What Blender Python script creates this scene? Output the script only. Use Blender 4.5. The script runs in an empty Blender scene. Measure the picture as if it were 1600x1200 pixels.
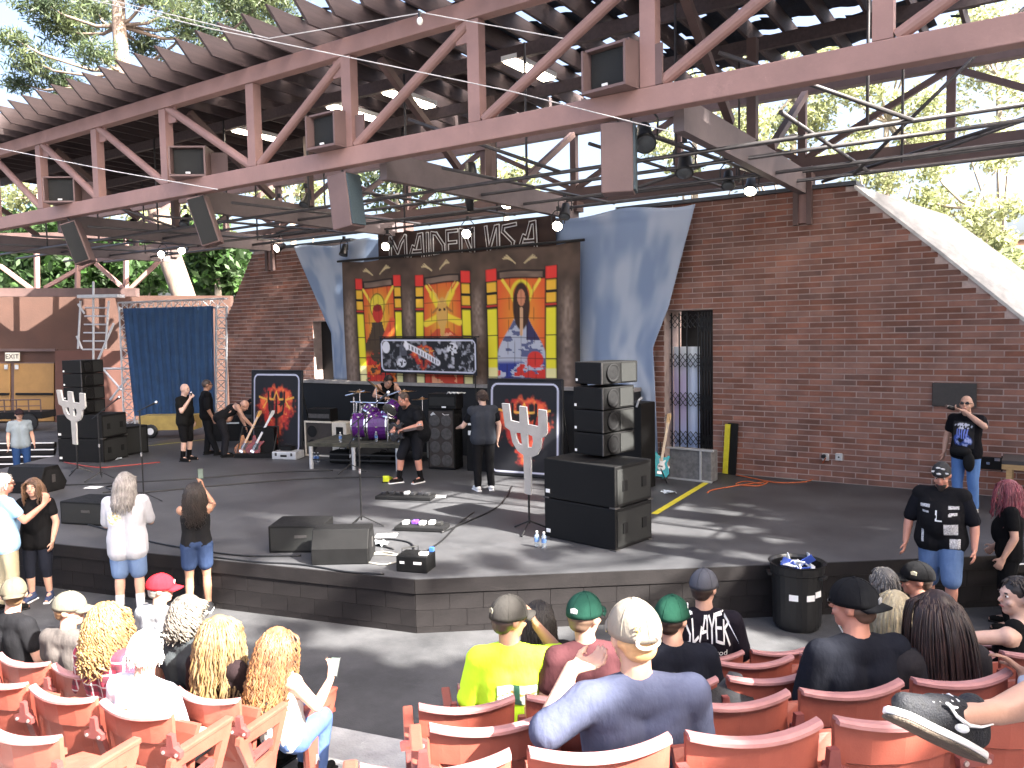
import bpy, math, random
import numpy as np
from mathutils import Vector, Matrix

random.seed(7)
RNG = np.random.default_rng(11)
scene = bpy.context.scene
COL = scene.collection
R = math.radians

# ------------------------------------------------------------------ camera
# world: stage floor is z = 0, the back wall runs along X at Y = 15.34, the lens stands at the origin
AZ, FPX, PITCH, ROLL, EYE = R(34), 1250.0, math.atan(.067), .019, 2.9
_f0 = Vector((-math.sin(AZ), math.cos(AZ), 0)); _r0 = Vector((math.cos(AZ), math.sin(AZ), 0)); _u0 = Vector((0, 0, 1))
FWD = _f0*math.cos(PITCH) - _u0*math.sin(PITCH); _up = _u0*math.cos(PITCH) + _f0*math.sin(PITCH)
RGT = _r0*math.cos(ROLL) - _up*math.sin(ROLL); UPV = _up*math.cos(ROLL) + _r0*math.sin(ROLL)
CAM = Vector((0, 0, EYE))
cd = bpy.data.cameras.new('camera'); cam = bpy.data.objects.new('camera', cd); COL.objects.link(cam)
cd.sensor_width = 36; cd.lens = 36*FPX/1600; cd.clip_start = .05; cd.clip_end = 3000
cam.matrix_world = Matrix(((RGT.x, UPV.x, -FWD.x, 0), (RGT.y, UPV.y, -FWD.y, 0), (RGT.z, UPV.z, -FWD.z, EYE), (0, 0, 0, 1)))
scene.camera = cam

# ------------------------------------------------------------------ sky, sun, exposure
SUN_AZ, SUN_EL = R(-3), R(41)        # azimuth measured from +X towards +Y
sd = Vector((math.cos(SUN_AZ)*math.cos(SUN_EL), math.sin(SUN_AZ)*math.cos(SUN_EL), math.sin(SUN_EL)))
w = bpy.data.worlds.new('World'); scene.world = w; w.use_nodes = True
nt = w.node_tree; bg = nt.nodes['Background']
sky = nt.nodes.new('ShaderNodeTexSky'); sky.sky_type = 'NISHITA'; sky.sun_disc = False
sky.sun_elevation = SUN_EL; sky.sun_rotation = R(90) - SUN_AZ
sky.air_density = .75; sky.dust_density = 8.0; sky.ozone_density = .4
nt.links.new(sky.outputs[0], bg.inputs[0]); bg.inputs[1].default_value = .10
ld = bpy.data.lights.new('sun', 'SUN'); ld.energy = 5.0; ld.angle = R(.55); ld.color = (1, .95, .86)
sun = bpy.data.objects.new('sun', ld); COL.objects.link(sun); sun.location = sd*60
sun.rotation_euler = sd.to_track_quat('Z', 'Y').to_euler()
vs = scene.view_settings; vs.view_transform = 'Standard'; vs.look = 'None'; vs.gamma = 1; vs.use_curve_mapping = False
vs.exposure = 2.95

# ------------------------------------------------------------------ layout helpers: rays of the survey photograph to real points
def ray(px, py): return FWD + RGT*((px-800)/FPX) + UPV*((600-py)/FPX)
def U(px, py, z=0.0):
    d = ray(px, py); return CAM + d*((z-EYE)/d.z)
def VY(px, py, Y):
    d = ray(px, py); return CAM + d*(Y/d.y)
def DP(px, py, dep): return CAM + ray(px, py)*dep
def lerp(a, b, t): return a + (b-a)*t
V3 = Vector

# ------------------------------------------------------------------ mesh builder
class MB:
    def __init__(s): s.v = []; s.f = []; s.m = []
    def add(s, vs_, fs, mi=0):
        o = len(s.v); s.v.extend(tuple(x) for x in vs_); s.f.extend(tuple(i+o for i in f) for f in fs); s.m.extend([mi]*len(fs)); return s
    def box(s, c, sz, rot=None, mi=0, taper=None):
        c = V3(c); hx, hy, hz = sz[0]/2, sz[1]/2, sz[2]/2; t = taper or (1, 1)
        vv = [V3((x*(t[0] if z > 0 else 1), y*(t[1] if z > 0 else 1), z)) for x in (-hx, hx) for y in (-hy, hy) for z in (-hz, hz)]
        if rot is not None:
            M = Matrix.Rotation(rot, 3, 'Z') if isinstance(rot, (int, float)) else rot
            vv = [M @ q for q in vv]
        return s.add([c+q for q in vv], [(0,1,3,2), (4,6,7,5), (0,4,5,1), (2,3,7,6), (0,2,6,4), (1,5,7,3)], mi)
    def beam(s, a, b, w, h, up=None, mi=0):
        a, b = V3(a), V3(b); d = b-a; L = d.length; d.normalize(); up = V3(up) if up else V3((0, 0, 1))
        if abs(d.dot(up)) > .98: up = V3((0, 1, 0))
        x = d.cross(up).normalized(); z = x.cross(d)
        vv = []
        for k in (0, 1):
            for i in (-1, 1):
                for j in (-1, 1): vv.append(a + d*L*k + x*(w/2*i) + z*(h/2*j))
        return s.add(vv, [(0,1,3,2), (4,6,7,5), (0,4,5,1), (2,3,7,6), (0,2,6,4), (1,5,7,3)], mi)
    def ring(s, c, x, y, r, n): return [c + x*(r*math.cos(2*math.pi*i/n)) + y*(r*math.sin(2*math.pi*i/n)) for i in range(n)]
    def path(s, pts, r, n=6, mi=0, cap=True):
        pts = [V3(p) for p in pts]; m = len(pts); rr = r if isinstance(r, (list, tuple)) else [r]*m
        vv = []; fs = []; x = None
        for i, p in enumerate(pts):
            d = (pts[min(i+1, m-1)] - pts[max(i-1, 0)])
            if d.length < 1e-9: d = V3((0, 0, 1))
            d.normalize()
            if x is None:
                a = V3((0, 0, 1)) if abs(d.z) < .9 else V3((1, 0, 0)); x = d.cross(a).normalized()
            else:
                x = (x - d*x.dot(d)); x = x.normalized() if x.length > 1e-6 else d.orthogonal().normalized()
            y = d.cross(x); vv += s.ring(p, x, y, rr[i], n)
        for i in range(m-1):
            for j in range(n):
                k = (j+1) % n; fs.append((i*n+j, i*n+k, (i+1)*n+k, (i+1)*n+j))
        if cap: fs.append(tuple(range(n-1, -1, -1))); fs.append(tuple((m-1)*n+j for j in range(n)))
        return s.add(vv, fs, mi)
    def tube(s, a, b, r0, r1=None, n=8, mi=0): return s.path([a, b], [r0, r0 if r1 is None else r1], n, mi)
    def capsule(s, a, b, r0, r1=None, n=10, mi=0):
        a, b = V3(a), V3(b); r1 = r0 if r1 is None else r1; d = b-a
        if d.length < 1e-5: d = V3((0, 0, 1e-4)); b = a+d
        d.normalize(); pts = []; rr = []
        for t in (-1, -.9, -.6, -.25, 0): pts.append(a + d*(r0*t)); rr.append(max(r0*math.sqrt(max(1-t*t, 0)), r0*.02))
        for t in (0, .25, .6, .9, 1): pts.append(b + d*(r1*t)); rr.append(max(r1*math.sqrt(max(1-t*t, 0)), r1*.02))
        return s.path(pts, rr, n, mi)
    def ell(s, c, r, M=None, n=14, m=9, mi=0, zmin=-1.0):
        c = V3(c); vv = []; fs = []; a0 = math.asin(max(-1, zmin))
        for i in range(m+1):
            a = a0 + (math.pi/2-a0)*i/m
            for j in range(n):
                b = 2*math.pi*j/n; q = V3((r[0]*math.cos(a)*math.cos(b), r[1]*math.cos(a)*math.sin(b), r[2]*math.sin(a)))
                vv.append(c + (M @ q if M else q))
        for i in range(m):
            for j in range(n):
                k = (j+1) % n; fs.append((i*n+j, i*n+k, (i+1)*n+k, (i+1)*n+j))
        if zmin > -1: fs.append(tuple(range(n-1, -1, -1)))
        return s.add(vv, fs, mi)
    def lathe(s, prof, c=(0, 0, 0), M=None, n=16, mi=0):
        c = V3(c); vv = []; fs = []; m = len(prof)
        for r, z in prof:
            for j in range(n):
                b = 2*math.pi*j/n; q = V3((r*math.cos(b), r*math.sin(b), z)); vv.append(c + (M @ q if M else q))
        for i in range(m-1):
            for j in range(n):
                k = (j+1) % n; fs.append((i*n+j, i*n+k, (i+1)*n+k, (i+1)*n+j))
        fs.append(tuple(range(n-1, -1, -1))); fs.append(tuple((m-1)*n+j for j in range(n)))
        return s.add(vv, fs, mi)
    def prism(s, poly, o, ux, uy, t, mi=0):
        o, ux, uy = V3(o), V3(ux), V3(uy); nrm = ux.cross(uy).normalized()*t; n = len(poly)
        A = [o + ux*p[0] + uy*p[1] for p in poly]; B = [a+nrm for a in A]
        return s.add(A+B, [tuple(range(n-1, -1, -1)), tuple(range(n, 2*n))] + [(i, (i+1) % n, n+(i+1) % n, n+i) for i in range(n)], mi)
    def grid(s, P, mi=0):
        nv, nu = len(P), len(P[0]); vv = [p for row in P for p in row]
        return s.add(vv, [(j*nu+i, j*nu+i+1, (j+1)*nu+i+1, (j+1)*nu+i) for j in range(nv-1) for i in range(nu-1)], mi)
    def mesh(s, name, mats, smooth=False, off=None):
        me = bpy.data.meshes.new(name)
        vv = s.v if off is None else [(x-off[0], y-off[1], z-off[2]) for x, y, z in s.v]
        me.from_pydata(vv, [], s.f)
        for m in (mats if isinstance(mats, (list, tuple)) else [mats]): me.materials.append(m)
        if len(me.materials) > 1: me.polygons.foreach_set('material_index', s.m)
        if smooth: me.polygons.foreach_set('use_smooth', [True]*len(me.polygons))
        me.update(); return me
    def build(s, name, mats, parent=None, smooth=False, world=False, bevel=0, auto=None):
        off = None
        if world and parent is not None:
            off = V3((0, 0, 0)); q = parent
            while q is not None: off += q.location; q = q.parent
        o = bpy.data.objects.new(name, s.mesh(name, mats, smooth, off)); COL.objects.link(o)
        if parent is not None: o.parent = parent
        if bevel:
            b = o.modifiers.new('bevel', 'BEVEL'); b.width = bevel; b.segments = 2; b.limit_method = 'ANGLE'; b.angle_limit = R(40)
        return o

def tag(o, label, cat, group=None, kind=None):
    if label: o['label'] = label
    if cat: o['category'] = cat
    if group: o['group'] = group
    if kind: o['kind'] = kind
    return o
def thing(name, label, cat, loc=(0, 0, 0), rz=0.0, group=None):
    o = bpy.data.objects.new(name, None); COL.objects.link(o); o.empty_display_size = .2
    o.location = loc; o.rotation_euler = (0, 0, rz); return tag(o, label, cat, group)
def struct(o): o['kind'] = 'structure'; return o
def dup(root, loc, rz=None, label=None):
    def cp(o, par):
        c = o.copy(); COL.objects.link(c); c.parent = par
        for ch in o.children: cp(ch, c)
        return c
    r = cp(root, None); r.location = loc
    if rz is not None: r.rotation_euler = (0, 0, rz)
    if label: r['label'] = label
    return r

# ------------------------------------------------------------------ materials
def hx(h):
    h = h.lstrip('#'); c = [int(h[i:i+2], 16)/255 for i in (0, 2, 4)]
    return tuple(x/12.92 if x <= .04045 else ((x+.055)/1.055)**2.4 for x in c)
MATS = {}
def mat(name, c, r=.6, var=.18, sc=6.0, bump=0.0, bsc=60.0, metal=0.0, c2=None, emit=0.0, island=0.0, objrand=0.0, trans=0.0, spec=.5, stretch=None, world=False, alpha=1.0, scuff=0.0):
    if name in MATS: return MATS[name]
    if isinstance(c, str): c = hx(c)
    if isinstance(c2, str): c2 = hx(c2)
    m = bpy.data.materials.new(name); m.use_nodes = True; nt = m.node_tree; N = nt.nodes; L = nt.links
    b = N['Principled BSDF']; b.inputs['Roughness'].default_value = r; b.inputs['Metallic'].default_value = metal
    b.inputs['Specular IOR Level'].default_value = spec
    if world: tc = N.new('ShaderNodeNewGeometry').outputs['Position']
    else: tc = N.new('ShaderNodeTexCoord').outputs['Object']
    if stretch:
        mp = N.new('ShaderNodeMapping'); mp.inputs['Scale'].default_value = stretch; L.new(tc, mp.inputs[0]); tc = mp.outputs[0]
    no = N.new('ShaderNodeTexNoise'); no.inputs['Scale'].default_value = sc; no.inputs['Detail'].default_value = 6; no.inputs['Roughness'].default_value = .62
    L.new(tc, no.inputs['Vector'])
    rp = N.new('ShaderNodeValToRGB'); rp.color_ramp.elements[0].position = .32; rp.color_ramp.elements[1].position = .68
    a = tuple(min(1, x*(1-var)) for x in c); z = c2 if c2 else tuple(min(1, x*(1+var)) for x in c)
    rp.color_ramp.elements[0].color = (*a, 1); rp.color_ramp.elements[1].color = (*z, 1)
    L.new(no.outputs['Fac'], rp.inputs[0]); out = rp.outputs[0]
    if island or objrand:
        src = N.new('ShaderNodeNewGeometry').outputs['Random Per Island'] if island else N.new('ShaderNodeObjectInfo').outputs['Random']
        amt = island or objrand
        hs = N.new('ShaderNodeHueSaturation'); mr = N.new('ShaderNodeMapRange')
        mr.inputs['To Min'].default_value = 1-amt; mr.inputs['To Max'].default_value = 1+amt
        L.new(src, mr.inputs['Value']); L.new(mr.outputs[0], hs.inputs['Value']); L.new(out, hs.inputs['Color'])
        mu = N.new('ShaderNodeMath'); mu.operation = 'MULTIPLY'; mu.inputs[1].default_value = 7.31; fr = N.new('ShaderNodeMath'); fr.operation = 'FRACT'
        L.new(src, mu.inputs[0]); L.new(mu.outputs[0], fr.inputs[0])
        m2 = N.new('ShaderNodeMapRange'); m2.inputs['To Min'].default_value = 1-amt*.5; m2.inputs['To Max'].default_value = 1+amt*.4
        L.new(fr.outputs[0], m2.inputs['Value']); L.new(m2.outputs[0], hs.inputs['Saturation']); out = hs.outputs[0]
    if scuff:      # worn pale scuffs, drips and grime with a shape of their own
        for sc_, st_, lo, hi, col, f_ in ((1.7, (1, 1, 1), .56, .74, tuple(min(1, x*2.1) for x in c), scuff*.75), (26, (1, .25, 1), .66, .72, tuple(min(1, x*3.2) for x in c), scuff), (.45, (1, 1, 1), .5, .7, tuple(x*.55 for x in c), scuff*.9), (9, (.3, 1, .3), .63, .7, tuple(x*.45 for x in c), scuff*.8)):
            mpp = N.new('ShaderNodeMapping'); mpp.inputs['Scale'].default_value = st_; mpp.inputs['Location'].default_value = (sc_, sc_*2, 0); mpp.inputs['Rotation'].default_value = (0, 0, sc_*.7); L.new(tc, mpp.inputs[0]); n3 = N.new('ShaderNodeTexNoise'); n3.inputs['Scale'].default_value = sc_; n3.inputs['Detail'].default_value = 8; n3.inputs['Roughness'].default_value = .7; L.new(mpp.outputs[0], n3.inputs['Vector'])
            m3 = N.new('ShaderNodeMapRange'); m3.inputs['From Min'].default_value = lo; m3.inputs['From Max'].default_value = hi; m3.inputs['To Max'].default_value = min(1, f_); L.new(n3.outputs['Fac'], m3.inputs['Value']); mx = N.new('ShaderNodeMixRGB'); L.new(m3.outputs[0], mx.inputs[0]); L.new(out, mx.inputs[1]); mx.inputs[2].default_value = (*col, 1); out = mx.outputs[0]
    L.new(out, b.inputs['Base Color'])
    mr2 = N.new('ShaderNodeMapRange'); mr2.inputs['To Min'].default_value = max(.03, r-.1); mr2.inputs['To Max'].default_value = min(1, r+.1)
    L.new(no.outputs['Fac'], mr2.inputs['Value']); L.new(mr2.outputs[0], b.inputs['Roughness'])
    if bump:
        n2 = N.new('ShaderNodeTexNoise'); n2.inputs['Scale'].default_value = bsc; n2.inputs['Detail'].default_value = 4; L.new(tc, n2.inputs['Vector'])
        bp = N.new('ShaderNodeBump'); bp.inputs['Strength'].default_value = bump; bp.inputs['Distance'].default_value = .02
        L.new(n2.outputs['Fac'], bp.inputs['Height']); L.new(bp.outputs[0], b.inputs['Normal'])
    if emit:
        b.inputs['Emission Color'].default_value = (*c, 1); b.inputs['Emission Strength'].default_value = emit
    if trans: b.inputs['Transmission Weight'].default_value = trans
    if alpha < 1: b.inputs['Alpha'].default_value = alpha
    MATS[name] = m; return m
def print_mat(name='printed cloth', rough=.75):
    if name in MATS: return MATS[name]
    m = bpy.data.materials.new(name); m.use_nodes = True; N = m.node_tree.nodes; b = N['Principled BSDF']; b.inputs['Roughness'].default_value = rough
    a = N.new('ShaderNodeAttribute'); a.attribute_name = 'print'; m.node_tree.links.new(a.outputs['Color'], b.inputs['Base Color']); MATS[name] = m; return m
def vnoise(u, v, f, seed=0):
    u = np.asarray(u, float)*f; v = np.asarray(v, float)*f; iu = np.floor(u).astype(int); iv = np.floor(v).astype(int); fu = u-iu; fv = v-iv
    fu = fu*fu*(3-2*fu); fv = fv*fv*(3-2*fv)
    def h(a, b): x = np.sin(a*127.1 + b*311.7 + seed*74.7)*43758.5453; return x-np.floor(x)
    return (h(iu, iv)*(1-fu)+h(iu+1, iv)*fu)*(1-fv) + (h(iu, iv+1)*(1-fu)+h(iu+1, iv+1)*fu)*fv
def fbm(u, v, f, seed=0): return (vnoise(u, v, f, seed)*.55 + vnoise(u, v, f*2.1, seed+1)*.3 + vnoise(u, v, f*4.3, seed+2)*.15)
def painted(name, parent, posf, nu, nv, colf, m=None, smooth=True, world=True):
    """grid sheet with a printed picture: posf(u, v) gives the point, colf(U, V) the linear ink colour (u right, v down)"""
    us = np.linspace(0, 1, nu); vs_ = np.linspace(0, 1, nv); UU, VV = np.meshgrid(us, vs_)
    mb = MB(); mb.grid([[posf(u, v) for u in us] for v in vs_])
    o = mb.build(name, m or print_mat(), parent, smooth=smooth, world=world)
    c = np.ones((nv*nu, 4)); c[:, :3] = np.clip(colf(UU, VV).reshape(-1, 3), 0, 1)
    at = o.data.attributes.new('print', 'FLOAT_COLOR', 'POINT'); at.data.foreach_set('color', c.ravel()); return o
def mix(a, b, t): t = np.clip(t, 0, 1)[..., None]; return a*(1-t) + b*t
def ss(a, b, x): t = np.clip((x-a)/(b-a), 0, 1); return t*t*(3-2*t)
# ================================================================== the setting
M_asph = mat('asphalt floor', (.058, .059, .064), .75, .35, 1.3, .25, 90, c2=(.085, .085, .09), scuff=.5, spec=.25)
M_stage = mat('grey painted stage deck', (.058, .059, .065), .5, .3, 1.1, .10, 70, c2=(.080, .081, .087), scuff=.55, spec=.25)
M_blk = mat('black painted masonry', (.013, .011, .0115), .7, .3, 3, .18, 45, scuff=.3, spec=.25)
M_conc = mat('worn concrete', (.34, .34, .345), .85, .25, 2.2, .4, 50, c2=(.46, .46, .46), scuff=.4)
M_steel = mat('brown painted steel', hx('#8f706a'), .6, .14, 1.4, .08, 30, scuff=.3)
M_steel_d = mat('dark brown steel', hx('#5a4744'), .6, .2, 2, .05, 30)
M_wood_b = mat('brown weathered timber', hx('#4a3e3f'), .75, .25, 2, .2, 40, stretch=(8, .7, 8))
M_black = mat('black plastic', (.008, .008, .009), .45, .3, 20)
M_blackm = mat('matte black paint', (.007, .007, .008), .75, .3, 9, .15, 200, spec=.25)
M_chrome = mat('chrome', (.75, .75, .78), .18, .05, 5, metal=1)
M_alu = mat('bare aluminium', (.52, .53, .55), .45, .1, 8, metal=.35)
M_white = mat('white paint', (.78, .78, .78), .5, .06, 8)
M_yel = mat('yellow tape', (.62, .55, .03), .5, .15, 9)
M_skyblue = mat('sky painted cloth', (.12, .23, .48), .85, .2, .55, .15, 12, c2=(.42, .52, .72), world=True)

def poly_slab(name, pts, z1, z0, m, parent=None):
    mb = MB(); n = len(pts); mb.prism([(p[0], p[1]) for p in pts], (0, 0, z0), (1, 0, 0), (0, 1, 0), z1-z0); return mb.build(name, m, parent)

g = MB(); S_ = 900; g.grid([[(-S_, -S_, -.65), (S_, -S_, -.65)], [(-S_, S_, -.65), (S_, S_, -.65)]])
struct(g.build('ground', M_asph))

C0 = V3((-6.15, 7.0, 0)); ER = V3((2.3, 13.65, 0)); EL = V3((-17.7, 4.15, 0))
dR = (ER-C0).normalized(); nR_ = V3((dR.y, -dR.x, 0)); dL = (EL-C0).normalized(); nL_ = V3((-dL.y, dL.x, 0))
stage_pts = [C0, ER, V3((2.3, 15.33, 0)), V3((-20.8, 15.33, 0)), V3((-20.55, 10.04, 0)), V3((-19.6, 8.35, 0)), EL]
st = struct(poly_slab('stage', stage_pts, 0, -.17, M_stage))
inner = [C0 + V3((0, .045, 0)), ER+V3((-.05, .05, 0)), V3((2.25, 15.3, 0)), V3((-20.7, 15.3, 0)), V3((-20.45, 10.04, 0)), V3((-19.5, 8.4, 0)), EL+V3((.05, .05, 0))]
poly_slab('stage_core', inner, -.172, -.66, M_blk, st)
fas = MB()
for a, d, n_, L in ((C0, dR, nR_, (ER-C0).length), (C0, dL, nL_, (EL-C0).length)):
    fas.beam(a+n_*.012+V3((0, 0, -.087)), a+d*L+n_*.012+V3((0, 0, -.087)), .02, .166)
fas.build('stage_fascia', M_blk, st)
bm_ = MB(); bm_.box((0, 0, 0), (.395, .05, .196)); blk_me = bm_.mesh('block', M_blk)
for d, n_, L in ((dR, nR_, 9.6), (dL, nL_, 7.6)):
    ang = math.atan2(d.y, d.x)
    for row in range(3):
        zc = -.275 - row*.2; k = 0
        t = .2 if row % 2 == 0 else .4
        hgt = 1.0 if row < 2 else .55
        if row % 2:
            o = bpy.data.objects.new('block', blk_me); COL.objects.link(o); o.parent = st; o.location = C0 + d*.1 - n_*.018 + V3((0, 0, zc)); o.rotation_euler = (0, 0, ang); o.scale = (.5, 1, 1)
        while t < L:
            o = bpy.data.objects.new('block', blk_me); COL.objects.link(o); o.parent = st
            o.location = C0 + d*t + n_*(-.018+random.uniform(-.0015, .0015)) + V3((0, 0, zc if row < 2 else -.612)); o.rotation_euler = (0, 0, ang); o.scale = (1, 1, hgt if row < 2 else .36); t += .4
# seams and scuff marks of the deck are in its paint; yellow tape edge stripes
tp = MB(); a, b = U(1022, 803, .004), U(1112, 749, .004); n_ = (b-a).cross(V3((0, 0, 1))).normalized()*.055
zig = [];  k = 26
for i in range(k+1):
    t = i/k; j = .006*math.sin(i*2.7); zig.append((a.lerp(b, t)-n_*(1+j*8), a.lerp(b, t)+n_*(1-j*5)))
tp.grid([[p, q] for p, q in zig]); tag(tp.build('floor_tape', M_yel), 'ragged yellow tape stripe on the stage beside the speaker stack', 'tape')
tp = MB(); a, b = U(200, 700, .006), U(345, 684, .006); n_ = (b-a).cross(V3((0, 0, 1))).normalized()*.03
tp.grid([[a-n_, a+n_], [b-n_, b+n_]]); tag(tp.build('floor_tape', M_yel), 'thin yellow tape line on the floor below the blue curtain', 'tape')

# backstage floor at the left with its stairs
bs = [U(-260, 690), U(91, 690), V3((-20.56, 10.04, 0)), V3((-20.81, 15.4, 0)), V3((-24, 26, 0)), V3((-44, 12, 0))]
struct(poly_slab('backstage_floor', bs, 0, -.66, M_asph))
stl = thing('stairs', 'dark steps with white nosings behind the man in grey at the left', 'stairs', U(40, 722, -.65))
for k, (y, z) in enumerate(((690, -.004), (700.5, -.16), (711, -.32), (722, -.48))):
    a, b = U(-120, y+3, z), U(89, y, z); mb = MB(); mb.beam(a+V3((0, 0, -.07)) , b+V3((0, 0, -.07)), .3, .14); mb.build('step', M_blk, stl, world=True)
    d = (b-a).normalized(); nn = V3((d.y, -d.x, 0)); mb = MB(); mb.beam(a+nn*.14+V3((0, 0, -.012)), b+nn*.14+V3((0, 0, -.012)), .03, .03); mb.build('nosing', M_white, stl, world=True)

# stairs at the right front of the stage
sr = thing('stairs', 'black stage steps with white nosings under the man in the leather vest', 'stairs', U(1470, 930, -.65))
for k in range(4):
    z = -.16*k - .02; base = C0 + dR*(7.15) + nR_*(.05+.3*k)
    a = base + V3((0, 0, z)); b = a + dR*2.2
    mb = MB(); mb.beam(a+nR_*.15+V3((0, 0, -.05)), b+nR_*.15+V3((0, 0, -.05)), .298, .1); mb.build('step', M_blk, sr, world=True)
    mb = MB(); mb.beam(a+nR_*.285+V3((0, 0, .003)), b+nR_*.285+V3((0, 0, .003)), .045, .006); mb.build('nosing', M_white, sr, world=True)

# terraces of the seating, bent at the aisle
nL = V3((-.21, .9777, 0)).normalized(); tL = V3((nL.y, -nL.x, 0)); nR = V3((-.682, .731, 0)).normalized(); tR = V3((nR.y, -nR.x, 0))
ROW_L = [(4.6, -.42), (3.86, -.19), (3.17, .06), (2.45, .30), (1.7, .54)]          # distance along nL, floor height
ROW_R = [(5.4, -.30), (4.7, -.05), (4.0, .18), (3.26, .44), (2.55, .68), (1.85, .92)]
def meet(a, b):
    det = nL.x*nR.y - nL.y*nR.x; return V3(((a*nR.y - b*nL.y)/det, (nL.x*b - nR.x*a)/det, 0))
ter = struct(bpy.data.objects.new('terrace', None)); COL.objects.link(ter)
lev = [(5.75, 6.05, -.56), (5.1, 5.75, -.43)] + [(ROW_L[i][0]+.42, ROW_R[i][0]+.42, (ROW_L[i][1]+ROW_R[i][1])/2 if i else -.36) for i in range(1, 5)] + [(1.75, 1.9, .93)]
for i, (a, b, z) in enumerate(lev):
    p = meet(a, b); q = meet(a-6, b-6)
    mb = MB(); L0 = p - tL*9; R0 = p + tR*9
    mb.prism([(L0.x, L0.y), (p.x, p.y), (q.x, q.y), ((L0-nL*7).x, (L0-nL*7).y)][::-1], (0, 0, -.7), (1, 0, 0), (0, 1, 0), z+.7)
    mb.build('terrace_step', M_conc, ter)
    mb = MB(); mb.prism([(p.x, p.y), (R0.x, R0.y), ((R0-nR*7).x, (R0-nR*7).y), (q.x, q.y)][::-1], (0, 0, -.7), (1, 0, 0), (0, 1, 0), z+.7-.002)
    mb.build('terrace_step', M_conc, ter)

# ================================================================== back wall
YW = 15.34; CH = .105; BL = .41
def brick_mat(nm, src):
    m = mat(nm, (.215, .099, .073), .85, .26, 2.3, .5, 120, c2=(.305, .142, .104), scuff=.35, world=True, **src); return m
M_brick_o = brick_mat('brown red brick', dict(objrand=.30)); M_brick_i = brick_mat('brown red brick field', dict(island=.30))
M_mort = mat('grey mortar', (.46, .36, .33), .9, .2, 5, .3, 80, world=True)
M_flash = mat('dark metal flashing', (.06, .065, .075), .5, .2, 3)
bmb = MB(); bmb.box((0, 0, 0), (BL-.019, .05, CH-.019)); brick_me = bmb.mesh('brick', M_brick_o)
def slope_z(x): return 5.36 if x < -2.92 else 5.36-(x+2.92)*.953
def brick_wall(root, x0, x1, topf, holes, nind, left_edge=None):
    cand = []
    for r in range(51):
        z = (r+.5)*CH + .002; x = x0 - (BL/2 if r % 2 else 0)
        while x < x1:
            a, b = max(x, x0), min(x+BL, x1); x += BL
            segs = [(a, b)]
            for hx0, hx1, hz in holes:
                if z < hz:
                    ns = []
                    for p, q in segs:
                        if q <= hx0 or p >= hx1: ns.append((p, q)); continue
                        if p < hx0: ns.append((p, hx0))
                        if q > hx1: ns.append((hx1, q))
                    segs = ns
            for p, q in segs:
                if left_edge: p = max(p, left_edge(z))
                if q-p < .06: continue
                if z+CH*.5 > topf((p+q)/2) + (0 if topf(q) > 5.3 else .0): continue
                if topf(q) < 5.3:
                    while q-p > .06 and z+CH*.5 > topf(q): q -= .02
                    if q-p < .08: continue
                cand.append((p, q, z))
    full = [c for c in cand if abs(c[1]-c[0]-BL) < .01]
    full.sort(key=lambda c: (V3(((c[0]+c[1])/2, YW, c[2]))-CAM).length)
    ind = set(full[:nind])
    for p, q, z in full[:nind]:
        o = bpy.data.objects.new('brick', brick_me); COL.objects.link(o); o.parent = root
        o.location = V3(((p+q)/2, YW+.018+random.uniform(-.003, .003), z)) - root.location
    mb = MB()
    for c in cand:
        if c in ind: continue
        mb.box(((c[0]+c[1])/2, YW+.018+random.uniform(-.003, .003), c[2]), (c[1]-c[0]-.019, .05, CH-.019))
    o = mb.build('brickwork', M_brick_i, root, world=True); o['kind'] = 'stuff'
wr = thing('brick_wall', 'tall brown brick wall with a sloping end at the right of the stage', 'wall', (-3.5, YW, 0))
GX0, GX1, GZ = -6.56, -5.55, 3.24
brick_wall(wr, -7.6, 2.2, slope_z, [(GX0, GX1, GZ)], 300)
mb = MB()
mb.prism([(GX1+.006, 0), (2.2, 0), (2.2, slope_z(2.2)-.02), (-2.92, 5.34), (-7.6, 5.34), (-7.6, GZ+.006), (GX1+.006, GZ+.006)], (0, YW+.004, 0), (1, 0, 0), (0, 0, 1), -.9)
mb.prism([(-7.6, 0), (GX0-.006, 0), (GX0-.006, GZ+.004), (-7.6, GZ+.004)], (0, YW+.004, 0), (1, 0, 0), (0, 0, 1), -.9)
mb.build('mortar_core', M_mort, wr, world=True)
mb = MB(); mb.box((-5.26, YW+.44, 5.39), (4.7, 1.02, .07)); mb.build('coping', M_flash, wr, world=True)
F_ = [V3((-2.95, YW-.02, 5.36)), V3((-1.6, YW-.02, slope_z(-1.6)+.02)), V3((2.3, YW-.02, slope_z(2.3)+.02))]; B_ = [V3((-2.95, YW+.9, 5.42)), V3((-1.6, YW+1.15, slope_z(-1.6)+.72)), V3((2.3, YW+1.25, slope_z(2.3)+.95))]
mb = MB(); dn = V3((0, 0, -.07)); n6 = F_+B_; mb.add(n6+[q+dn for q in n6], [(0, 1, 4, 3), (1, 2, 5, 4), (6, 9, 10, 7), (7, 10, 11, 8), (0, 6, 7, 1), (1, 7, 8, 2), (3, 4, 10, 9), (4, 5, 11, 10), (0, 3, 9, 6), (2, 8, 11, 5)])
mb.build('sloping_coping', mat('pale weathered coping', (.55, .54, .52), .8, .25, 4, .3, 40, scuff=.4), wr, world=True)
mb = MB(); mb.prism([(-2.9, 0), (2.3, 0), (2.3, slope_z(2.3)+.75), (-1.6, slope_z(-1.6)+.52), (-2.9, 5.2)], (0, YW+1.0, 0), (1, 0, 0), (0, 0, 1), -.2); mb.build('rear_core', M_mort, wr, world=True)
wl = thing('brick_wall', 'brown brick wall with a slanted corner behind the three men at stage left', 'wall', (-18, YW, 0))
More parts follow.
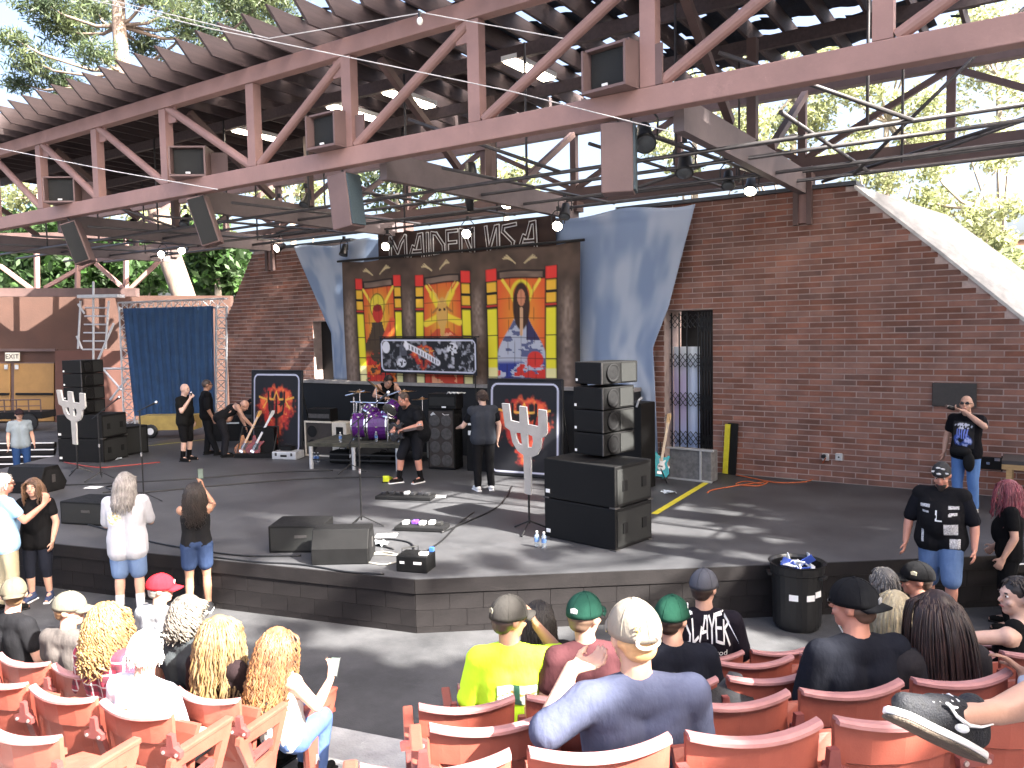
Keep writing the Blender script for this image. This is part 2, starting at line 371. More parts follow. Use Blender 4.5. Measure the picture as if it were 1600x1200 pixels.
brick_wall(wl, -20.8, -15.4, lambda x: 5.34, [(-16.95, -15.4, 3.24)], 0, lambda z: -20.75 + max(0, z-3.4)*.72)
mb = MB(); mb.prism([(-16.95, 3.246), (-15.4, 3.246), (-15.4, 5.33), (-19.35, 5.33), (-20.73, 3.4), (-20.77, 0), (-16.95, 0)], (0, YW+.004, 0), (1, 0, 0), (0, 0, 1), -.3); mb.build('mortar_core', M_mort, wl, world=True)
mb = MB(); mb.box((-17.4, YW+.44, 5.37), (4.1, 1.0, .07)); mb.build('coping', M_flash, wl, world=True)
mb = MB(); mb.box((-16.2, YW+.36, 1.64), (1.7, .05, 3.28)); mb.build('doorway_shade_sheet', mat('painted doorway shade', (.012, .009, .008), .8), wl, world=True)  # near-black sheet: the open doorway's shade is put into its colour
dm = MB(); dm.box((-11.5, YW+.6, 2.65), (7.9, .1, 5.3)); o = dm.build('wall', M_blackm); tag(o, 'dark rear wall hidden behind the stage banners', 'wall')
# wall bracket columns under the rear beam
for X, lb in ((-3.82, 'brown steel bracket post at the top of the right brick wall'), (-18.55, 'brown steel bracket post at the top of the left brick wall')):
    t = thing('bracket_post', lb, 'bracket', (X, YW, 4.75), group='wall bracket posts')
    mb = MB(); mb.box((-.12, -.06, .5), (.09, .12, 1.05)); mb.box((.12, -.06, .5), (.09, .12, 1.05)); mb.build('channel', M_steel_d, t); mb = MB(); mb.box((0, -.02, .5), (.15, .1, .98)); mb.build('web', M_steel, t)

# scissor gate and what stands behind it
gt = thing('folding_gate', 'black folding scissor gate across the doorway in the right brick wall', 'gate', (-6.05, YW+.25, 0))
for i, x in enumerate([GX0+.05+k*.165 for k in range(3)] + [GX0+.62, GX0+.70, GX0+.76, GX0+.82, GX0+.88, GX0+.94, GX0+.985]):
    mb = MB(); mb.beam((x, YW+.25, .05), (x, YW+.25, 3.2), .022, .03, up=(0, 1, 0)); mb.build('upright', M_black, gt, world=True)
for zc in (.55, 1.35, 2.15, 2.95):
    mb = MB(); 
    for k in range(6):
        x0 = GX0+.02+k*.11
        for s_ in (-1, 1):
            mb.beam((x0, YW+.23, zc-.07*s_), (x0+.11, YW+.23, zc+.07*s_), .008, .022, up=(0, 1, 0)); mb.beam((x0, YW+.23, zc-.07*s_+.14), (x0+.11, YW+.23, zc+.07*s_+.14), .008, .022, up=(0, 1, 0))
    for k in range(9):
        x0 = GX0+.66+k*.038
        for s_ in (-1, 1): mb.beam((x0, YW+.23, zc-.16*s_), (x0+.038, YW+.23, zc+.16*s_), .008, .02, up=(0, 1, 0))
    mb.build('scissor_lattice', M_black, gt, world=True)
dk = MB(); dk.box((-6.0, YW+2.2, 1.6), (3.2, .05, 3.4)); tag(dk.build('backdrop_flat', M_blackm), 'black flat standing in the dark doorway behind the gate', 'flat')
cols = [('#c9d6cc', '#9fb6c0'), ('#7d4f78', '#a48ab5'), ('#b9a6cf', '#d3e0ec'), ('#cfe0f2', '#8fb6e6')]
pr = thing('painted_screen', 'pale blue and purple painted panels leaning behind the folding gate', 'panel', (-6.2, YW+.6, 0))
for k in range(3):
    def pos(u, v, k=k): return V3((-6.8 + k*.29 + u*.27, YW+.36-.05*math.sin(math.pi*u), 2.5-2.1*v))
    def colf(UU, VV, k=k):
        a = np.array(hx('#eef2f4')); b = np.array(hx(['#b39cc0', '#cdbfdc', '#d3def2'][k])); c = np.array(hx('#b4c6ea'))
        return mix(mix(np.broadcast_to(a, UU.shape+(3,)), np.broadcast_to(b, UU.shape+(3,)), ss(.1, .45, VV+.2*fbm(UU, VV, 5, k))), np.broadcast_to(c, UU.shape+(3,)), ss(.6, 1.0, VV))
    painted('panel', pr, pos, 10, 40, colf)
# outlets, plaque, cord
for px, lb in ((1290, 'grey wall outlet with an orange plug on the brick wall'), (1311, 'blank pale outlet box next to the plugged outlet')):
    p = VY(px, 714, YW-.03); t = thing('wall_outlet', lb, 'outlet', p, group='wall outlets'); mb = MB(); mb.box((0, 0, 0), (.12, .06, .13)); mb.build('box', mat('grey outlet plate', (.5, .5, .5), .5), t, bevel=.01)
    mb = MB()
    if px < 1300: mb.tube((-.02, -.03, .02), (-.02, -.1, .02), .04)
    else: mb.tube((0, -.03, 0), (0, -.034, 0), .018)
    mb.build('plug' if px < 1300 else 'knockout', M_black, t)
mb = MB(); c = VY(1491, 617, YW-.03); mb.box(c, (.66, .04, .40)); tag(mb.build('plaque', mat('dark bronze plaque', (.055, .05, .048), .5, .15, 20, metal=.3), bevel=.01), 'dark rectangular plaque on the brick wall above the drinking man', 'plaque')
M_org = mat('orange cable', (.5, .12, .04), .5)
def cord(label, pts, r, m, group=None, z=.012):
    mb = MB(); P = []
    for i in range(len(pts)-1):
        a, b = pts[i], pts[i+1]; p0 = pts[max(i-1, 0)]; p3 = pts[min(i+2, len(pts)-1)]
        for k in range(6):
            t = k/6; P.append(.5*((2*a) + (b-p0)*t + (2*p0-5*a+4*b-p3)*t*t + (3*a-p0-3*b+p3)*t**3))
    P.append(pts[-1]); mb.path(P, r, 5); return tag(mb.build('cable', m, smooth=True), label, 'cable', group)
cord('orange extension cord from the wall outlet across the deck', [VY(1290, 716, YW-.13), U(1275, 740, .1), U(1262, 752, .012), U(1215, 754, .012), U(1180, 748, .012), U(1150, 742, .012)], .012, M_org)
cord('loose orange cord coil on the deck near the yellow plank', [U(1190, 757, .012), U(1165, 752, .012), U(1150, 757, .012), U(1185, 759, .012), U(1195, 753, .012), U(1120, 764, .012), U(1105, 770, .012)], .011, M_org)
pk = thing('plank', 'dark plank with a yellow painted edge leaning on the brick wall', 'plank', (-5.2, YW-.12, 0))
mb = MB(); a = U(1137, 741, 0); b = VY(1141, 661, YW-.06); mb.beam(a+V3((.06, 0, 0)), b+V3((.06, 0, 0)), .2, .04, up=(0, 1, 0)); mb.build('board', M_blackm, pk, world=True)
mb = MB(); mb.beam(a+V3((-.035, -.045, .02)), b+V3((-.035, -.04, -.02)), .1, .03, up=(0, 1, 0)); mb.build('yellow_edge', M_yel, pk, world=True)

# ================================================================== wing wall at far left with exit doors
WD = 28.2
M_wing = mat('brown stucco', hx('#4d362e'), .85, .16, .9, .2, 20, world=True); M_wing2 = mat('reddish panel', hx('#573830'), .8, .14, 1.5, world=True)
M_door = mat('ochre door paint', hx('#94703f'), .4, .12, 2)
ww = thing('wing_wall', 'brown stucco wing wall behind the exit doors at the far left', 'wall', U(60, 658))
def quad_slab(mb, x0, y0, x1, y1, dep, th, mi=0):
    A = [DP(x0, y0, dep), DP(x1, y0, dep), DP(x1, y1, dep), DP(x0, y1, dep)]; B = [p + _f0*th for p in A]
    mb.add(A+B, [(0, 1, 2, 3), (7, 6, 5, 4), (0, 4, 5, 1), (1, 5, 6, 2), (2, 6, 7, 3), (3, 7, 4, 0)], mi); return mb
quad_slab(MB(), -180, 462, 360, 662, WD, .3).build('wall_face', M_wing, ww, world=True)
quad_slab(MB(), 86, 548, 205, 661, WD-.25, .2).build('lower_panel', M_wing2, ww, world=True)
quad_slab(MB(), -180, 545, 86, 549, WD-.1, .09).build('ledge', M_steel_d, ww, world=True)
dd = thing('exit_door', 'pair of ochre exit doors with push bars under the exit sign', 'door', U(40, 660))
quad_slab(MB(), -60, 566, 85, 659, WD-.1, .08).build('frame', M_steel_d, dd, world=True)
for x0, x1 in ((-58, 15.5), (22, 84)):
    lf = quad_slab(MB(), x0, 568, x1, 658, WD-.16, .05).build('leaf', M_door, dd, world=True)
    quad_slab(MB(), x0+2, 614, x1-2, 617.5, WD-.22, .05).build('push_bar', M_blackm, lf, world=True)
    quad_slab(MB(), (x1-9 if x0 < 0 else x0+1), 570, (x1-4 if x0 < 0 else x0+6), 577, WD-.22, .04).build('closer', M_alu, lf, world=True)
es = thing('exit_sign', 'white sign reading EXIT above the ochre doors', 'sign', DP(19, 563, WD-.2))
quad_slab(MB(), 8, 551, 29.5, 564, WD-.2, .06).build('board', mat('sign white', (.75, .73, .62), .5), es, world=True)
def text_mesh(name, txt, size, m, parent, M4, depth=.004, align='CENTER'):
    cu = bpy.data.curves.new(name, 'FONT'); cu.body = txt; cu.size = size; cu.extrude = depth; cu.align_x = align; cu.align_y = 'CENTER'; cu.resolution_u = 3
    tmp = bpy.data.objects.new('tmp', cu); COL.objects.link(tmp); bpy.context.view_layer.update()
    me = bpy.data.meshes.new_from_object(tmp); bpy.data.objects.remove(tmp)
    me.transform(M4); me.materials.clear(); me.materials.append(m)
    o = bpy.data.objects.new(name, me); COL.objects.link(o); o.parent = parent; return o
def frame4(o, x, y):
    x = V3(x).normalized(); y = V3(y); y = (y-x*y.dot(x)).normalized(); z = x.cross(y); o = V3(o)
    return Matrix(((x.x, y.x, z.x, o.x), (x.y, y.y, z.y, o.y), (x.z, y.z, z.z, o.z), (0, 0, 0, 1)))
text_mesh('lettering', 'EXIT', .23, M_steel_d, es, frame4(DP(18.8, 557.3, WD-.22)-es.location, _r0, (0, 0, 1)))
# side truss above the wing wall
sx = thing('side_truss', 'brown steel truss standing on top of the far left wing wall', 'truss', DP(100, 456, 27))
def bp_(p, q, dep, w_, name, m=None, par=None): MB().beam(DP(*p, dep), DP(*q, dep), w_, w_).build(name, m or M_steel, par, world=True)
bp_((-150, 457), (215, 457), 27, .28, 'chord', M_steel_d, sx); bp_((-150, 372), (300, 366), 27, .22, 'chord', M_steel_d, sx)
for p, q in (((57, 375), (58, 452)), ((122, 374), (121, 452)), ((197, 370), (197, 452)), ((-20, 376), (-18, 452))): bp_(p, q, 27, .13, 'post', None, sx)
for p, q in (((0, 415), (50, 452)), ((70, 450), (150, 405)), ((150, 412), (195, 452)), ((203, 452), (255, 402))): bp_(p, q, 27, .12, 'diagonal', None, sx)

# ================================================================== roof
YF = 9.2; ZB, ZT = 5.52, 7.18
posts = [-23.5, -20.96, -18.7, -16.4, -14.0, -11.45, -9.15, -6.7, -4.1, -1.5, 1.1, 3.6]
ft = thing('roof_truss', 'long brown steel truss crossing above the front of the stage', 'truss', (-10, YF, ZB))
MB().box((-9, YF, ZB+.13), (38, .2, .28)).build('lower_chord', M_steel, ft, world=True, bevel=.012)
MB().box((-9, YF, ZT+.14), (38, .2, .26)).build('upper_chord', M_steel, ft, world=True, bevel=.012)
for x in posts:
    MB().box((x, YF, (ZB+ZT)/2+.14), (.2, .16, ZT-ZB-.28)).build('post', M_steel, ft, world=True)
cen = posts.index(-11.45)
for i in range(len(posts)-1):
    x0, x1 = posts[i], posts[i+1]
    a, b = ((x0+.12, YF, ZT), (x1-.1, YF, ZB+.3)) if i < cen else ((x0+.12, YF, ZB+.3), (x1-.1, YF, ZT))
    MB().tube(a, b, .075, n=12).build('diagonal', M_steel, ft, world=True)
    gx, gz = ((x0+.2, ZT-.12) if i < cen else (x1-.2, ZT-.12)); MB().box((gx, YF, gz), (.28, .03, .3)).build('gusset', M_steel, ft, world=True)
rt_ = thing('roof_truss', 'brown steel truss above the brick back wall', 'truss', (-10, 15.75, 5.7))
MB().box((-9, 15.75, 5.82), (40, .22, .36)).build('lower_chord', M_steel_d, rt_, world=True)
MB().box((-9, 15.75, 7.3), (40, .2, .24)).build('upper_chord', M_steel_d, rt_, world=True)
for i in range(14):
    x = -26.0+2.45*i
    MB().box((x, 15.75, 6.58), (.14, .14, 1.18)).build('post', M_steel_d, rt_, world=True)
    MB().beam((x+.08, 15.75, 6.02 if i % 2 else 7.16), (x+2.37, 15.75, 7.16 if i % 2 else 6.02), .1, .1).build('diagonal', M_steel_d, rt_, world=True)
tb = []
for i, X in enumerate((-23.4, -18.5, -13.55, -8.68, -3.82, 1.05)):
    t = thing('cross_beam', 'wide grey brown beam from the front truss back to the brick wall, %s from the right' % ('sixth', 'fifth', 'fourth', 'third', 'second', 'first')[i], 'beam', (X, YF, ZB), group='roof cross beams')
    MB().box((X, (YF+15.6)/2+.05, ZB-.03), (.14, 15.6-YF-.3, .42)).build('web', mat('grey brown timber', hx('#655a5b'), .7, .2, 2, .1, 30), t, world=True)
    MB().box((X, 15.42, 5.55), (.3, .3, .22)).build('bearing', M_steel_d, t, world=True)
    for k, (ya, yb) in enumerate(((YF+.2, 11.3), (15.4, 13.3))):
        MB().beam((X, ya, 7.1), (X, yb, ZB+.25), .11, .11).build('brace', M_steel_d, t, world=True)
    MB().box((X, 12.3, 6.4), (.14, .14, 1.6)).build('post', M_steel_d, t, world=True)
rf = thing('roof', 'slatted roof of brown joists under torn dark shade cloth', 'roof', (-11, 11.5, 7.4))
jm = MB(); pl = [(8.42, 7.46), (14.9, 7.36), (14.9, 7.62), (8.12, 7.78)]
jm.prism([(p[0]-8.42, p[1]-7.46) for p in pl], (0, 0, 0), (0, 1, 0), (0, 0, 1), .05); j_me = jm.mesh('joist', M_wood_b)
x = -24.6
while x < -.9:
    o = bpy.data.objects.new('joist', j_me); COL.objects.link(o); o.parent = rf; o.location = V3((x + random.uniform(-.02, .02), 8.42, 7.46)) - rf.location; x += .57
for y in (10.9, 12.9, 14.7): MB().box((-12.4, y, 7.30), (24.2, .09, .2)).build('purlin', M_wood_b, rf, world=True)
# torn shade cloth
M_cloth = mat('dark shade cloth', (.016, .024, .040), .9, .3, 4, .3, 60)
mb = MB(); nx, ny = 230, 60; x0, x1, y0, y1 = -24.8, -1.0, 8.75, 14.8
zz = [[7.80 - (yy-8.4)*.025 + .025*math.sin(i*1.1+j*.3) for i in range(nx+1)] for j, yy in enumerate(np.linspace(y0, y1, ny+1))]
for j in range(ny+1):
    for i in range(nx+1): mb.v.append((x0+(x1-x0)*i/nx, y0+(y1-y0)*j/ny, zz[j][i]))
for j in range(ny):
    for i in range(nx):
        X = x0+(x1-x0)*(i+.5)/nx; Yc = y0+(y1-y0)*(j+.5)/ny
        t = float(vnoise(X*1.5, Yc*4.6, 1.0, 3)); t2 = float(vnoise(X*.22, Yc*.3, 1.0, 9))
        lim = .66 + .33*abs((X+6.8)/7.5)**1.2 - .10*t2
        if t > lim or (X > -1.6 and t > .4): continue
        k = j*(nx+1)+i; mb.f.append((k, k+1, k+nx+2, k+nx+1)); mb.m.append(0)
mb.build('shade_cloth', M_cloth, rf, world=True)
# fluorescent fixtures under the roof
M_tube = mat('lit fluorescent tube', (1, .86, .66), .4, .02, emit=4.5)
for i, (px, py, lb) in enumerate(((828, 111, 'nearest'), (640, 157, 'second'), (553, 178, 'third'), (405, 213, 'farthest'))):
    p = U(px, py, 7.18); t = thing('fluorescent_fixture', 'lit fluorescent fixture under the roof, %s of the row' % lb, 'light', p, group='fluorescent fixtures')
    MB().box((0, 0, .06), (.3, 1.25, .08)).build('housing', M_white, t); MB().box((0, 0, .005), (.22, 1.2, .03)).build('diffuser', M_tube, t)

# pipe grid under the roof
ORD = ['first', 'second', 'third', 'fourth', 'fifth', 'sixth', 'seventh', 'eighth', 'ninth', 'tenth', 'eleventh', 'twelfth']
M_pipe = mat('dark pipe', (.07, .065, .068), .5, .25, 5, metal=.3)
def pipe(label, a, b, r=.028, m=None): tag(MB().tube(a, b, r, n=8).build('pipe', m or M_pipe, smooth=True), label, 'pipe', 'lighting grid pipes')
for i, (y, z) in enumerate(((10.6, 5.25), (11.9, 5.35), (13.3, 5.35), (14.6, 5.4), (14.98, 5.62))):
    pipe('long dark pipe of the lighting grid running along the stage, %s from the front' % ('first', 'second', 'third', 'fourth', 'fifth')[i], (-26, y, z), (5, y, z+.02), .03)
for i, x in enumerate(np.arange(-22.2, 2.5, 2.45)):
    pipe('short dark grid pipe running front to back, %s from the left' % ORD[i], (x, 9.4, 5.31), (x, 15.0, 5.46), .026)
for i, x in enumerate(np.arange(-21.5, 3.5, 2.45)):
    for y, zt, rw in ((10.6, 7.3, 'front'), (13.3, 7.3, 'rear')): pipe('thin vertical hanger pipe of the %s row, %s from the left' % (rw, ORD[i]), (x, y, 5.28), (x, y, zt), .02)
for x, wh in ((-15.9, 'at the left'), (-6.2, 'over the banner'), (-1.4, 'at the right')):
    pipe('slanted front brace pipe of the lighting grid '+wh, (x, 10.6, 5.27), (x-1.9, 9.35, 6.1)); pipe('slanted rear brace pipe of the lighting grid '+wh, (x, 13.3, 5.4), (x+2.2, 15.4, 6.4))
pipe('long slanted brace pipe under the roof at the right', (-3.4, 14.9, 5.4), (1.5, 12.5, 5.9)); pipe('steep slanted brace pipe under the roof at the right', (-2.6, 13.4, 5.2), (-.4, 13.4, 7.2))
# wires strung below the roof
M_wire = mat('pale wire', (.42, .42, .43), .5)
def wire(lb, pts): tag(MB().path(pts, .006, 4).build('wire', M_wire), lb, 'wire', 'wires strung in front of the roof truss')
wire('upper pale wire strung across the front of the roof', [DP(-20, -40, 9.5), DP(330, 45, 9.2), DP(620, 105, 8.8), DP(800, 143, 8.6), DP(1045, 205, 8.4)])
wire('lower pale wire strung across the front of the roof', [DP(-20, 228, 12), DP(180, 268, 10.5), DP(340, 296, 10)])
wire('pale wire with a hanging bulb high above the stage', [DP(90, -20, 10), DP(420, 60, 9.4), DP(660, 20, 9.1), DP(880, 60, 8.9)])

# ---- loudspeakers on and under the truss
M_spk = mat('brown speaker cabinet', hx('#6a5654'), .65, .12, 3, .1, 60); M_grl = mat('black speaker grille', (.010, .011, .011), .8, .3, 60, .4, 300)
def chord_speaker(px, py, wpx, lb, rz):
    p = VY(px, py, YF-.05); t = thing('truss_speaker', lb, 'speaker', (p.x, p.y, ZB+.27), rz, 'speakers on the truss chord')
    W, Hh, Dp = .62, .5, .55
    mb = MB(); mb.box((-W/2, 0, Hh/2+.03), (.03, Dp, Hh)); mb.box((W/2, 0, Hh/2+.03), (.03, Dp, Hh)); mb.box((0, .04, Hh+.045), (W+.03, Dp-.08, .03)); mb.box((0, 0, .02), (W+.03, Dp, .035)); mb.build('cabinet', M_spk, t)
    MB().box((0, .05, Hh/2+.03), (W-.06, Dp-.2, Hh-.04)).build('driver_box', M_grl, t); MB().box((0, -.236, .07), (.08, .02, .03)).build('badge', M_white, t)
    mb = MB(); mb.box((W/2+.17, .06, Hh*.5), (.3, .03, Hh*.95)); mb.build('side_wing', M_spk, t)
chord_speaker(962, 112, 100, 'boxed speaker on the truss chord nearest the camera', R(-8))
chord_speaker(520, 210, 80, 'boxed speaker on the truss chord left of the middle', R(0))
chord_speaker(300, 262, 80, 'boxed speaker on the truss chord above the left column speaker', R(38))
chord_speaker(102, 310, 60, 'boxed speaker on the truss chord farthest to the left', R(38))
def column_speaker(px, py, h, wd, lb, rz, tilt, face):
    p = VY(px, py, YF+.1); t = thing('column_speaker', lb, 'speaker', p, rz, 'column speakers hung below the truss'); t.rotation_euler = (R(tilt[0]), R(tilt[1]), rz)
    MB().box((0, 0, 0), (wd, .34, h)).build('cabinet', M_spk, t, bevel=.015); 
    if face: MB().box((0, -.18, 0), (wd-.05, .03, h-.06)).build('grille', M_grl, t)
    else: MB().box((wd/2+.012, 0, 0), (.03, .3, h-.06)).build('grille', mat('slate speaker grille', hx('#3c4a50'), .7, .2, 40), t)
    MB().tube((0, 0, h/2), (0, 0, h/2+.35), .02).build('hanger', M_pipe, t)
column_speaker(966, 250, .86, .40, 'tall brown column speaker hung below the truss, nearest of the four', R(20), (0, 0), 0)
column_speaker(541, 316, .86, .40, 'tall column speaker hung below the truss above the left of the banner', R(2), (0, -7), 0)
column_speaker(321, 346, .90, .34, 'dark slate column speaker hung below the truss over the blue curtain', R(40), (0, -16), 1)
column_speaker(122, 380, .90, .34, 'dark slate column speaker hung farthest to the left', R(40), (0, -18), 1)
# ---- stage lamps
M_lens = mat('lit lamp lens', (1, .9, .68), .3, .02, emit=8); M_red = mat('red lamp lens', (.85, .02, .05), .3, .02, emit=2.5); M_lensoff = mat('dark lens', (.1, .11, .12), .15)
def par(px, py, Y, lens, lb, rz=0, tilt=50, s=1.0):
    p = VY(px, py, Y); t = thing('stage_lamp', lb, 'lamp', p, rz, 'stage lamps on the lighting grid'); t.scale = (s, s, s)
    Mx = Matrix.Rotation(R(tilt), 3, 'X')          # axis: -Y turned down
    ax = Matrix.Rotation(R(tilt-90), 3, 'X')
    MB().lathe([(.05, .17), (.075, .15), (.085, .02), (.11, -.1), (.115, -.14), (.10, -.142)], M=ax, n=14).build('can', M_black, t, smooth=True)
    MB().lathe([(.098, -.144), (.07, -.156), (.02, -.162)], M=ax, n=14).build('lens', lens, t)
    MB().path([(-.13, 0, 0), (-.135, 0, .18), (-.06, 0, .27), (.06, 0, .27), (.135, 0, .18), (.13, 0, 0)], .012, 5).build('yoke', M_black, t)
    MB().box((0, 0, .31), (.06, .06, .09)).build('clamp', M_black, t)
par(438, 386, 14.9, M_lens, 'lit stage lamp above the left brick wall', 0, 20); par(606, 383, 14.5, M_lens, 'lit stage lamp before the left end of the lettered banner', .3, 20)
par(731, 363, 14.5, M_lens, 'lit stage lamp before the middle of the lettered banner', .4, 20); par(872, 350, 14.3, M_lens, 'lit stage lamp at the right end of the lettered banner', .4, 25)
par(255, 397, 14.0, M_lens, 'lit stage lamp left of the leaning pine trunk', .6, 10); par(287, 391, 14.0, M_lens, 'lit stage lamp above the leaning pine trunk', .6, 10)
par(437, 328, 12.0, M_red, 'stage lamp with a red lens under the roof', .5, 25); par(538, 391, 14.8, M_lensoff, 'unlit stage lamp before the left sky drape', 0, 70)
par(478, 313, 12.0, M_lensoff, 'unlit stage lamp next to the second column speaker', .2, 60); par(793, 312, 13.2, M_lens, 'lit stage lamp hanging right of the cable bundle', .3, 55)
par(883, 330, 13.6, M_lensoff, 'unlit stage lamp just above the lamp at the banner end', .3, 60); par(1007, 213, 9.9, M_lensoff, 'large unlit lamp beside the nearest column speaker', .5, 45, 1.3)
par(1070, 257, 12.0, M_lensoff, 'unlit lamp on the right lighting bar, left of its two neighbours', .3, 60, 1.25); par(1138, 281, 13.4, M_lensoff, 'unlit lamp in the middle of the right lighting bar', .3, 60); par(1173, 290, 13.9, M_lens, 'lit lamp at the end of the right lighting bar', .2, 50)
par(290, 345, 11.2, M_lensoff, 'unlit stage lamp between the two slate column speakers', .4, 55); par(205, 352, 11.2, M_lensoff, 'unlit stage lamp left of the third column speaker', .4, 55)
MB_ = MB(); MB_.path([VY(735, 255, 12), VY(737, 280, 12), VY(733, 305, 12), VY(735, 330, 12)], [.09, .13, .1, .06], 8); tag(MB_.build('cable_bundle', M_black, smooth=True), 'bundle of black cable hanging below the roof', 'cable')
pipe('lighting bar with lamps slanting back at the right', VY(1000, 205, 9.9), VY(1195, 275, 14.2), .035)
b_ = DP(656, 33, 9.1); t = thing('light_bulb', 'small bare bulb hanging from the wire above the roof truss', 'bulb', b_)
MB().ell((0, 0, 0), (.035, .035, .045)).build('glass', mat('bulb glass', (.8, .8, .75), .2), t, smooth=True); MB().tube((0, 0, .04), (0, 0, .1), .018).build('socket', M_black, t)
# ================================================================== drapes, banners, boards
from mathutils.geometry import tessellate_polygon
def prism_holes(mb, loops, o, ux, uy, t, mi=0):
    o, ux, uy = V3(o), V3(ux), V3(uy); nn = ux.cross(uy).normalized()*t
    tri = tessellate_polygon([[V3((p[0], p[1], 0)) for p in l] for l in loops]); flat = [p for l in loops for p in l]; n = len(flat)
    A = [o+ux*p[0]+uy*p[1] for p in flat]; B = [a+nn for a in A]
    fs = [tuple(f) for f in tri] + [tuple(i+n for i in reversed(f)) for f in tri]; k = 0
    for l in loops:
        m = len(l)
        for i in range(m): a, b = k+i, k+(i+1) % m; fs.append((a, b, b+n, a+n))
        k += m
    return mb.add(A+B, fs, mi)
def interp(tab, z):
    for (z0, a), (z1, b) in zip(tab, tab[1:]):
        if z0 >= z >= z1: return a + (b-a)*(z0-z)/(z0-z1+1e-9)
    return tab[-1][1] if z < tab[-1][0] else tab[0][1]
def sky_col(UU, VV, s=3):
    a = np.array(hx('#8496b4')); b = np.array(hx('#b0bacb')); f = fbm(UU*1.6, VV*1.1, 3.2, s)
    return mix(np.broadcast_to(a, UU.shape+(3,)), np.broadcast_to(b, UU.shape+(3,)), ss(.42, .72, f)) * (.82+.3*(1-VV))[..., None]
def drape(label, L, Rr, z0, z1, Y, seed, amp):
    def pos(u, v):
        z = z0+(z1-z0)*v; a, b = interp(L, z), interp(Rr, z); x = a+(b-a)*u
        s_ = x*2.2+z*.6*math.sin(seed); k = amp*(.15+.85*v)*(1+1.5*max(0, 1.8-(b-a)))
        zz = z + .05*math.sin(u*9+seed)*(1-v)**6
        return V3((x, Y - .03 + k*(.7*math.sin(u*13+seed+v*2)+.4*math.sin(u*29+seed*2)) , zz))
    o = painted('sky_drape', None, pos, 70, 60, lambda a, b: sky_col(a, b, seed), print_mat('painted sky cloth', .9)); tag(o, label, 'drape', 'sky blue drapes')
    o.modifiers.new('thickness', 'SOLIDIFY').thickness = .006
drape('sky blue drape with painted clouds gathered beside the right brick wall', [(5.3, -9.0), (2.2, -8.7), (1.2, -7.7), (.36, -7.05)], [(5.3, -5.80), (3.3, -6.36), (2.5, -6.70), (1.8, -6.66), (.36, -6.58)], 5.31, .34, 15.12, 3, .035)
drape('pale sky drape hanging at the left of the painted banner', [(5.3, -17.36), (2.93, -16.02), (1.7, -15.98)], [(5.3, -13.9), (1.7, -14.8)], 5.28, 1.68, 15.14, 7, .02)

# black low wall with its grey ledge
lw = thing('low_wall', 'black low wall with a grey ledge below the banners', 'wall', (-11.9, 14.8, 0))
MB().box((-11.95, 14.95, .8), (9.9, .4, 1.6)).build('wall_face', mat('black blue paint', (.007, .0075, .010), .7, .2, 3), lw, world=True); MB().box((-11.95, 14.93, 1.64), (9.94, .48, .075)).build('ledge', mat('grey ledge', (.30, .28, .27), .8, .25, 4, .2, 40), lw, world=True)

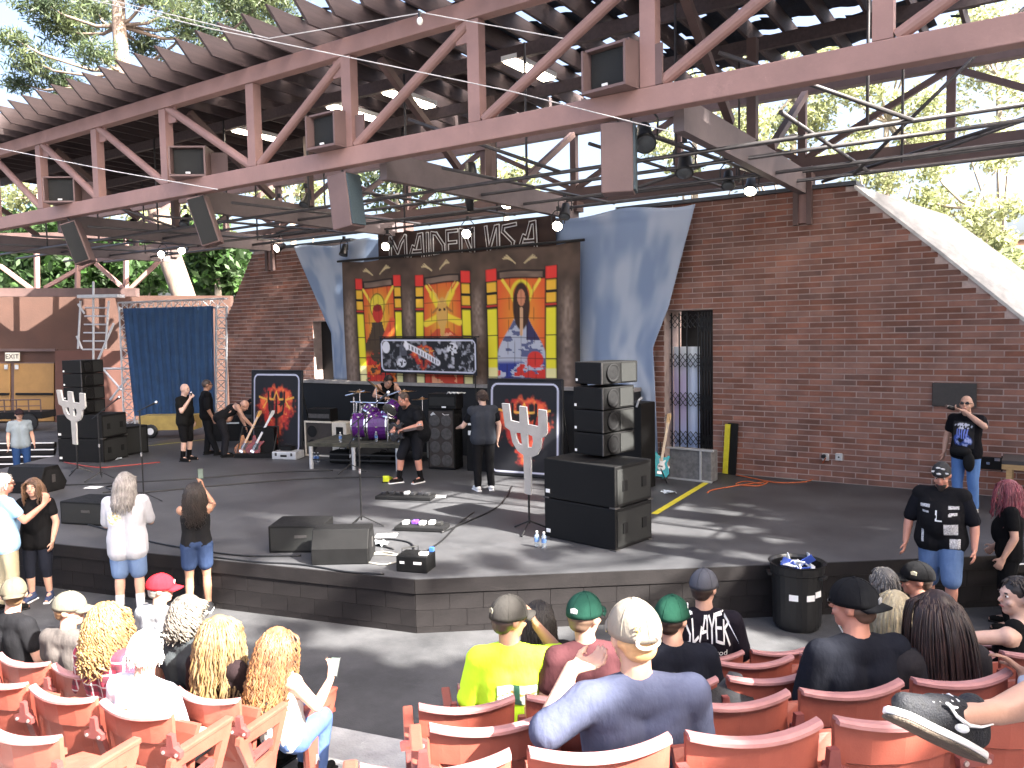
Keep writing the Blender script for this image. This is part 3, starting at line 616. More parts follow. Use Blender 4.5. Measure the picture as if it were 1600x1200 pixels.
# painted triptych banner
def C(h): return np.array(hx(h))
def lay(img, col, m): m = np.clip(m, 0, 1)[..., None]; return img*(1-m)+col*m
def box_m(U_, V_, x0, x1, y0, y1, s=.002): return ss(x0-s, x0+s, U_)*(1-ss(x1-s, x1+s, U_))*ss(y0-s, y0+s, V_)*(1-ss(y1-s, y1+s, V_))
def ell_m(U_, V_, cx, cy, rx, ry, s=.06): d = np.sqrt(((U_-cx)/rx)**2+((V_-cy)/ry)**2); return 1-ss(1-s, 1+s, d)
def seg_m(U_, V_, x0, y0, x1, y1, w_, asp=1.0):
    px, py, dx, dy = (U_-x0)*asp, V_-y0, (x1-x0)*asp, y1-y0; t = np.clip((px*dx+py*dy)/(dx*dx+dy*dy), 0, 1); d = np.hypot(px-t*dx, py-t*dy); return 1-ss(w_*.7, w_*1.2, d)
def triptych(U_, V_):
    n = fbm(U_*2, V_, 7, 2); img = mix(np.broadcast_to(C('#2f2420'), U_.shape+(3,)), np.broadcast_to(C('#6f5a4e'), U_.shape+(3,)), n*1.1-.1)
    # carved pillars between the windows
    for c in (.035, .315, .615, .955):
        p = np.exp(-((U_-c)/.022)**2); img = lay(img, C('#b09a8c'), p*.55*ss(.2, .4, V_)*(.4+.9*vnoise(U_*3, V_, 40, 5))); img = lay(img, C('#1d1614'), np.exp(-((U_-c-.04)/.016)**2)*.6*ss(.12, .3, V_))
    for c in (.17, .44, .78):
        for s_ in (-1, 1):
            for k in range(3): img = lay(img, C('#cdbb92'), seg_m(U_, V_, c+s_*(.018+k*.012), .115-.02*k, c+s_*(.05+k*.006), .055+.01*k, .006, 2.2)*.85)
    for i, (x0, x1, y0) in enumerate(((.068, .278, .14), (.348, .586, .14), (.652, .915, .14))):
        W_ = x1-x0; cw = W_*.15
        t = np.clip((V_-y0)/(1-y0), 0, 1); X = (U_-(x0+x1)/2)/(W_/2)
        gl = mix(np.broadcast_to(C('#d8302a'), U_.shape+(3,)), np.broadcast_to(C('#e9c13a'), U_.shape+(3,)), np.exp(-((X/.55)**2+((t-.42)/.3)**2))*(1.0 if i == 0 else .75))
        if i == 2: gl = mix(gl, np.broadcast_to(C('#ef7a2c'), U_.shape+(3,)), np.full(U_.shape, .35))
        img = lay(img, gl, box_m(U_, V_, x0+cw, x1-cw, y0+.075, .995))
        img = lay(img, C('#251a17'), box_m(U_, V_, x0+cw*1.0, x1-cw*1.0, y0+.02, y0+.082)); img = lay(img, C('#8a7468'), box_m(U_, V_, x0+cw*1.3, x1-cw*1.3, y0+.03, y0+.07)*(.5+.5*vnoise(U_, V_, 30)))
        for sx_ in (x0, x1-cw):
            img = lay(img, C('#17100f'), box_m(U_, V_, sx_-.003, sx_+cw+.003, y0-.005, .996))
            img = lay(img, C('#e03a34'), box_m(U_, V_, sx_, sx_+cw, y0, y0+.085))
            for a, b in ((.095, .165), (.185, .255)): img = lay(img, C('#edb93a'), box_m(U_, V_, sx_+.002, sx_+cw-.002, y0+a, y0+b))
            img = lay(img, C('#c8332c'), box_m(U_, V_, sx_, sx_+cw, y0+.262, y0+.275)); img = lay(img, C('#ebdf35'), box_m(U_, V_, sx_+.002, sx_+cw-.002, y0+.29, .93))
            img = lay(img, C('#efe6a8'), box_m(U_, V_, sx_+.002, sx_+cw-.002, .86, .99))
            for yy in (.62, .79, .93): img = lay(img, C('#2a1d18'), box_m(U_, V_, sx_, sx_+cw, yy, yy+.008))
        c = (x0+x1)/2; ins = box_m(U_, V_, x0+cw, x1-cw, y0+.075, .995)
        a2 = 2.2
        for s_ in (-1, 1): img = lay(img, C('#f0d04a'), seg_m(U_, V_, c+s_*.07, y0+.09, c+s_*.02, y0+.25, .012, a2)*ins)
        if i == 0:      # robed figure with a raised hand
            img = lay(img, C('#e8d040'), ell_m(U_, V_, c-.005, .37, .036, .105)*ins); img = lay(img, C('#2b1d16'), ell_m(U_, V_, c-.005, .37, .036, .105)*(1-ell_m(U_, V_, c-.005, .37, .033, .096)))
            rob = (np.abs(U_-c+.01) < .026+.058*ss(.5, .8, V_))*(V_ > .5)*1.0; img = lay(img, C('#4a3a2a'), rob*ins)
            img = lay(img, C('#c8362a'), ell_m(U_, V_, c-.005, .43, .026, .075)*ins); img = lay(img, C('#8f1f1a'), ell_m(U_, V_, c-.005, .385, .022, .03)*ins); img = lay(img, C('#e05a38'), seg_m(U_, V_, c+.02, .66, c+.06, .5, .03, a2)*ins)
            img = lay(img, C('#e87a30'), (fbm(U_, V_*.7, 30, 4) > .5)*ss(.72, .8, V_)*ins); img = lay(img, C('#c73126'), (fbm(U_, V_*.7, 36, 8) > .55)*ss(.72, .8, V_)*ins)
        elif i == 1:    # bearded face before a star, with two tall horns
            for k in range(5):
                a = math.pi/2+k*2*math.pi/5; img = lay(img, C('#f2da3e'), seg_m(U_, V_, c, .46, c+.085*math.cos(a)*.9, .46-.2*math.sin(a)*-1, .028, a2)*ins*.9)
            img = lay(img, C('#d9a95a'), ell_m(U_, V_, c, .45, .026, .12)*ins)
            for s_ in (-1, 1): img = lay(img, C('#e7c063'), seg_m(U_, V_, c+s_*.012, .37, c+s_*.030, .30, .009, a2)*ins); img = lay(img, C('#e7c063'), seg_m(U_, V_, c+s_*.030, .30, c+s_*.062, .21, .005, a2)*ins); img = lay(img, C('#a8703a'), seg_m(U_, V_, c+s_*.022, .41, c+s_*.042, .44, .010, a2)*ins); img = lay(img, C('#3b1a12'), ell_m(U_, V_, c+s_*.011, .425, .006, .011)*ins)
            img = lay(img, C('#d04a34'), (np.abs(U_-c) < .03+.05*ss(.56, .66, V_))*(V_ > .57)*ins*.9); img = lay(img, C('#efab80'), (fbm(U_, V_, 34, 6) > .55)*(np.abs(U_-c) < .055)*(V_ > .6)*ins); img = lay(img, C('#d9a95a'), ell_m(U_, V_, c, .56, .012, .07)*ins)
        else:           # long haired figure in a white robe
            img = lay(img, C('#e8d23c'), ell_m(U_, V_, c, .33, .042, .1)*ins); img = lay(img, C('#d8632e'), ell_m(U_, V_, c, .34, .033, .082)*ins)
            w2 = .02+.075*ss(.42, .78, V_); rob = ss(.0, .004, w2-np.abs(U_-c))*(V_ > .4); img = lay(img, C('#b7bccd'), rob*ins); img = lay(img, C('#5a6188'), rob*ins*(fbm(U_, V_, 26, 3) > .56)); img = lay(img, C('#35305a'), rob*ins*(V_ < .66)*(U_ > c+.02))
            img = lay(img, C('#3d261d'), ell_m(U_, V_, c, .42, .034, .17)*ins); img = lay(img, C('#d08a68'), ell_m(U_, V_, c, .36, .016, .06)*ins); img = lay(img, C('#e3b38a'), seg_m(U_, V_, c, .44, c, .62, .014, a2)*ins)
            lo = ss(.8, .84, V_)*ins; q = fbm(U_, V_, 22, 12); img = lay(img, C('#2c3a8c'), lo*(q > .55)); img = lay(img, C('#d5382f'), lo*(q < .4)); img = lay(img, C('#d5382f'), ell_m(U_, V_, c+.055, .8, .03, .06)*ins)
        # leading between the glass pieces
        for k in range(-2, 3):
            img = lay(img, C('#2a1410'), seg_m(U_, V_, c+k*.022, y0+.08, c+k*.03, .99, .0022, a2)*ins*.5)
        for yy in (.36, .50, .64, .79, .93): img = lay(img, C('#2a1410'), box_m(U_, V_, x0+cw, x1-cw, yy, yy+.006)*.55)
    return img
tb_ = thing('painted_banner', 'wide brown banner painted with three red and yellow stained glass windows', 'banner', (-11.75, 14.83, 1.6))
def tpos(u, v):
    x = -15.22+7.02*u; z = 4.74-3.1*v; sag = .05*math.sin(math.pi*u*4)**2*(1-v)
    return V3((x + .05*(.5-u)*v*2, 14.83-.03*math.sin(u*40)*(.3+v*.5)-.025*math.sin(u*13+v*3), z-sag))
painted('painted_sheet', tb_, tpos, 300, 150, triptych)
mb = MB(); mb.tube((-15.35, 14.8, 4.76), (-8.1, 14.8, 4.75), .03); mb.build('pole', M_black, tb_, world=True)

# lettered banner above
M_ban = mat('brown banner cloth', hx('#3b2a26'), .85, .2, 3); M_wlet = mat('white ink', (.72, .70, .70), .7, .06)
lb_ = thing('lettered_banner', 'dark brown banner lettered MAIDEN USA in white angular outline', 'banner', (-11.5, 15.0, 4.6))
mb = MB(); mb.grid([[V3((-14.08+5.2*i/40, 14.98+.02*math.sin(i*.9), z)) for i in range(41)] for z in (5.36, 5.1, 4.85, 4.6)]); o = mb.build('sheet', M_ban, lb_, smooth=True, world=True)
FONT = {'M': (.9, [[(0, -.25), (.02, .98), (.18, .75), (.42, .3), (.62, .72), (.86, 1), (.88, -.02)]]), 'A': (.8, [[(0, -.02), (.2, .5), (.34, .42), (.52, .98), (.7, 1), (.74, -.02)], [(.24, .28), (.74, .28)]]),
        'I': (.12, [[(.04, 0), (.04, 1)]]), 'D': (.62, [[(0, 0), (0, 1), (.22, .95), (.58, .45), (.6, 0), (0, 0)]]), 'E': (.52, [[(.5, 1), (0, 1), (0, 0), (.5, 0)], [(0, .52), (.44, .52)]]),
        'N': (.66, [[(0, 0), (0, 1), (.14, .95), (.5, .1), (.62, .05), (.62, 1)]]), 'U': (.6, [[(0, 1), (.12, .0), (.46, .98), (.58, 1), (.58, 0)]]), 'S': (.62, [[(.62, 1), (.08, .95), (.05, .75), (.5, .3), (.46, .04), (0, 0)]]),
        'L': (.5, [[(0, 1), (.04, 0), (.46, .14)]]), 'Y': (.5, [[(0, 1), (.24, .5), (.22, -.15)], [(.24, .5), (.48, 1)]]), 'R': (.56, [[(0, 0), (.06, 1), (.46, .72), (.08, .5), (.52, 0)]])}
def strokes(mb, txt, o, ux, uy, h, w_, nrm, z0, gap=.16, zig=0.0, arch=None, sub=1):
    x = 0; k = 0; o, ux, uy, nrm = V3(o), V3(ux), V3(uy), V3(nrm)
    for ch in txt:
        if ch == ' ': x += .42; continue
        adv, sts = FONT[ch]
        for stt in sts:
            for (a, b) in zip(stt, stt[1:]):
                p = V3((x+a[0], a[1], 0)); q = V3((x+b[0], b[1], 0))
                if arch: p.y = p.y*arch(p.x)[1]+arch(p.x)[0]; q.y = q.y*arch(q.x)[1]+arch(q.x)[0]
                d = (q-p); 
                if d.length < 1e-6: continue
                d.normalize(); nn = V3((-d.y, d.x, 0))*(w_/2); p2, q2 = p-d*w_*.42, q+d*w_*.42; off = nrm*(z0+k*.00025); k += 1
                for s_ in range(sub):
                    a2, b2 = p2.lerp(q2, s_/sub), p2.lerp(q2, (s_+1)/sub)
                    mb.add([o+(ux*c.x+uy*c.y)*h+off for c in (a2-nn, b2-nn, b2+nn, a2+nn)], [(0, 1, 2, 3)])
        x += adv+gap
    return x-gap
tw = sum(.42 if c == ' ' else FONT[c][0]+.16 for c in 'MAIDEN USA')-.16
hh = .55; sc_ = 4.3/(tw*hh)
xl = -13.65
for ch in 'MAIDEN USA':
    if ch == ' ': xl += .42*hh*sc_; continue
    mb = MB(); strokes(mb, ch, (xl, 14.95, 4.70), (sc_, 0, 0), (0, 0, 1), hh, .17, (0, -1, 0), .0); lo_ = mb.build('letter', M_wlet, lb_, world=True); lo_['kind'] = 'stuff'
    mb = MB(); strokes(mb, ch, (xl, 14.95, 4.70), (sc_, 0, 0), (0, 0, 1), hh, .085, (0, -1, 0), .012); mb.build('letter_core', M_ban, lo_, world=True)['kind'] = 'stuff'
    xl += (FONT[ch][0]+.16)*hh*sc_

# flame boards
def flame(U_, V_, asp=.78, bg='#14151d', line=True):
    img = np.broadcast_to(C(bg), U_.shape+(3,)).copy(); x = (U_-.5)*asp*2; y = V_
    q = fbm(U_*asp, V_, 16, 5); prof = np.interp(V_, [0, .14, .22, .34, .5, .62, .75, .9, 1], [0, .12, .48, .64, .56, .42, .26, .10, 0])
    m = ss(.0, .22, prof - np.abs(x) + (q-.5)*.5)*ss(.12, .2, V_)*(1-ss(.82, .92, V_)); gaps = ss(.35, .6, vnoise(U_*asp, V_*.45, 15, 8)+.35*ss(.25, .45, V_)); m = m*gaps
    img = lay(img, C('#b5302a'), m); img = lay(img, C('#e8653a'), m*ss(.45, .75, fbm(U_*asp, V_, 11, 9))*.9); img = lay(img, C('#f0a050'), m*ss(.62, .82, fbm(U_*asp, V_, 24, 2))*.6)
    ux_, D_ = np.abs(x), C('#1a1413')
    em = np.zeros(U_.shape)
    for a in ((0, .30, 0, .70), (0, .45, .25, .36), (.25, .36, .25, .26), (.0, .55, .2, .5), (.2, .5, .25, .36)):
        em = np.maximum(em, 1-ss(.022, .034, np.hypot(ux_-(np.clip(((ux_-a[0])*(a[2]-a[0])+(y-a[1])*(a[3]-a[1]))/((a[2]-a[0])**2+(a[3]-a[1])**2+1e-9), 0, 1)*(a[2]-a[0])+a[0]), y-(np.clip(((ux_-a[0])*(a[2]-a[0])+(y-a[1])*(a[3]-a[1]))/((a[2]-a[0])**2+(a[3]-a[1])**2+1e-9), 0, 1)*(a[3]-a[1])+a[1]))))
    em = em*(1-box_m(ux_, y, .03, .13, .41, .47)); halo = np.zeros(U_.shape)
    for a in ((.3, .34, .55, .31), (.3, .36, .42, .44), (.0, .24, .08, .33), (.08, .34, .24, .33)):
        t = np.clip(((ux_-a[0])*(a[2]-a[0])+(y-a[1])*(a[3]-a[1]))/((a[2]-a[0])**2+(a[3]-a[1])**2), 0, 1); halo = np.maximum(halo, 1-ss(.008, .016, np.hypot(ux_-a[0]-t*(a[2]-a[0]), y-a[1]-t*(a[3]-a[1]))))
    img = lay(img, C('#e7b04a'), halo*.85); img = lay(img, D_, em)
    if line:
        bx, by = np.abs(U_-.5)*asp, np.abs(V_-.5); rx_, ry_, rr = .5*asp-.035, .5-.035, .07
        qx, qy = np.maximum(bx-rx_+rr, 0), np.maximum(by-ry_+rr, 0); d = np.hypot(qx, qy)+np.minimum(np.maximum(bx-rx_, by-ry_)+rr, 0)-rr
        img = lay(img, C('#c9cbe0'), 1-ss(.006, .011, np.abs(d)))
    return img
def flame_board(label, a, b, h, lean):
    a, b = V3(a), V3(b); t = thing('flame_board', label, 'banner', (a+b)/2, group='flame emblem banners'); d = (b-a).normalized(); nn = V3((d.y, -d.x, 0))
    def pos(u, v): return a.lerp(b, u) + V3((0, 0, .03+h*(1-v))) - nn*(lean*(1-v)) + nn*.02
    painted('printed_sheet', t, pos, 90, 120, flame)
    mb = MB(); A = [a-d*.02, b+d*.02]; top = V3((0, 0, h+.05))-nn*lean
    for p, q in ((A[0], A[0]+top), (A[1], A[1]+top), (A[0]+top, A[1]+top), (A[0]+V3((0, 0, .03)), A[1]+V3((0, 0, .03)))): mb.tube(p, q, .022)
    mb.build('frame', M_black, t, world=True); mb = MB()
    for p in A: mb.tube(p+top*.75, p-nn*.5, .015)
    mb.build('rear_leg', M_black, t, world=True); mb = MB(); back = [a+nn*.012, b+nn*.012]; mb.add([back[0], back[1], back[1]+top, back[0]+top], [(0, 1, 2, 3)]); mb.build('backing', M_blackm, t, world=True)
flame_board('black board with a flaming emblem standing left of the guitar amplifier', U(395, 708), U(471, 713), 1.98, .12)
flame_board('black board with a flaming emblem standing behind the right silver fork', U(764, 742), U(877, 750), 1.88, .10)

# small collage banner behind the drums
cb = thing('collage_banner', 'small black banner with grey collage and red emblem behind the drums', 'banner', (-12.2, 14.6, 1.6))
def collage(U_, V_):
    n = fbm(U_*3.5, V_, 9, 21); img = mix(np.broadcast_to(C('#1a1b22'), U_.shape+(3,)), np.broadcast_to(C('#b9bac6'), U_.shape+(3,)), ss(.5, .75, n)*(.45+.55*ss(.45, .7, U_)))
    img = lay(img, C('#dcdde6'), ell_m(U_, V_, .065, .27, .04, .17)); img = lay(img, C('#5c5e6a'), box_m(U_, V_, .22, .30, .2, .5)*.7); img = lay(img, C('#d4d5de'), ell_m(U_, V_, .235, .70, .055, .13)*(vnoise(U_*3.5, V_, 22) > .35)); img = lay(img, C('#d4d5de'), ell_m(U_, V_, .76, .3, .05, .17)*(vnoise(U_*3.5, V_, 20, 4) > .4))
    f = flame((U_-.46)*1.6*1.9+.5, V_*.95-.02, .78, line=False); mm = (np.abs(U_-.46) < .17)*ss(.02, .1, np.max(f, axis=-1)-.03); img = lay(img, f, mm)
    # tilted white lettering band
    w0 = seg_m(U_, V_, .29, .20, .62, .68, .085, 3.5); img = lay(img, C('#e6e6ee'), w0); k = (U_-.29)/.33; img = lay(img, C('#3c3e48'), seg_m(U_, V_, .30, .22, .61, .67, .055, 3.5)*(np.sin(k*70) > -.1)*.8); img = lay(img, C('#e6e6ee'), seg_m(U_, V_, .285, .06, .30, .30, .05, 3.5))
    bx, by = np.abs(U_-.5)*3.5, np.abs(V_-.5); rx_, ry_, rr = 1.69, .43, .12; qx, qy = np.maximum(bx-rx_+rr, 0), np.maximum(by-ry_+rr, 0); d = np.hypot(qx, qy)+np.minimum(np.maximum(bx-rx_, by-ry_)+rr, 0)-rr
    img = lay(img, C('#14151d'), ss(0, .01, d)); return lay(img, C('#d0d2e4'), 1-ss(.012, .022, np.abs(d)))
painted('printed_sheet', cb, lambda u, v: V3((-13.72+2.98*u, 14.55+.02*math.sin(u*17), 2.78-.03*u-.86*v)), 150, 50, collage)
mb = MB(); mb.tube((-13.75, 14.57, 2.80), (-10.7, 14.57, 2.77), .015); mb.tube((-13.6, 14.6, 0), (-13.6, 14.6, 2.79), .015); mb.tube((-10.85, 14.6, 0), (-10.85, 14.6, 2.77), .015); mb.build('stand', M_black, cb, world=True)

# silver fork signs
M_slv = mat('brushed silver paint', (.24, .24, .245), .5, .12, 6, .1, 80); M_slvw = mat('white painted edge', (.82, .82, .82), .5, .04)
OUT = [(85, 165), (135, 168), (148, 283), (208, 296), (208, 183), (257, 190), (268, 308), (337, 322), (340, 205), (395, 212), (400, 365), (385, 390), (360, 400), (355, 470), (330, 515), (285, 535), (280, 795), (235, 785), (230, 520), (190, 490), (155, 430), (140, 350), (105, 325)]
H1 = [(178, 366), (214, 366), (224, 452), (200, 440), (185, 405)]; H2 = [(262, 372), (296, 388), (300, 425), (290, 468), (265, 466)]
nz = lambda l: [((x-255)/480., (790-y)/480.) for x, y in l]
def fork(label, base, rz, h0, tripod=True):
    t = thing('fork_sign', label, 'sign', base, rz, 'silver fork signs'); t.scale = (.9, .9, .9) if 'left' in label else (1, 1, 1)
    mb = MB(); prism_holes(mb, [nz(OUT), nz(H1), nz(H2)], (0, .035, h0), (1, 0, 0), (0, 0, 1), .07); n = len(mb.f)
    for i, f in enumerate(mb.f): mb.m[i] = 0 if len(f) == 3 else 1
    mb.build('fork', [M_slv, M_slvw], t); mb = MB(); mb.tube((0, .05, .12), (0, .05, h0+.5), .016)
    mb.build('pole', M_black, t); mb = MB()
    for k in range(3): a = k*2.1+.4; mb.tube((0, .05, .16), (.33*math.cos(a), .05+.33*math.sin(a), .012), .012)
    mb.build('tripod', M_black, t)
fork('large silver fork sign on a black tripod beside the right speaker stack', U(826, 832), R(20), .56)
fork('silver fork sign in front of the left speaker stack', U(120, 741), R(36), .72)
# ================================================================== stage equipment
M_cab = mat('black textured cabinet', (.005, .005, .0055), .65, .25, 12, .25, 160, scuff=.12, spec=.22); M_edge = mat('worn black edge', (.05, .047, .047), .6, .4, 14)
M_cream = mat('cream tolex', (.55, .50, .42), .7, .15, 9); M_grille = mat('brown speaker cloth', (.035, .029, .027), .85, .25, 30, .2, 200); M_paper = mat('white paper', (.8, .8, .8), .8, .04)
M_bottle = mat('clear plastic', (.75, .82, .88), .08, .03, trans=.85); M_blab = mat('blue bottle label', (.10, .20, .45), .5, .3, 40); M_capw = mat('white bottle cap', (.8, .8, .8), .4)
def cab(t, name, c, s, m=None, bevel=.012): return MB().box(c, s).build(name, m or M_cab, t, bevel=bevel)
# right speaker stack: two subwoofers, four array boxes
def pa_sub(label, base, rz, z, W=1.22, D=.84, Hh=.555):
    t = thing('subwoofer', label, 'speaker', (base[0], base[1], z), rz, 'subwoofers'); b = cab(t, 'cabinet', (0, 0, Hh/2), (W, D, Hh-.008))
    MB().box((W/2+.004, 0, Hh/2), (.012, D-.08, Hh-.1)).build('grille', M_grl, b); MB().box((-W/2+.07, -D/2-.004, .1), (.07, .008, .05)).build('badge', M_white, b)
    MB().box((W/2+.012, -D/2+.2, Hh/2), (.02, .1, .14)).build('handle', M_blackm, b); MB().box((W/2+.012, D/2-.2, Hh/2), (.02, .1, .14)).build('handle', M_blackm, b)
    mb = MB()
    for i in (-1, 1):
        for j in (-1, 1): mb.box((i*(W/2-.04), j*(D/2-.04), .004), (.1, .1, .02))
    mb.build('foot', M_edge, b); return t
def arr_box(label, base, rz, z, W=.53, D=.72, Hh=.315, tilt=0, led=0):
    t = thing('array_speaker', label, 'speaker', (base[0], base[1], z), rz, 'line array speakers'); b = MB().box((0, 0, Hh/2), (W, D, Hh-.01)).build('cabinet', M_cab, t, bevel=.012)
    MB().lathe([(.02, 0), (.1, .012), (.125, .0), (.13, .02), (.11, .022), (.05, -.02)], c=(W/2+.002, -D/2+.2, Hh/2), M=Matrix.Rotation(R(90), 3, 'Y'), n=18).build('horn', M_blackm, b, smooth=True)
    MB().box((W/2+.005, D/2-.2, Hh/2), (.012, .3, Hh-.06)).build('grille', M_grl, b); MB().box((-W/2+.04, -D/2-.004, .06), (.035, .006, .035)).build('badge', M_white, b)
    MB().box((W/2-.015, -D/2-.004, Hh/2), (.02, .012, Hh-.02)).build('rigging', M_edge, b); return t
cR = U(962, 862); rzR = R(-9.5); RM = Matrix.Rotation(rzR, 3, 'Z'); ctr = cR + RM @ V3((-.61, .42, 0))
pa_sub('lower black subwoofer of the right speaker stack', ctr, rzR, 0); pa_sub('upper black subwoofer of the right speaker stack', ctr, rzR, .56)
pl_ = U(897, 712, 1.12); c2 = pl_ + RM @ V3((.265, .36, 0))
for k, nm in enumerate(('lowest', 'second lowest', 'second highest', 'topmost')):
    arr_box('%s array speaker on the right subwoofers' % nm, c2 + (RM @ V3((.0, -.0, 0)) if k < 3 else RM @ V3((.03, .02, 0))), rzR + (R(-6) if k == 3 else 0), 1.15+k*.318 + (.03 if k == 3 else 0))
# left stack
cL = U(92, 722); rzL = R(22); RL = Matrix.Rotation(rzL, 3, 'Z'); ctl = cL + RL @ V3((.61, .42, 0))
pa_sub('lower black subwoofer of the far left speaker stack', ctl, rzL, 0); pa_sub('upper black subwoofer of the far left speaker stack', ctl, rzL, .56)
for k, nm in enumerate(('lowest', 'second lowest', 'second highest', 'topmost')): arr_box('%s array speaker on the far left subwoofers' % nm, ctl + RL @ V3((-.15, -.02, 0)), rzL, 1.13+k*.318)
t = thing('monitor_box', 'black box speaker behind the far left speaker stack', 'speaker', U(200, 708)); cab(t, 'cabinet', (0, 0, .35), (.7, .7, .7)); MB().box((.352, 0, .35), (.01, .6, .6)).build('grille', M_grl, t)
# floor boxes and wedges
def floorbox(label, p, rz, s): t = thing('floor_monitor', label, 'speaker', p, rz, 'floor boxes along the stage front'); b = cab(t, 'cabinet', (0, 0, s[2]/2), s); MB().box((s[0]*.1, -s[1]/2-.005, s[2]*.6), (.16, .01, .04)).build('handle', M_edge, b); MB().box((0, -s[1]/2-.002, s[2]/2), (s[0]-.06, .006, s[2]-.06)).build('grille', M_grl, b); return t
pB = (U(410, 862)+U(497, 866))/2 + V3((-.1, .3, 0)); floorbox('low flat topped black box behind the front wedge monitor', pB, R(32), (.72, .6, .36))
floorbox('black box speaker at the stage edge behind the two standing women', U(122, 822)+V3((-.1, .35, 0)), R(18), (.82, .6, .36))
def wedge(label, p, rz, s=1.0):
    t = thing('wedge_monitor', label, 'speaker', p, rz, 'wedge monitors'); prof = [(-.27, 0), (.22, 0), (.29, .12), (.12, .43), (-.16, .43), (-.27, .2)]
    mb = MB(); mb.prism([(a*s, b*s) for a, b in prof], (-.36*s, 0, 0), (0, 1, 0), (0, 0, 1), .72*s); b = mb.build('cabinet', M_cab, t, bevel=.012)
    mb = MB(); mb.prism([(a*s*.8, b*s*.8+.03) for a, b in prof], (.361*s, 0, 0), (0, 1, 0), (0, 0, 1), .004); mb.build('side_panel', M_blackm, b); MB().box((.365*s, 0, .22*s), (.012, .07*s, .13*s)).build('handle', M_edge, b)
    a, c = V3((0, .29*s, .12*s)), V3((0, .12*s, .43*s)); n_ = V3((0, .31, .17)).normalized(); mb = MB(); mb.beam(a.lerp(c, .08)+n_*.006, a.lerp(c, .92)+n_*.006, .64*s, .012, up=n_); mb.build('grille', M_grl, b); return t
wedge('black wedge monitor at the front corner of the stage', U(520, 880)+V3((-.02, .22, 0)), R(34))
wedge('black wedge monitor at the far left of the stage edge', U(48, 768)+V3((0, .1, 0)), R(20), 1.15)
# rack unit at the corner
t = thing('pedal_case', 'small black carry case with a handle at the stage corner', 'case', U(644, 893)+V3((-.02, .1, 0)), R(18)); b = cab(t, 'case', (0, 0, .1), (.4, .3, .2)); MB().path([(-.16, -.05, .2), (-.16, -.05, .26), (-.02, .12, .26), (-.02, .12, .2)], .008, 5).build('handle', M_black, b)
MB().box((-.12, -.152, .12), (.06, .006, .03)).build('badge', M_white, b); MB().box((.08, -.152, .12), (.1, .006, .03)).build('badge', M_white, b); MB().box((.12, -.04, .215), (.1, .07, .03)).build('power_plug', M_white, b); MB().box((.17, .1, .23), (.05, .05, .05)).build('blue_plug', mat('blue plastic', (.05, .16, .6), .4), b)
def pedalboard(label, p, rz, n, cols):
    t = thing('pedalboard', label, 'pedalboard', p, rz, 'pedalboards'); MB().box((0, 0, .035), (n*.13+.1, .34, .06)).build('tray', M_blackm, t, bevel=.01)
    for i in range(n):
        q = MB().box((-n*.065+.065+i*.13, .02+.05*(i % 2), .09), (.085, .12, .05)).build('pedal', mat('pedal '+cols[i % len(cols)], cols[i % len(cols)], .4), t, bevel=.008); MB().tube((-n*.065+.065+i*.13, -.01+.05*(i % 2), .115), (-n*.065+.065+i*.13, -.01+.05*(i % 2), .128), .012).build('switch', M_chrome, q)
pedalboard('pedalboard of white and purple pedals near the front mic stand', U(653, 829)+V3((0, .1, 0)), R(22), 5, ['#d8d8d8', '#6a3fae', '#cfcfcf', '#e0e0e0', '#2b2b2b'])
pedalboard('dark pedalboard in front of the bearded guitarist', U(634, 779), R(22), 7, ['#26262a', '#2e2e30', '#1d1d1f', '#c9c9c9', '#3a3a3c'])
def paper(label, p, rz, s=(.3, .21)): tag(MB().box(V3(p)+V3((0, 0, .006)), (s[0], s[1], .003), rz).build('set_list', M_paper), label, 'paper', 'set lists on the stage')
paper('white set list on the deck beside the front mic stand', U(604, 837), .6); paper('white set list beside the dark pedalboard', U(684, 776), .5); paper('white set list under the left mic stand', U(146, 762), .4); paper('white paper at the stage edge behind the grey haired man', U(163, 815), .3)
# mic stands
def mic_stand(label, p, h, boom=None, mic=True, rz=0.0):
    t = thing('mic_stand', label, 'mic stand', p, rz, 'microphone stands'); mb = MB(); mb.tube((0, 0, .1), (0, 0, h), .012); mb.build('pole', M_black, t); mb = MB()
    for k in range(3): a = k*2.094+.5; mb.tube((0, 0, .17), (.34*math.cos(a), .34*math.sin(a), .012), .011)
    mb.build('tripod', M_black, t); MB().tube((0, 0, h*.5), (0, 0, h*.5+.07), .02).build('clutch', M_chrome, t); a = V3((0, 0, h))
    if boom: b = V3(boom); MB().tube(a-(b-a)*.35, b, .009).build('boom', M_black, t)
    else: b = a
    if mic:
        d = (b-a).normalized() if boom else V3((.5, -.5, .4)).normalized(); q = MB().tube(b-d*.02, b+d*.15, .013, .02).build('microphone', M_black, t); MB().ell(b+d*.18, (.03, .03, .034)).build('mic_grille', M_chrome, q, smooth=True)
mic_stand('tall black mic stand left of the grey haired man', U(225, 784), 1.62, (.1, .08, 1.68)); mic_stand('black boom mic stand in front of the left speaker stack', U(158, 750), 1.35, (.45, .1, 1.62)); mic_stand('tall black mic stand at the centre front of the stage', U(565, 823), 1.62, (.30, .15, 1.9))
mic_stand('low mic stand aimed at the bass drum', U(548, 738), .62, (.28, .2, 1.02))
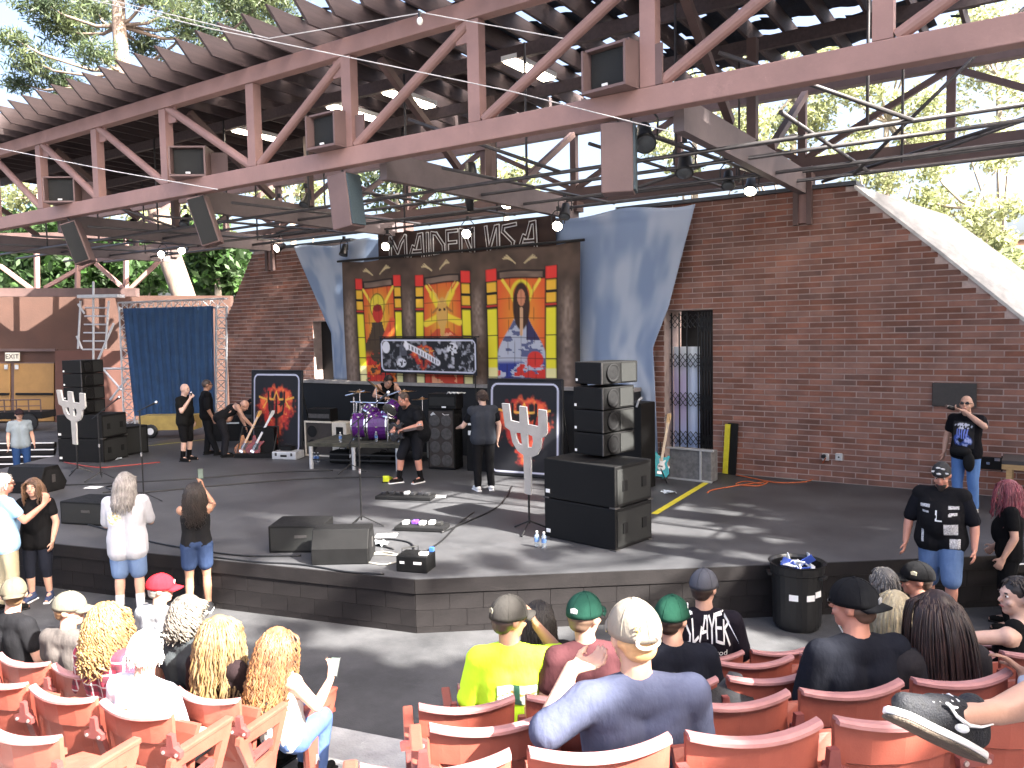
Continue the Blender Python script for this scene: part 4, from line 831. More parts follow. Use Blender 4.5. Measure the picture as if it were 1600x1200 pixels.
# drum riser
rz_ = math.atan2(.60, 1.71); ra = U(487, 732); rb = U(622, 736); dd_ = (rb-ra).normalized(); bb_ = V3((-dd_.y, dd_.x, 0)); ZR = .56
rs = thing('drum_riser', 'low black riser table carrying the purple drum kit', 'riser', (ra+rb)/2); L_ = (rb-ra).length
mb = MB(); P = [ra-dd_*.1, rb+dd_*.25, rb+dd_*.25+bb_*2.0, ra-dd_*.1+bb_*2.0]; mb.prism([(p.x, p.y) for p in P], (0, 0, ZR-.08), (1, 0, 0), (0, 1, 0), .08); mb.build('deck', mat('worn dark carpet', (.05, .048, .035), .9, .5, 5, .3, 80), rs, world=True)
for p in (ra, ra.lerp(rb, .5), rb, ra+bb_*1.8, rb+bb_*1.8): MB().tube(p, p+V3((0, 0, ZR-.08)), .045, n=10).build('leg', M_alu, rs, world=True)
for k, q in enumerate((.25, .72)): MB().beam(ra.lerp(rb, 0)+V3((0, 0, .2+.12*k)), rb+V3((0, 0, .2+.12*k)), .02, .03).build('rail', M_black, rs, world=True)
# drum kit
M_purp = mat('purple sparkle shell', (.09, .016, .16), .2, .3, 30); M_head = mat('lilac printed drum head', (.26, .22, .5), .5, .3, 10); M_brz = mat('bronze cymbal', (.42, .24, .11), .28, .15, 10, metal=.9); M_skinh = mat('drum skin', (.5, .42, .38), .6)
kc = VY(590, 690, 12.75); kc.z = ZR; dk = thing('drum_kit', 'purple drum kit with chrome rack and bronze cymbals on the riser', 'drum kit', kc)
def drum(name, c, ax, r, l, front=None):
    ax = V3(ax).normalized(); Mq = ax.to_track_quat('Z', 'Y').to_matrix(); o = MB().lathe([(r, 0), (r, l)], c=c, M=Mq, n=22).build(name, M_purp, dk, smooth=False, world=True)
    for z in (-.005, l-.02): MB().lathe([(r+.012, z), (r+.012, z+.03)], c=c, M=Mq, n=22).build('hoop', M_chrome, o, world=True)
    MB().lathe([(r-.01, l), (r-.01, l+.006)], c=c, M=Mq, n=22).build('head', front or M_skinh, o, world=True)
    mb = MB()
    for k in range(8): a = k*math.pi/4; q = Mq @ V3(((r+.015)*math.cos(a), (r+.015)*math.sin(a), l*.5)); mb.box(V3(c)+q, (.03, .03, .05), Mq)
    mb.build('lug', M_chrome, o, world=True)
drum('bass_drum', VY(606, 664, 12.95), (-.75, -.55, 0), .32, .42, M_head); drum('bass_drum', VY(574, 664, 12.65), (-.8, -.5, .0), .27, .3, M_head)
for px, py, Y, ax, r, l in ((583, 634, 12.8, (-.3, -.5, -.8), .16, .2), (612, 640, 12.9, (0, -.4, -.9), .17, .22), (616, 632, 12.75, (.1, -.8, -.5), .15, .2), (628, 678, 12.8, (.2, -.2, .95), .19, .13)): drum('tom_drum' if r < .19 else 'snare_drum', VY(px, py, Y), ax, r, l)
for px, py, Y, r, tx, ty in ((588, 605, 12.9, .29, -35, 22), (562, 612, 12.7, .25, -4, 2), (632, 612, 12.9, .27, -3, -4), (660, 624, 13.3, .24, -4, -5), (648, 655, 13.0, .18, 0, 0)):
    c = VY(px, py, Y); Mq = Matrix.Rotation(R(tx), 3, 'X') @ Matrix.Rotation(R(ty), 3, 'Y'); o = MB().lathe([(r, 0), (r*.5, .012), (.06, .02), (.045, .04), (.01, .045), (.04, .036), (.06, .014), (r*.5, .006), (r, -.004)], c=c, M=Mq, n=24).build('cymbal', M_brz, dk, smooth=True, world=True)
    mb = MB(); mb.tube(c+V3((0, 0, .06)), (c.x, c.y, ZR), .013); [mb.tube((c.x, c.y, ZR+.3), (c.x+.2*math.cos(a), c.y+.2*math.sin(a), ZR), .01) for a in (0.3, 2.4, 4.5)]; mb.build('cymbal_stand', M_chrome, o, world=True)
ck = lambda px, py, Y=12.6: VY(px, py, Y)
for a, b in (((548, 628), (606, 630)), ((553, 620), (553, 690)), ((606, 625), (606, 692)), ((557, 628), (556, 690)), ((565, 634), (565, 660)), ((540, 618), (570, 611)), ((595, 622), (625, 611))): MB().tube(ck(*a), ck(*b), .016).build('rack_tube', M_chrome, dk, world=True)
for a in ((553, 628), (606, 629), (565, 629), (590, 627), (598, 621)): MB().ell(ck(*a), (.035, .035, .03)).build('rack_clamp', M_chrome, dk, world=True)
# bottles
def bottle(label, p, z0=0.0, group='water bottles'):
    t = thing('water_bottle', label, 'bottle', (p[0], p[1], z0), group=group); MB().lathe([(.03, 0), (.033, .02), (.031, .06), (.033, .13), (.03, .165), (.013, .195), (.013, .205)], n=12).build('bottle', M_bottle, t, smooth=True)
    MB().lathe([(.0335, .08), (.0335, .13)], n=12).build('label_band', M_blab, t); MB().lathe([(.015, .2), (.015, .222)], n=10).build('cap', M_capw, t)
bottle('left of the two water bottles by the speaker stack', U(839, 855)); bottle('right of the two water bottles by the speaker stack', U(850, 857))
for px, py, lb in ((532, 691, 'water bottle on the left of the drum riser'), (588, 690, 'water bottle in the middle of the drum riser'), (607, 686, 'water bottle beside the right rack leg on the riser')): bottle(lb, U(px, py, ZR), ZR)
for px, lb in ((492, 'left water bottle under the drum riser'), (497, 'right water bottle under the drum riser')): bottle(lb, U(px, 722))
# left guitar amplifier on its cabinet
p = U(494, 714)+V3((0, .25, 0)); t = thing('guitar_amplifier', 'cream trimmed guitar amplifier cabinet left of the drum riser', 'amplifier', p, R(10)); b = cab(t, 'cabinet', (0, 0, .42), (.74, .38, .84), M_grille)
for c, s in (((0, -.2, .83), (.78, .03, .04)), ((0, -.2, .03), (.78, .03, .04)), ((-.37, -.2, .43), (.03, .03, .8))): MB().box(c, s).build('trim', M_cream, b)
for z in (.27, .6): MB().lathe([(.13, 0), (.14, .01)], c=(-.17, -.195, z), M=Matrix.Rotation(R(90), 3, 'X'), n=18).build('speaker_cone', M_blackm, b)
t2 = thing('amplifier_head', 'black amplifier head on the cream trimmed cabinet', 'amplifier', p+V3((0, 0, .845)), R(10)); cab(t2, 'case', (0, 0, .15), (.66, .3, .29)); MB().box((0, -.152, .12), (.6, .006, .1)).build('control_panel', M_edge, t2)
t3 = thing('combo_amplifier', 'small cream combo amplifier beside the cream trimmed cabinet', 'amplifier', p+V3((.62, .05, 0)), R(8)); cab(t3, 'cabinet', (0, 0, .42), (.42, .32, .84), M_cream); MB().box((.02, -.163, .62), (.2, .008, .22)).build('grille', M_blackm, t3)
# tall bass cabinet
p = (U(668, 733)+U(706, 735))/2 + V3((0, .22, 0)); t = thing('bass_cabinet', 'tall dark bass cabinet right of the bearded guitarist', 'amplifier', p, R(12)); b = cab(t, 'cabinet', (0, 0, .64), (.62, .4, 1.26)); MB().box((0, -.203, .65), (.56, .008, 1.18)).build('grille_cloth', M_grille, b)
for i in (-1, 1):
    for j in range(4): MB().lathe([(.115, 0), (.125, .008), (.11, .012)], c=(i*.135, -.208, .2+j*.28), M=Matrix.Rotation(R(90), 3, 'X'), n=18).build('speaker_ring', M_edge, b)
MB().box((-.17, -.212, 1.16), (.09, .006, .09), Matrix.Rotation(R(45), 3, 'Y')).build('badge', M_alu, b); MB().path([(.05, -.212, 1.19), (.1, -.212, 1.16), (.2, -.212, 1.17)], .006, 4).build('badge_stripe', M_white, b)
t2 = thing('amplifier_head', 'black amplifier head with a towel on the tall bass cabinet', 'amplifier', p+V3((.03, 0, 1.275)), R(12)); cab(t2, 'case', (0, 0, .17), (.66, .36, .32)); MB().box((0, -.183, .17), (.58, .006, .18)).build('control_panel', M_grl, t2); MB().box((.05, -.188, .05), (.1, .006, .035)).build('badge', M_white, t2)
tw_ = MB(); tw_.grid([[V3((p.x+.18+.28*i/8, p.y-.15+.3*j/6, 1.605+.05*abs(math.sin(i*1.1+j*.8))*(1-j/9))) for i in range(9)] for j in range(7)]); o = tw_.build('towel', mat('white towel', (.7, .7, .7), .9), smooth=True); o.modifiers.new('thickness', 'SOLIDIFY').thickness = .012; tag(o, 'crumpled white towel on top of the bass amplifier head', 'towel')
t = thing('equipment_rack', 'black equipment rack with white panels left of the man in the vest', 'rack', p+V3((.85, .25, 0)), R(10)); cab(t, 'case', (0, 0, .55), (.6, .5, 1.1)); MB().box((0, -.26, .98), (.5, .02, .04)).build('panel', M_white, t); MB().box((0, -.26, .80), (.5, .02, .09)).build('panel', M_white, t); MB().box((.05, .02, 1.14), (.5, .4, .05)).build('keyboard', M_black, t)
# flight cases
p = U(440, 718)+V3((0, .2, 0)); t = thing('briefcase', 'silver aluminium case lying below the left flame board', 'case', p, R(20)); b = cab(t, 'shell', (0, 0, .09), (.62, .42, .18), M_alu, .02); MB().box((0, -.214, .09), (.16, .012, .05)).build('handle', M_black, b); [MB().box((x, -.214, .12), (.05, .01, .07)).build('latch', M_edge, b) for x in (-.2, .2)]
t2 = thing('effects_box', 'small black box on top of the silver case', 'case', p+V3((-.06, .05, .185)), R(16)); cab(t2, 'case', (0, 0, .05), (.3, .2, .1)); MB().path([(-.08, 0, .1), (-.08, 0, .14), (.08, 0, .14), (.08, 0, .1)], .008, 5).build('handle', M_black, t2)
for px, py, lb, s in ((505, 727, 'black gear bag under the left of the drum riser', (.5, .4, .28)), (570, 728, 'black effects unit under the middle of the drum riser', (.55, .35, .22))):
    t = thing('gear_bag', lb, 'bag', U(px, py)+V3((.1, .5, 0)), .3); cab(t, 'body', (0, 0, s[2]/2), s, M_blackm, .05); MB().path([(-.1, 0, s[2]), (-.06, 0, s[2]+.06), (.06, 0, s[2]+.06), (.1, 0, s[2])], .012, 5).build('handle', M_black, t)
# guitars
GB = [(-.16, .02), (-.19, .1), (-.17, .2), (-.12, .26), (-.14, .33), (-.17, .42), (-.13, .46), (-.07, .40), (-.03, .38), (.03, .38), (.07, .38), (.12, .43), (.15, .40), (.13, .33), (.11, .27), (.15, .2), (.185, .1), (.15, .02), (.08, -.02), (-.08, -.02)]
def guitar(label, p, rot, body, guard, neck, nl=.62, group='guitars'):
    t = thing('guitar', label, 'guitar', p, group=group); t.rotation_euler = rot; b = MB(); b.prism(GB, (0, .022, 0), (1, 0, 0), (0, 0, 1), .044); b = b.build('body', body, t, bevel=.008)
    mb = MB(); mb.prism([(x*.40+.02, z*.45+.14) for x, z in GB], (0, -.022, 0), (1, 0, 0), (0, 0, 1), .003); mb.build('pickguard', guard, b); MB().box((0, -.028, .3+nl/2), (.05, .022, nl)).build('neck', neck, t)
    mb = MB(); mb.prism([(-.03, 0), (.03, 0), (.045, .14), (.02, .2), (-.04, .17)], (0, -.015, .3+nl), (1, 0, 0), (0, 0, 1), .018); h = mb.build('headstock', neck, t); mb = MB(); [mb.tube((-.05, -.02, .34+nl+k*.035), (-.075, -.02, .34+nl+k*.035), .01) for k in range(4)]; mb.build('tuner', M_chrome, h)
    MB().box((0, -.03, .08), (.09, .014, .05)).build('bridge', M_chrome, b); MB().box((0, -.03, .2), (.08, .014, .03)).build('pickup', M_black, b); mb = MB(); [mb.tube((-.018+.012*k, -.044, .08), (-.018+.012*k, -.044, .32+nl), .0012, n=3) for k in range(4)]; mb.build('string', M_chrome, t); return t
M_teal = mat('teal lacquer', (.02, .35, .42), .2, .1, 8); M_burst = mat('red sunburst lacquer', (.16, .02, .015), .2, .5, 5, c2=(.4, .16, .03)); M_maple = mat('maple neck', (.5, .33, .15), .4, .15, 12); M_dkw = mat('dark rosewood', (.06, .03, .02), .4)
pt = U(1029, 753); guitar('teal bass guitar on a stand beside the sky drape', pt+V3((0, 0, .1)), (R(-8), R(11), R(30)), M_teal, M_white, M_maple, .72)
t = thing('guitar_stand', 'black tubular stand holding the teal bass guitar', 'stand', pt); mb = MB(); mb.tube((.0, .1, .75), (0, .02, .1), .012); [mb.tube((0, .05, .3), (.25*math.cos(a), .05+.25*math.sin(a), .01), .012) for a in (-.6, 1.6, 3.7)]; mb.tube((-.1, -.04, .1), (.1, -.04, .1), .012); mb.build('frame', M_black, t)
pg = U(375, 714)
guitar('sunburst guitar with a yellow neck in the stand beside the bending man', pg+V3((.0, 0, .06)), (R(-14), R(24), R(30)), M_burst, M_dkw, mat('amber neck', (.5, .25, .03), .4), .66); guitar('red guitar with a pale neck in the stand beside the flame board', pg+V3((.26, .12, .06)), (R(-14), R(26), R(30)), mat('dark red lacquer', (.14, .012, .012), .2, .5, 8), M_black, mat('pale neck', (.5, .46, .42), .4), .68)
t = thing('guitar_rack', 'low black rack full of guitars beside the left flame board', 'rack', pg+V3((.35, .25, 0)), R(28)); cab(t, 'tray', (0, 0, .05), (1.0, .45, .1)); mb = MB()
for x in (-.45, .45): mb.tube((x, .2, 0), (x, .2, .7), .015); mb.tube((x, -.2, .05), (x, .2, .7), .012)
mb.tube((-.45, .2, .7), (.45, .2, .7), .015); mb.build('frame', M_black, t); cab(t, 'case_side', (.15, .12, .38), (.5, .16, .62))
# small step unit and amp near the gate
p = U(1068, 752)+V3((.1, .25, 0)); t = thing('concrete_block', 'grey block with a white metal frame before the folding gate', 'block', p, R(-4)); cab(t, 'block', (0, 0, .3), (.85, .3, .58), mat('grey block', (.16, .16, .165), .8, .3, 12, .3, 60)); MB().box((0, -.155, .6), (.95, .05, .03)).build('top_rail', M_alu, t); MB().box((.22, -.165, .3), (.03, .03, .58)).build('upright', M_alu, t); MB().box((0, -.165, .02), (.9, .04, .03)).build('bottom_rail', M_alu, t)
t = thing('equipment_case', 'tall black case behind the right speaker stack', 'case', (VY(978, 700, 13.3).x, 13.3, 0), R(-6)); cab(t, 'case', (0, 0, .78), (.95, .5, 1.56)); MB().path([(.4, -.27, 1.5), (.46, -.3, 1.62), (.46, -.2, 1.66)], .02, 6).build('latch', M_alu, t)
# cables across the deck
for i, (pts, lb) in enumerate((([(95, 758), (180, 755), (300, 748), (430, 738), (520, 735)], 'long black cable across the rear of the deck at stage left'), ([(140, 776), (240, 768), (360, 757), (480, 748), (600, 745)], 'long black cable across the middle of the deck at stage left'), ([(120, 815), (170, 828), (235, 846), (300, 858), (380, 868), (470, 868)], 'thick cable along the left stage edge'), ([(330, 870), (400, 878), (470, 882), (540, 893), (600, 897)], 'black cable along the front edge near the wedge monitor'), ([(565, 870), (600, 862), (630, 872), (600, 882), (560, 874), (575, 866), (625, 868)], 'coiled pale cable beside the wedge monitor'), ([(615, 858), (590, 850), (600, 842), (640, 848), (648, 865)], 'thin black cable looping from the pedalboard'), ([(690, 832), (730, 815), (780, 790), (800, 760)], 'black cable running back from the pedalboard'), ([(660, 865), (690, 845), (715, 820), (740, 800)], 'thin cable running back from the stage corner'), ([(100, 722), (150, 730), (190, 728), (250, 722)], 'red cable along the left speaker stack'), ([(160, 770), (190, 765), (185, 758), (165, 762), (195, 770)], 'black cable coil under the left mic stand'))):
    cord(lb, [U(x, y, .012) for x, y in pts], .014 if i != 4 else .01, M_black if i not in (4, 8) else (mat('pale cable', (.4, .38, .33), .6) if i == 4 else mat('red cable', (.3, .04, .03), .6)), 'cables on the deck')
for px, py, lb in ((182, 718, 'crumpled clear wrapper beside the left speaker stack'), (592, 852, 'crumpled pale blue wrapper near the front mic stand'), (1045, 772, 'crumpled white sheet on the deck near the teal bass guitar')):
    mb = MB(); c = U(px, py); mb.grid([[c+V3(((i-3)*.04+random.uniform(-.012, .012), (j-2)*.035, .01+random.uniform(0, .06))) for i in range(7)] for j in range(5)]); tag(mb.build('wrapper', mat('pale wrapper', (.6, .66, .72), .35)), lb, 'litter', 'litter on the deck')
# trash can
tc_ = thing('trash_can', 'large black round trash can standing before the stage', 'trash can', U(1245, 978, -.65)); Hc = .78
MB().lathe([(.24, 0), (.245, .02), (.29, Hc-.12), (.305, Hc-.11), (.31, Hc-.02), (.33, Hc), (.315, Hc), (.29, Hc-.03), (.27, .05), (.0, .05)], n=28).build('barrel', M_black, tc_, smooth=False)
for a in (-2.7, -.2): MB().box((.315*math.cos(a), .315*math.sin(a), Hc-.14), (.05, .14, .03), a).build('handle', M_black, tc_)
for a, z in ((-1.45, .42), (-.75, .42), (-.35, .45)): MB().box((.275*math.cos(a), .275*math.sin(a), z), (.012, .1, .07), a).build('sticker', M_paper, tc_)
mb = MB(); rr_ = random.Random(3)
for k in range(14): q = V3((rr_.uniform(-.14, .14), rr_.uniform(-.14, .14), Hc-.05+rr_.uniform(-.02, .07))); Mq = Matrix.Rotation(rr_.uniform(0, 6), 3, V3((rr_.random(), rr_.random(), rr_.random())).normalized()); mb.box(q, (.14, .1, .012), Mq, mi=k % 3)
o = mb.build('rubbish', [M_paper, mat('blue wrapper', (.06, .12, .5), .4), mat('cup plastic', (.6, .65, .7), .2)]); o.location = tc_.location; tag(o, 'white and blue rubbish heaped in the trash can', 'rubbish', kind='stuff')
# wooden table at right edge, bag behind drinking man
p = U(1612, 800); t = thing('table', 'wooden table with a dark top at the right edge of the stage', 'table', p, 0); MB().box((.3, .3, .74), (1.4, .7, .06)).build('top', mat('dark board', (.05, .045, .045), .7), t); MB().box((.3, -.02, .68), (1.4, .05, .1)).build('apron', mat('pine board', (.42, .27, .12), .6, .2, 8, stretch=(1, 8, 8)), t)
for x, y in ((-.3, 0), (.9, 0), (-.3, .6), (.9, .6)): MB().box((x, y, .33), (.08, .08, .62)).build('leg', MATS['pine board'], t)
t = thing('shoulder_bag', 'black shoulder bag with shiny buckles behind the drinking man', 'bag', U(1548, 776)+V3((0, .2, .0))); cab(t, 'body', (0, 0, .55), (.42, .3, .3), M_blackm, .06); MB().box((.08, -.16, .62), (.08, .02, .05)).build('buckle', M_chrome, t); MB().box((-.05, -.155, .55), (.05, .02, .04)).build('buckle', M_chrome, t); cab(t, 'stool', (0, 0, .2), (.34, .26, .4), M_black)

# left wing: curtain frame, ladder tower, dollies
cf = thing('curtain_frame', 'silver box truss goalpost holding the blue curtain', 'truss', DP(270, 650, 24.3))
def boxtruss(name, a, b, s, parent, nseg):
    a, b = V3(a), V3(b); d = (b-a).normalized(); x = d.cross(V3((0.3, .5, .1)) if abs(d.z) > .8 else V3((0, 0, 1))).normalized(); y = d.cross(x); mb = MB(); cs = [x*s+y*s, x*s-y*s, -x*s-y*s, -x*s+y*s]
    for c in cs: mb.tube(a+c, b+c, .025, n=6)
    for k in range(nseg):
        p, q = a.lerp(b, k/nseg), a.lerp(b, (k+1)/nseg)
        for i in range(4): mb.tube(p+cs[i], q+cs[(i+1) % 4], .012, n=4); mb.tube(p+cs[i], p+cs[(i+1) % 4], .012, n=4)
    return mb.build(name, M_alu, parent, world=True)
boxtruss('tower', DP(203, 672, 24.3), DP(195, 480, 24.3), .15, cf, 12); boxtruss('tower', DP(345, 676, 24.3), DP(346, 480, 24.3), .15, cf, 12); boxtruss('header', DP(188, 480, 24.3), DP(354, 473, 24.3), .13, cf, 12)
mb = MB(); nu, nv = 90, 30
mb.grid([[DP(lerp(lerp(192, 210, j/(nv-1)), lerp(333, 336, j/(nv-1)), i/(nu-1)), lerp(482, 650, j/(nv-1)) - 4*i/(nu-1), 24.05 + .03*math.sin(i*.85+.6*math.sin(j*.2)+j*.03) + .018*math.sin(i*2.3)) for i in range(nu)] for j in range(nv)]); o = mb.build('blue_curtain', mat('blue velour', (.028, .072, .165), .9, .2, 3, .1, 40), smooth=True); tag(o, 'deep blue curtain hanging in the silver goalpost truss', 'curtain')
sc = thing('scaffold_tower', 'grey ladder scaffold beside the blue curtain', 'scaffold', DP(150, 650, 26))
for a, b in (((126, 470), (122, 545)), ((146, 440), (146, 560)), ((170, 470), (165, 545)), ((178, 505), (150, 570)), ((152, 576), (200, 576)), ((200, 590), (172, 625)), ((160, 575), (190, 610)), ((120, 525), (128, 545)), ((122, 475), (132, 490))): MB().tube(DP(*a, 26), DP(*b, 26), .035).build('tube', M_alu, sc, world=True)
for k in range(6): y = 481+k*13; MB().tube(DP(133-k*.8, y, 26), DP(168-k*1.2, y, 26), .025).build('rung', M_alu, sc, world=True)
MB().box(DP(158, 463, 26), (1.3, .5, .1), AZ).build('platform', M_alu, sc, world=True); MB().beam(DP(146, 560, 26), DP(146, 652, 26), .05, .05).build('post', M_alu, sc, world=True)
def dolly(label, px, py, w_, h_, m, wheels=True):
    p = U(px, py); t = thing('cart', label, 'cart', p, AZ); b = cab(t, 'body', (0, 0, .22+h_/2), (w_, .6, h_), m); 
    for x in (-w_/2-.05, -w_/2+.35): MB().lathe([(.05, -.05), (.19, -.05), (.2, -.02), (.2, .03), (.16, .05), (.05, .05)], c=(x, -.3, .2), M=Matrix.Rotation(R(90), 3, 'X'), n=16).build('wheel', M_black, t); MB().lathe([(.03, .051), (.1, .055), (.1, .06)], c=(x, -.3, .2), M=Matrix.Rotation(R(90), 3, 'X'), n=12).build('hub', M_white, t)
dolly('yellow flatbed cart with white hubbed wheels below the blue curtain', 268, 682, 1.6, .42, mat('faded yellow paint', hx('#b59a55'), .6, .15, 4))
t = thing('flatbed_cart', 'dark flatbed cart with railings before the exit doors', 'cart', U(20, 672), AZ); cab(t, 'deck', (0, 0, .5), (2.4, .8, .22), M_blackm)
for x in (-.7, .8): MB().lathe([(.05, -.05), (.27, -.05), (.28, .05), (.1, .06)], c=(x, -.42, .28), M=Matrix.Rotation(R(90), 3, 'X'), n=18).build('wheel', M_black, t)
mb = MB(); [mb.tube((x, -.35, .6), (x, -.35, 1.0), .02) for x in np.linspace(-1.15, 1.15, 7)]; mb.tube((-1.15, -.35, 1.0), (1.15, -.35, 1.0), .02); mb.tube((-1.15, -.35, .8), (1.15, -.35, .8), .015); mb.build('railing', M_steel_d, t)
t = thing('road_case', 'dark road case stack behind the three men at stage left', 'case', U(330, 690)+V3((.3, .6, 0)), AZ); cab(t, 'case', (0, 0, .35), (1.2, .6, .7)); MB().box((0, -.31, .5), (.5, .01, .04)).build('latch', M_alu, t)
t = thing('amp_case', 'dark amplifier case behind the guitar rack', 'case', U(390, 702)+V3((-.3, .5, 0)), R(12)); cab(t, 'case', (0, 0, .55), (.8, .45, 1.1)); MB().box((0, -.23, .8), (.6, .01, .1)).build('panel', M_edge, t); MB().path([(-.25, -.1, 1.1), (-.2, 0, 1.2), (0, .05, 1.16), (.2, 0, 1.22)], .05, 6).build('cloth', M_blackm, t, smooth=True)
# ================================================================== trees and far buildings
def leaf_mat(name, c, c2, trans=.45):
    m = mat(name, c, .55, .3, .8, island=.4, c2=c2, world=True); N = m.node_tree.nodes; L = m.node_tree.links
    if 'Translucent BSDF' not in N:
        out = N['Material Output']; b = N['Principled BSDF']; t = N.new('ShaderNodeBsdfTranslucent'); mx = N.new('ShaderNodeMixShader'); mx.inputs[0].default_value = trans
        src = b.inputs['Base Color'].links[0].from_socket; L.new(src, t.inputs[0]); L.new(b.outputs[0], mx.inputs[1]); L.new(t.outputs[0], mx.inputs[2]); L.new(mx.outputs[0], out.inputs[0])
    return m
M_bark = mat('rough pine bark', (.20, .15, .12), .9, .4, 3, .9, 14, stretch=(3, 3, .7)); M_barkg = mat('pale smooth bark', (.34, .29, .24), .85, .3, 3, .5, 20)
M_lf_pine = leaf_mat('pine needles', (.05, .085, .05), (.12, .15, .06), .4); M_lf_dark = leaf_mat('dark broad leaves', (.035, .085, .026), (.075, .15, .04)); M_lf_lite = leaf_mat('yellow green leaves', (.27, .31, .14), (.42, .44, .24), .6); M_lf_shade = leaf_mat('dense leaves of the added shade oaks', (.03, .06, .02), (.05, .09, .03), .1)
def leaves(clusters, n, size, rng, elong=2.0):
    cs = np.array([c[0] for c in clusters]); rs = np.array([c[1] if hasattr(c[1], '__len__') else (c[1],)*3 for c in clusters]); wts = (rs[:, 0]*rs[:, 1]*rs[:, 2])**(2/3); wts /= wts.sum()
    k = rng.choice(len(cs), n, p=wts); d = rng.normal(size=(n, 3)); d /= np.linalg.norm(d, axis=1)[:, None]; r = rng.random(n)**.45; lump = 1+.35*np.sin(d[:, 0]*5+k)*np.cos(d[:, 2]*6+k*2)
    ctr = cs[k] + d*rs[k]*(r*lump)[:, None]; a = rng.normal(size=(n, 3)); a /= np.linalg.norm(a, axis=1)[:, None]; b = np.cross(a, rng.normal(size=(n, 3))); b /= np.linalg.norm(b, axis=1)[:, None]
    s = size*(.6+.8*rng.random(n))[:, None]; a *= s*elong/2; b *= s/2
    V = np.empty((n, 4, 3)); V[:, 0] = ctr-a; V[:, 1] = ctr-b*.9+a*.1; V[:, 2] = ctr+a; V[:, 3] = ctr+b*.9+a*.1; return V.reshape(-1, 3)
def quads_obj(name, V, m, parent):
    off = V3((0, 0, 0)); q = parent
    while q is not None: off += q.location; q = q.parent
    n = len(V)//4; me = bpy.data.meshes.new(name); me.vertices.add(n*4); me.vertices.foreach_set('co', (V-np.array(off)).ravel()); me.loops.add(n*4); me.polygons.add(n)
    me.loops.foreach_set('vertex_index', np.arange(n*4)); me.polygons.foreach_set('loop_start', np.arange(n)*4); me.polygons.foreach_set('loop_total', np.full(n, 4)); me.materials.append(m); me.update(); me.validate()
    o = bpy.data.objects.new(name, me); COL.objects.link(o); o.parent = parent; return o
def tree(label, base, trunk, clusters, n, size, leaf, bark, group, seed, elong=2.0, name='tree', limb_r=.07):
    base = V3(base); t = thing(name, label, 'tree', base, group=group); rng = np.random.default_rng(seed)
    pts = [V3(p) for p, r in trunk]; mb = MB(); mb.path(pts, [r for p, r in trunk], 12); mb.build('trunk', bark, t, smooth=True, world=True)
    top = pts[-1]
    for c, r in clusters:
        c = V3(c); s_ = min(pts, key=lambda p: (p-c).length + max(0, p.z-c.z)*2); mid = (s_+c)/2+V3((0, 0, -.15*(s_-c).length)); mb = MB(); mb.path([s_, s_.lerp(mid, .6), mid.lerp(c, .5), c], [limb_r*1.3, limb_r, limb_r*.7, limb_r*.25], 6); mb.build('limb', bark, t, smooth=True, world=True)
    quads_obj('crown', leaves([(tuple(c), r) for c, r in clusters], n, size, rng, elong), leaf, t); return t
rr = random.Random(5)
# leaning pine at the upper left
D1 = 33.0
tree('tall pine with a leaning sunlit trunk beyond the left end of the roof', DP(303, 640, D1), [(DP(303, 640, D1), .5), (DP(290, 470, D1), .46), (DP(264, 398, D1), .46), (DP(228, 250, D1), .36), (DP(192, 110, D1), .30), (DP(186, 40, D1), .27), (DP(184, -60, D1), .2)],
     [(DP(x, y, D1+rr.uniform(-3, 3)), (r, r, r*.6)) for x, y, r in ((50, 95, 1.1), (105, 45, 1.4), (30, 130, .8), (150, 15, 1.3), (225, 70, 1.0), (262, 118, 1.0), (300, 35, 1.4), (345, 85, 1.3), (395, 45, 1.5), (425, 95, 1.0), (95, 130, 1.0), (335, 130, .9), (240, -15, 1.4), (150, 85, .9), (70, 5, 1.4), (330, -20, 1.5), (420, -5, 1.4), (120, 160, .7), (20, 60, .7), (370, 10, 1.2))],
     24000, .062, M_lf_pine, M_bark, 'trees beyond the stage', 21, 5.5, 'pine_tree')
def bush(label, px, py, dep, spread, n, leaf, size, seed, bark=M_barkg, name='tree', base_y=None, elong=2.0):
    c0 = DP(px, py, dep); base = V3((c0.x, c0.y, -.65)); r_ = random.Random(seed); cl = []
    for k in range(spread[3] if len(spread) > 3 else 9):
        a = DP(px+r_.uniform(-1, 1)*spread[0], py+r_.uniform(-1, 1)*spread[1], dep+r_.uniform(-2, 2)); rad = spread[2]*r_.uniform(.65, 1.2); cl.append((a, (rad, rad, rad*.75)))
    tr = [(base, .28), (base.lerp(c0, .5)+V3((r_.uniform(-.3, .3), 0, 0)), .22), (c0, .12)]; return tree(label, base, tr, cl, n, size, leaf, bark, 'trees beyond the stage', seed, elong, name)
bush('dense dark green tree at the far left edge above the wing wall', 5, 405, 44, (55, 40, 2.0), 5500, M_lf_dark, .26, 31)
bush('dense dark green tree above the ladder scaffold', 105, 402, 42, (50, 38, 1.9), 5500, M_lf_dark, .26, 32)
bush('green tree between the ladder scaffold and the leaning pine trunk', 205, 410, 43, (45, 40, 1.7), 4500, M_lf_dark, .26, 33)
bush('dark feathery tree between the pine trunk and the left brick wall', 338, 415, 38, (32, 48, 1.6), 5000, M_lf_dark, .24, 34)
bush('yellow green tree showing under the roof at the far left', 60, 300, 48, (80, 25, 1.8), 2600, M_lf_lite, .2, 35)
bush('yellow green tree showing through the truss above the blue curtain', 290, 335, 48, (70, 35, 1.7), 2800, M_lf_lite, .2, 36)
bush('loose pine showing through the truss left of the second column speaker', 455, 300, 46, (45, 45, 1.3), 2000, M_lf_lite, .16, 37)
bush('loose blue green pine showing above the lettered banner', 620, 290, 44, (55, 45, 1.3), 2200, M_lf_pine, .16, 38)
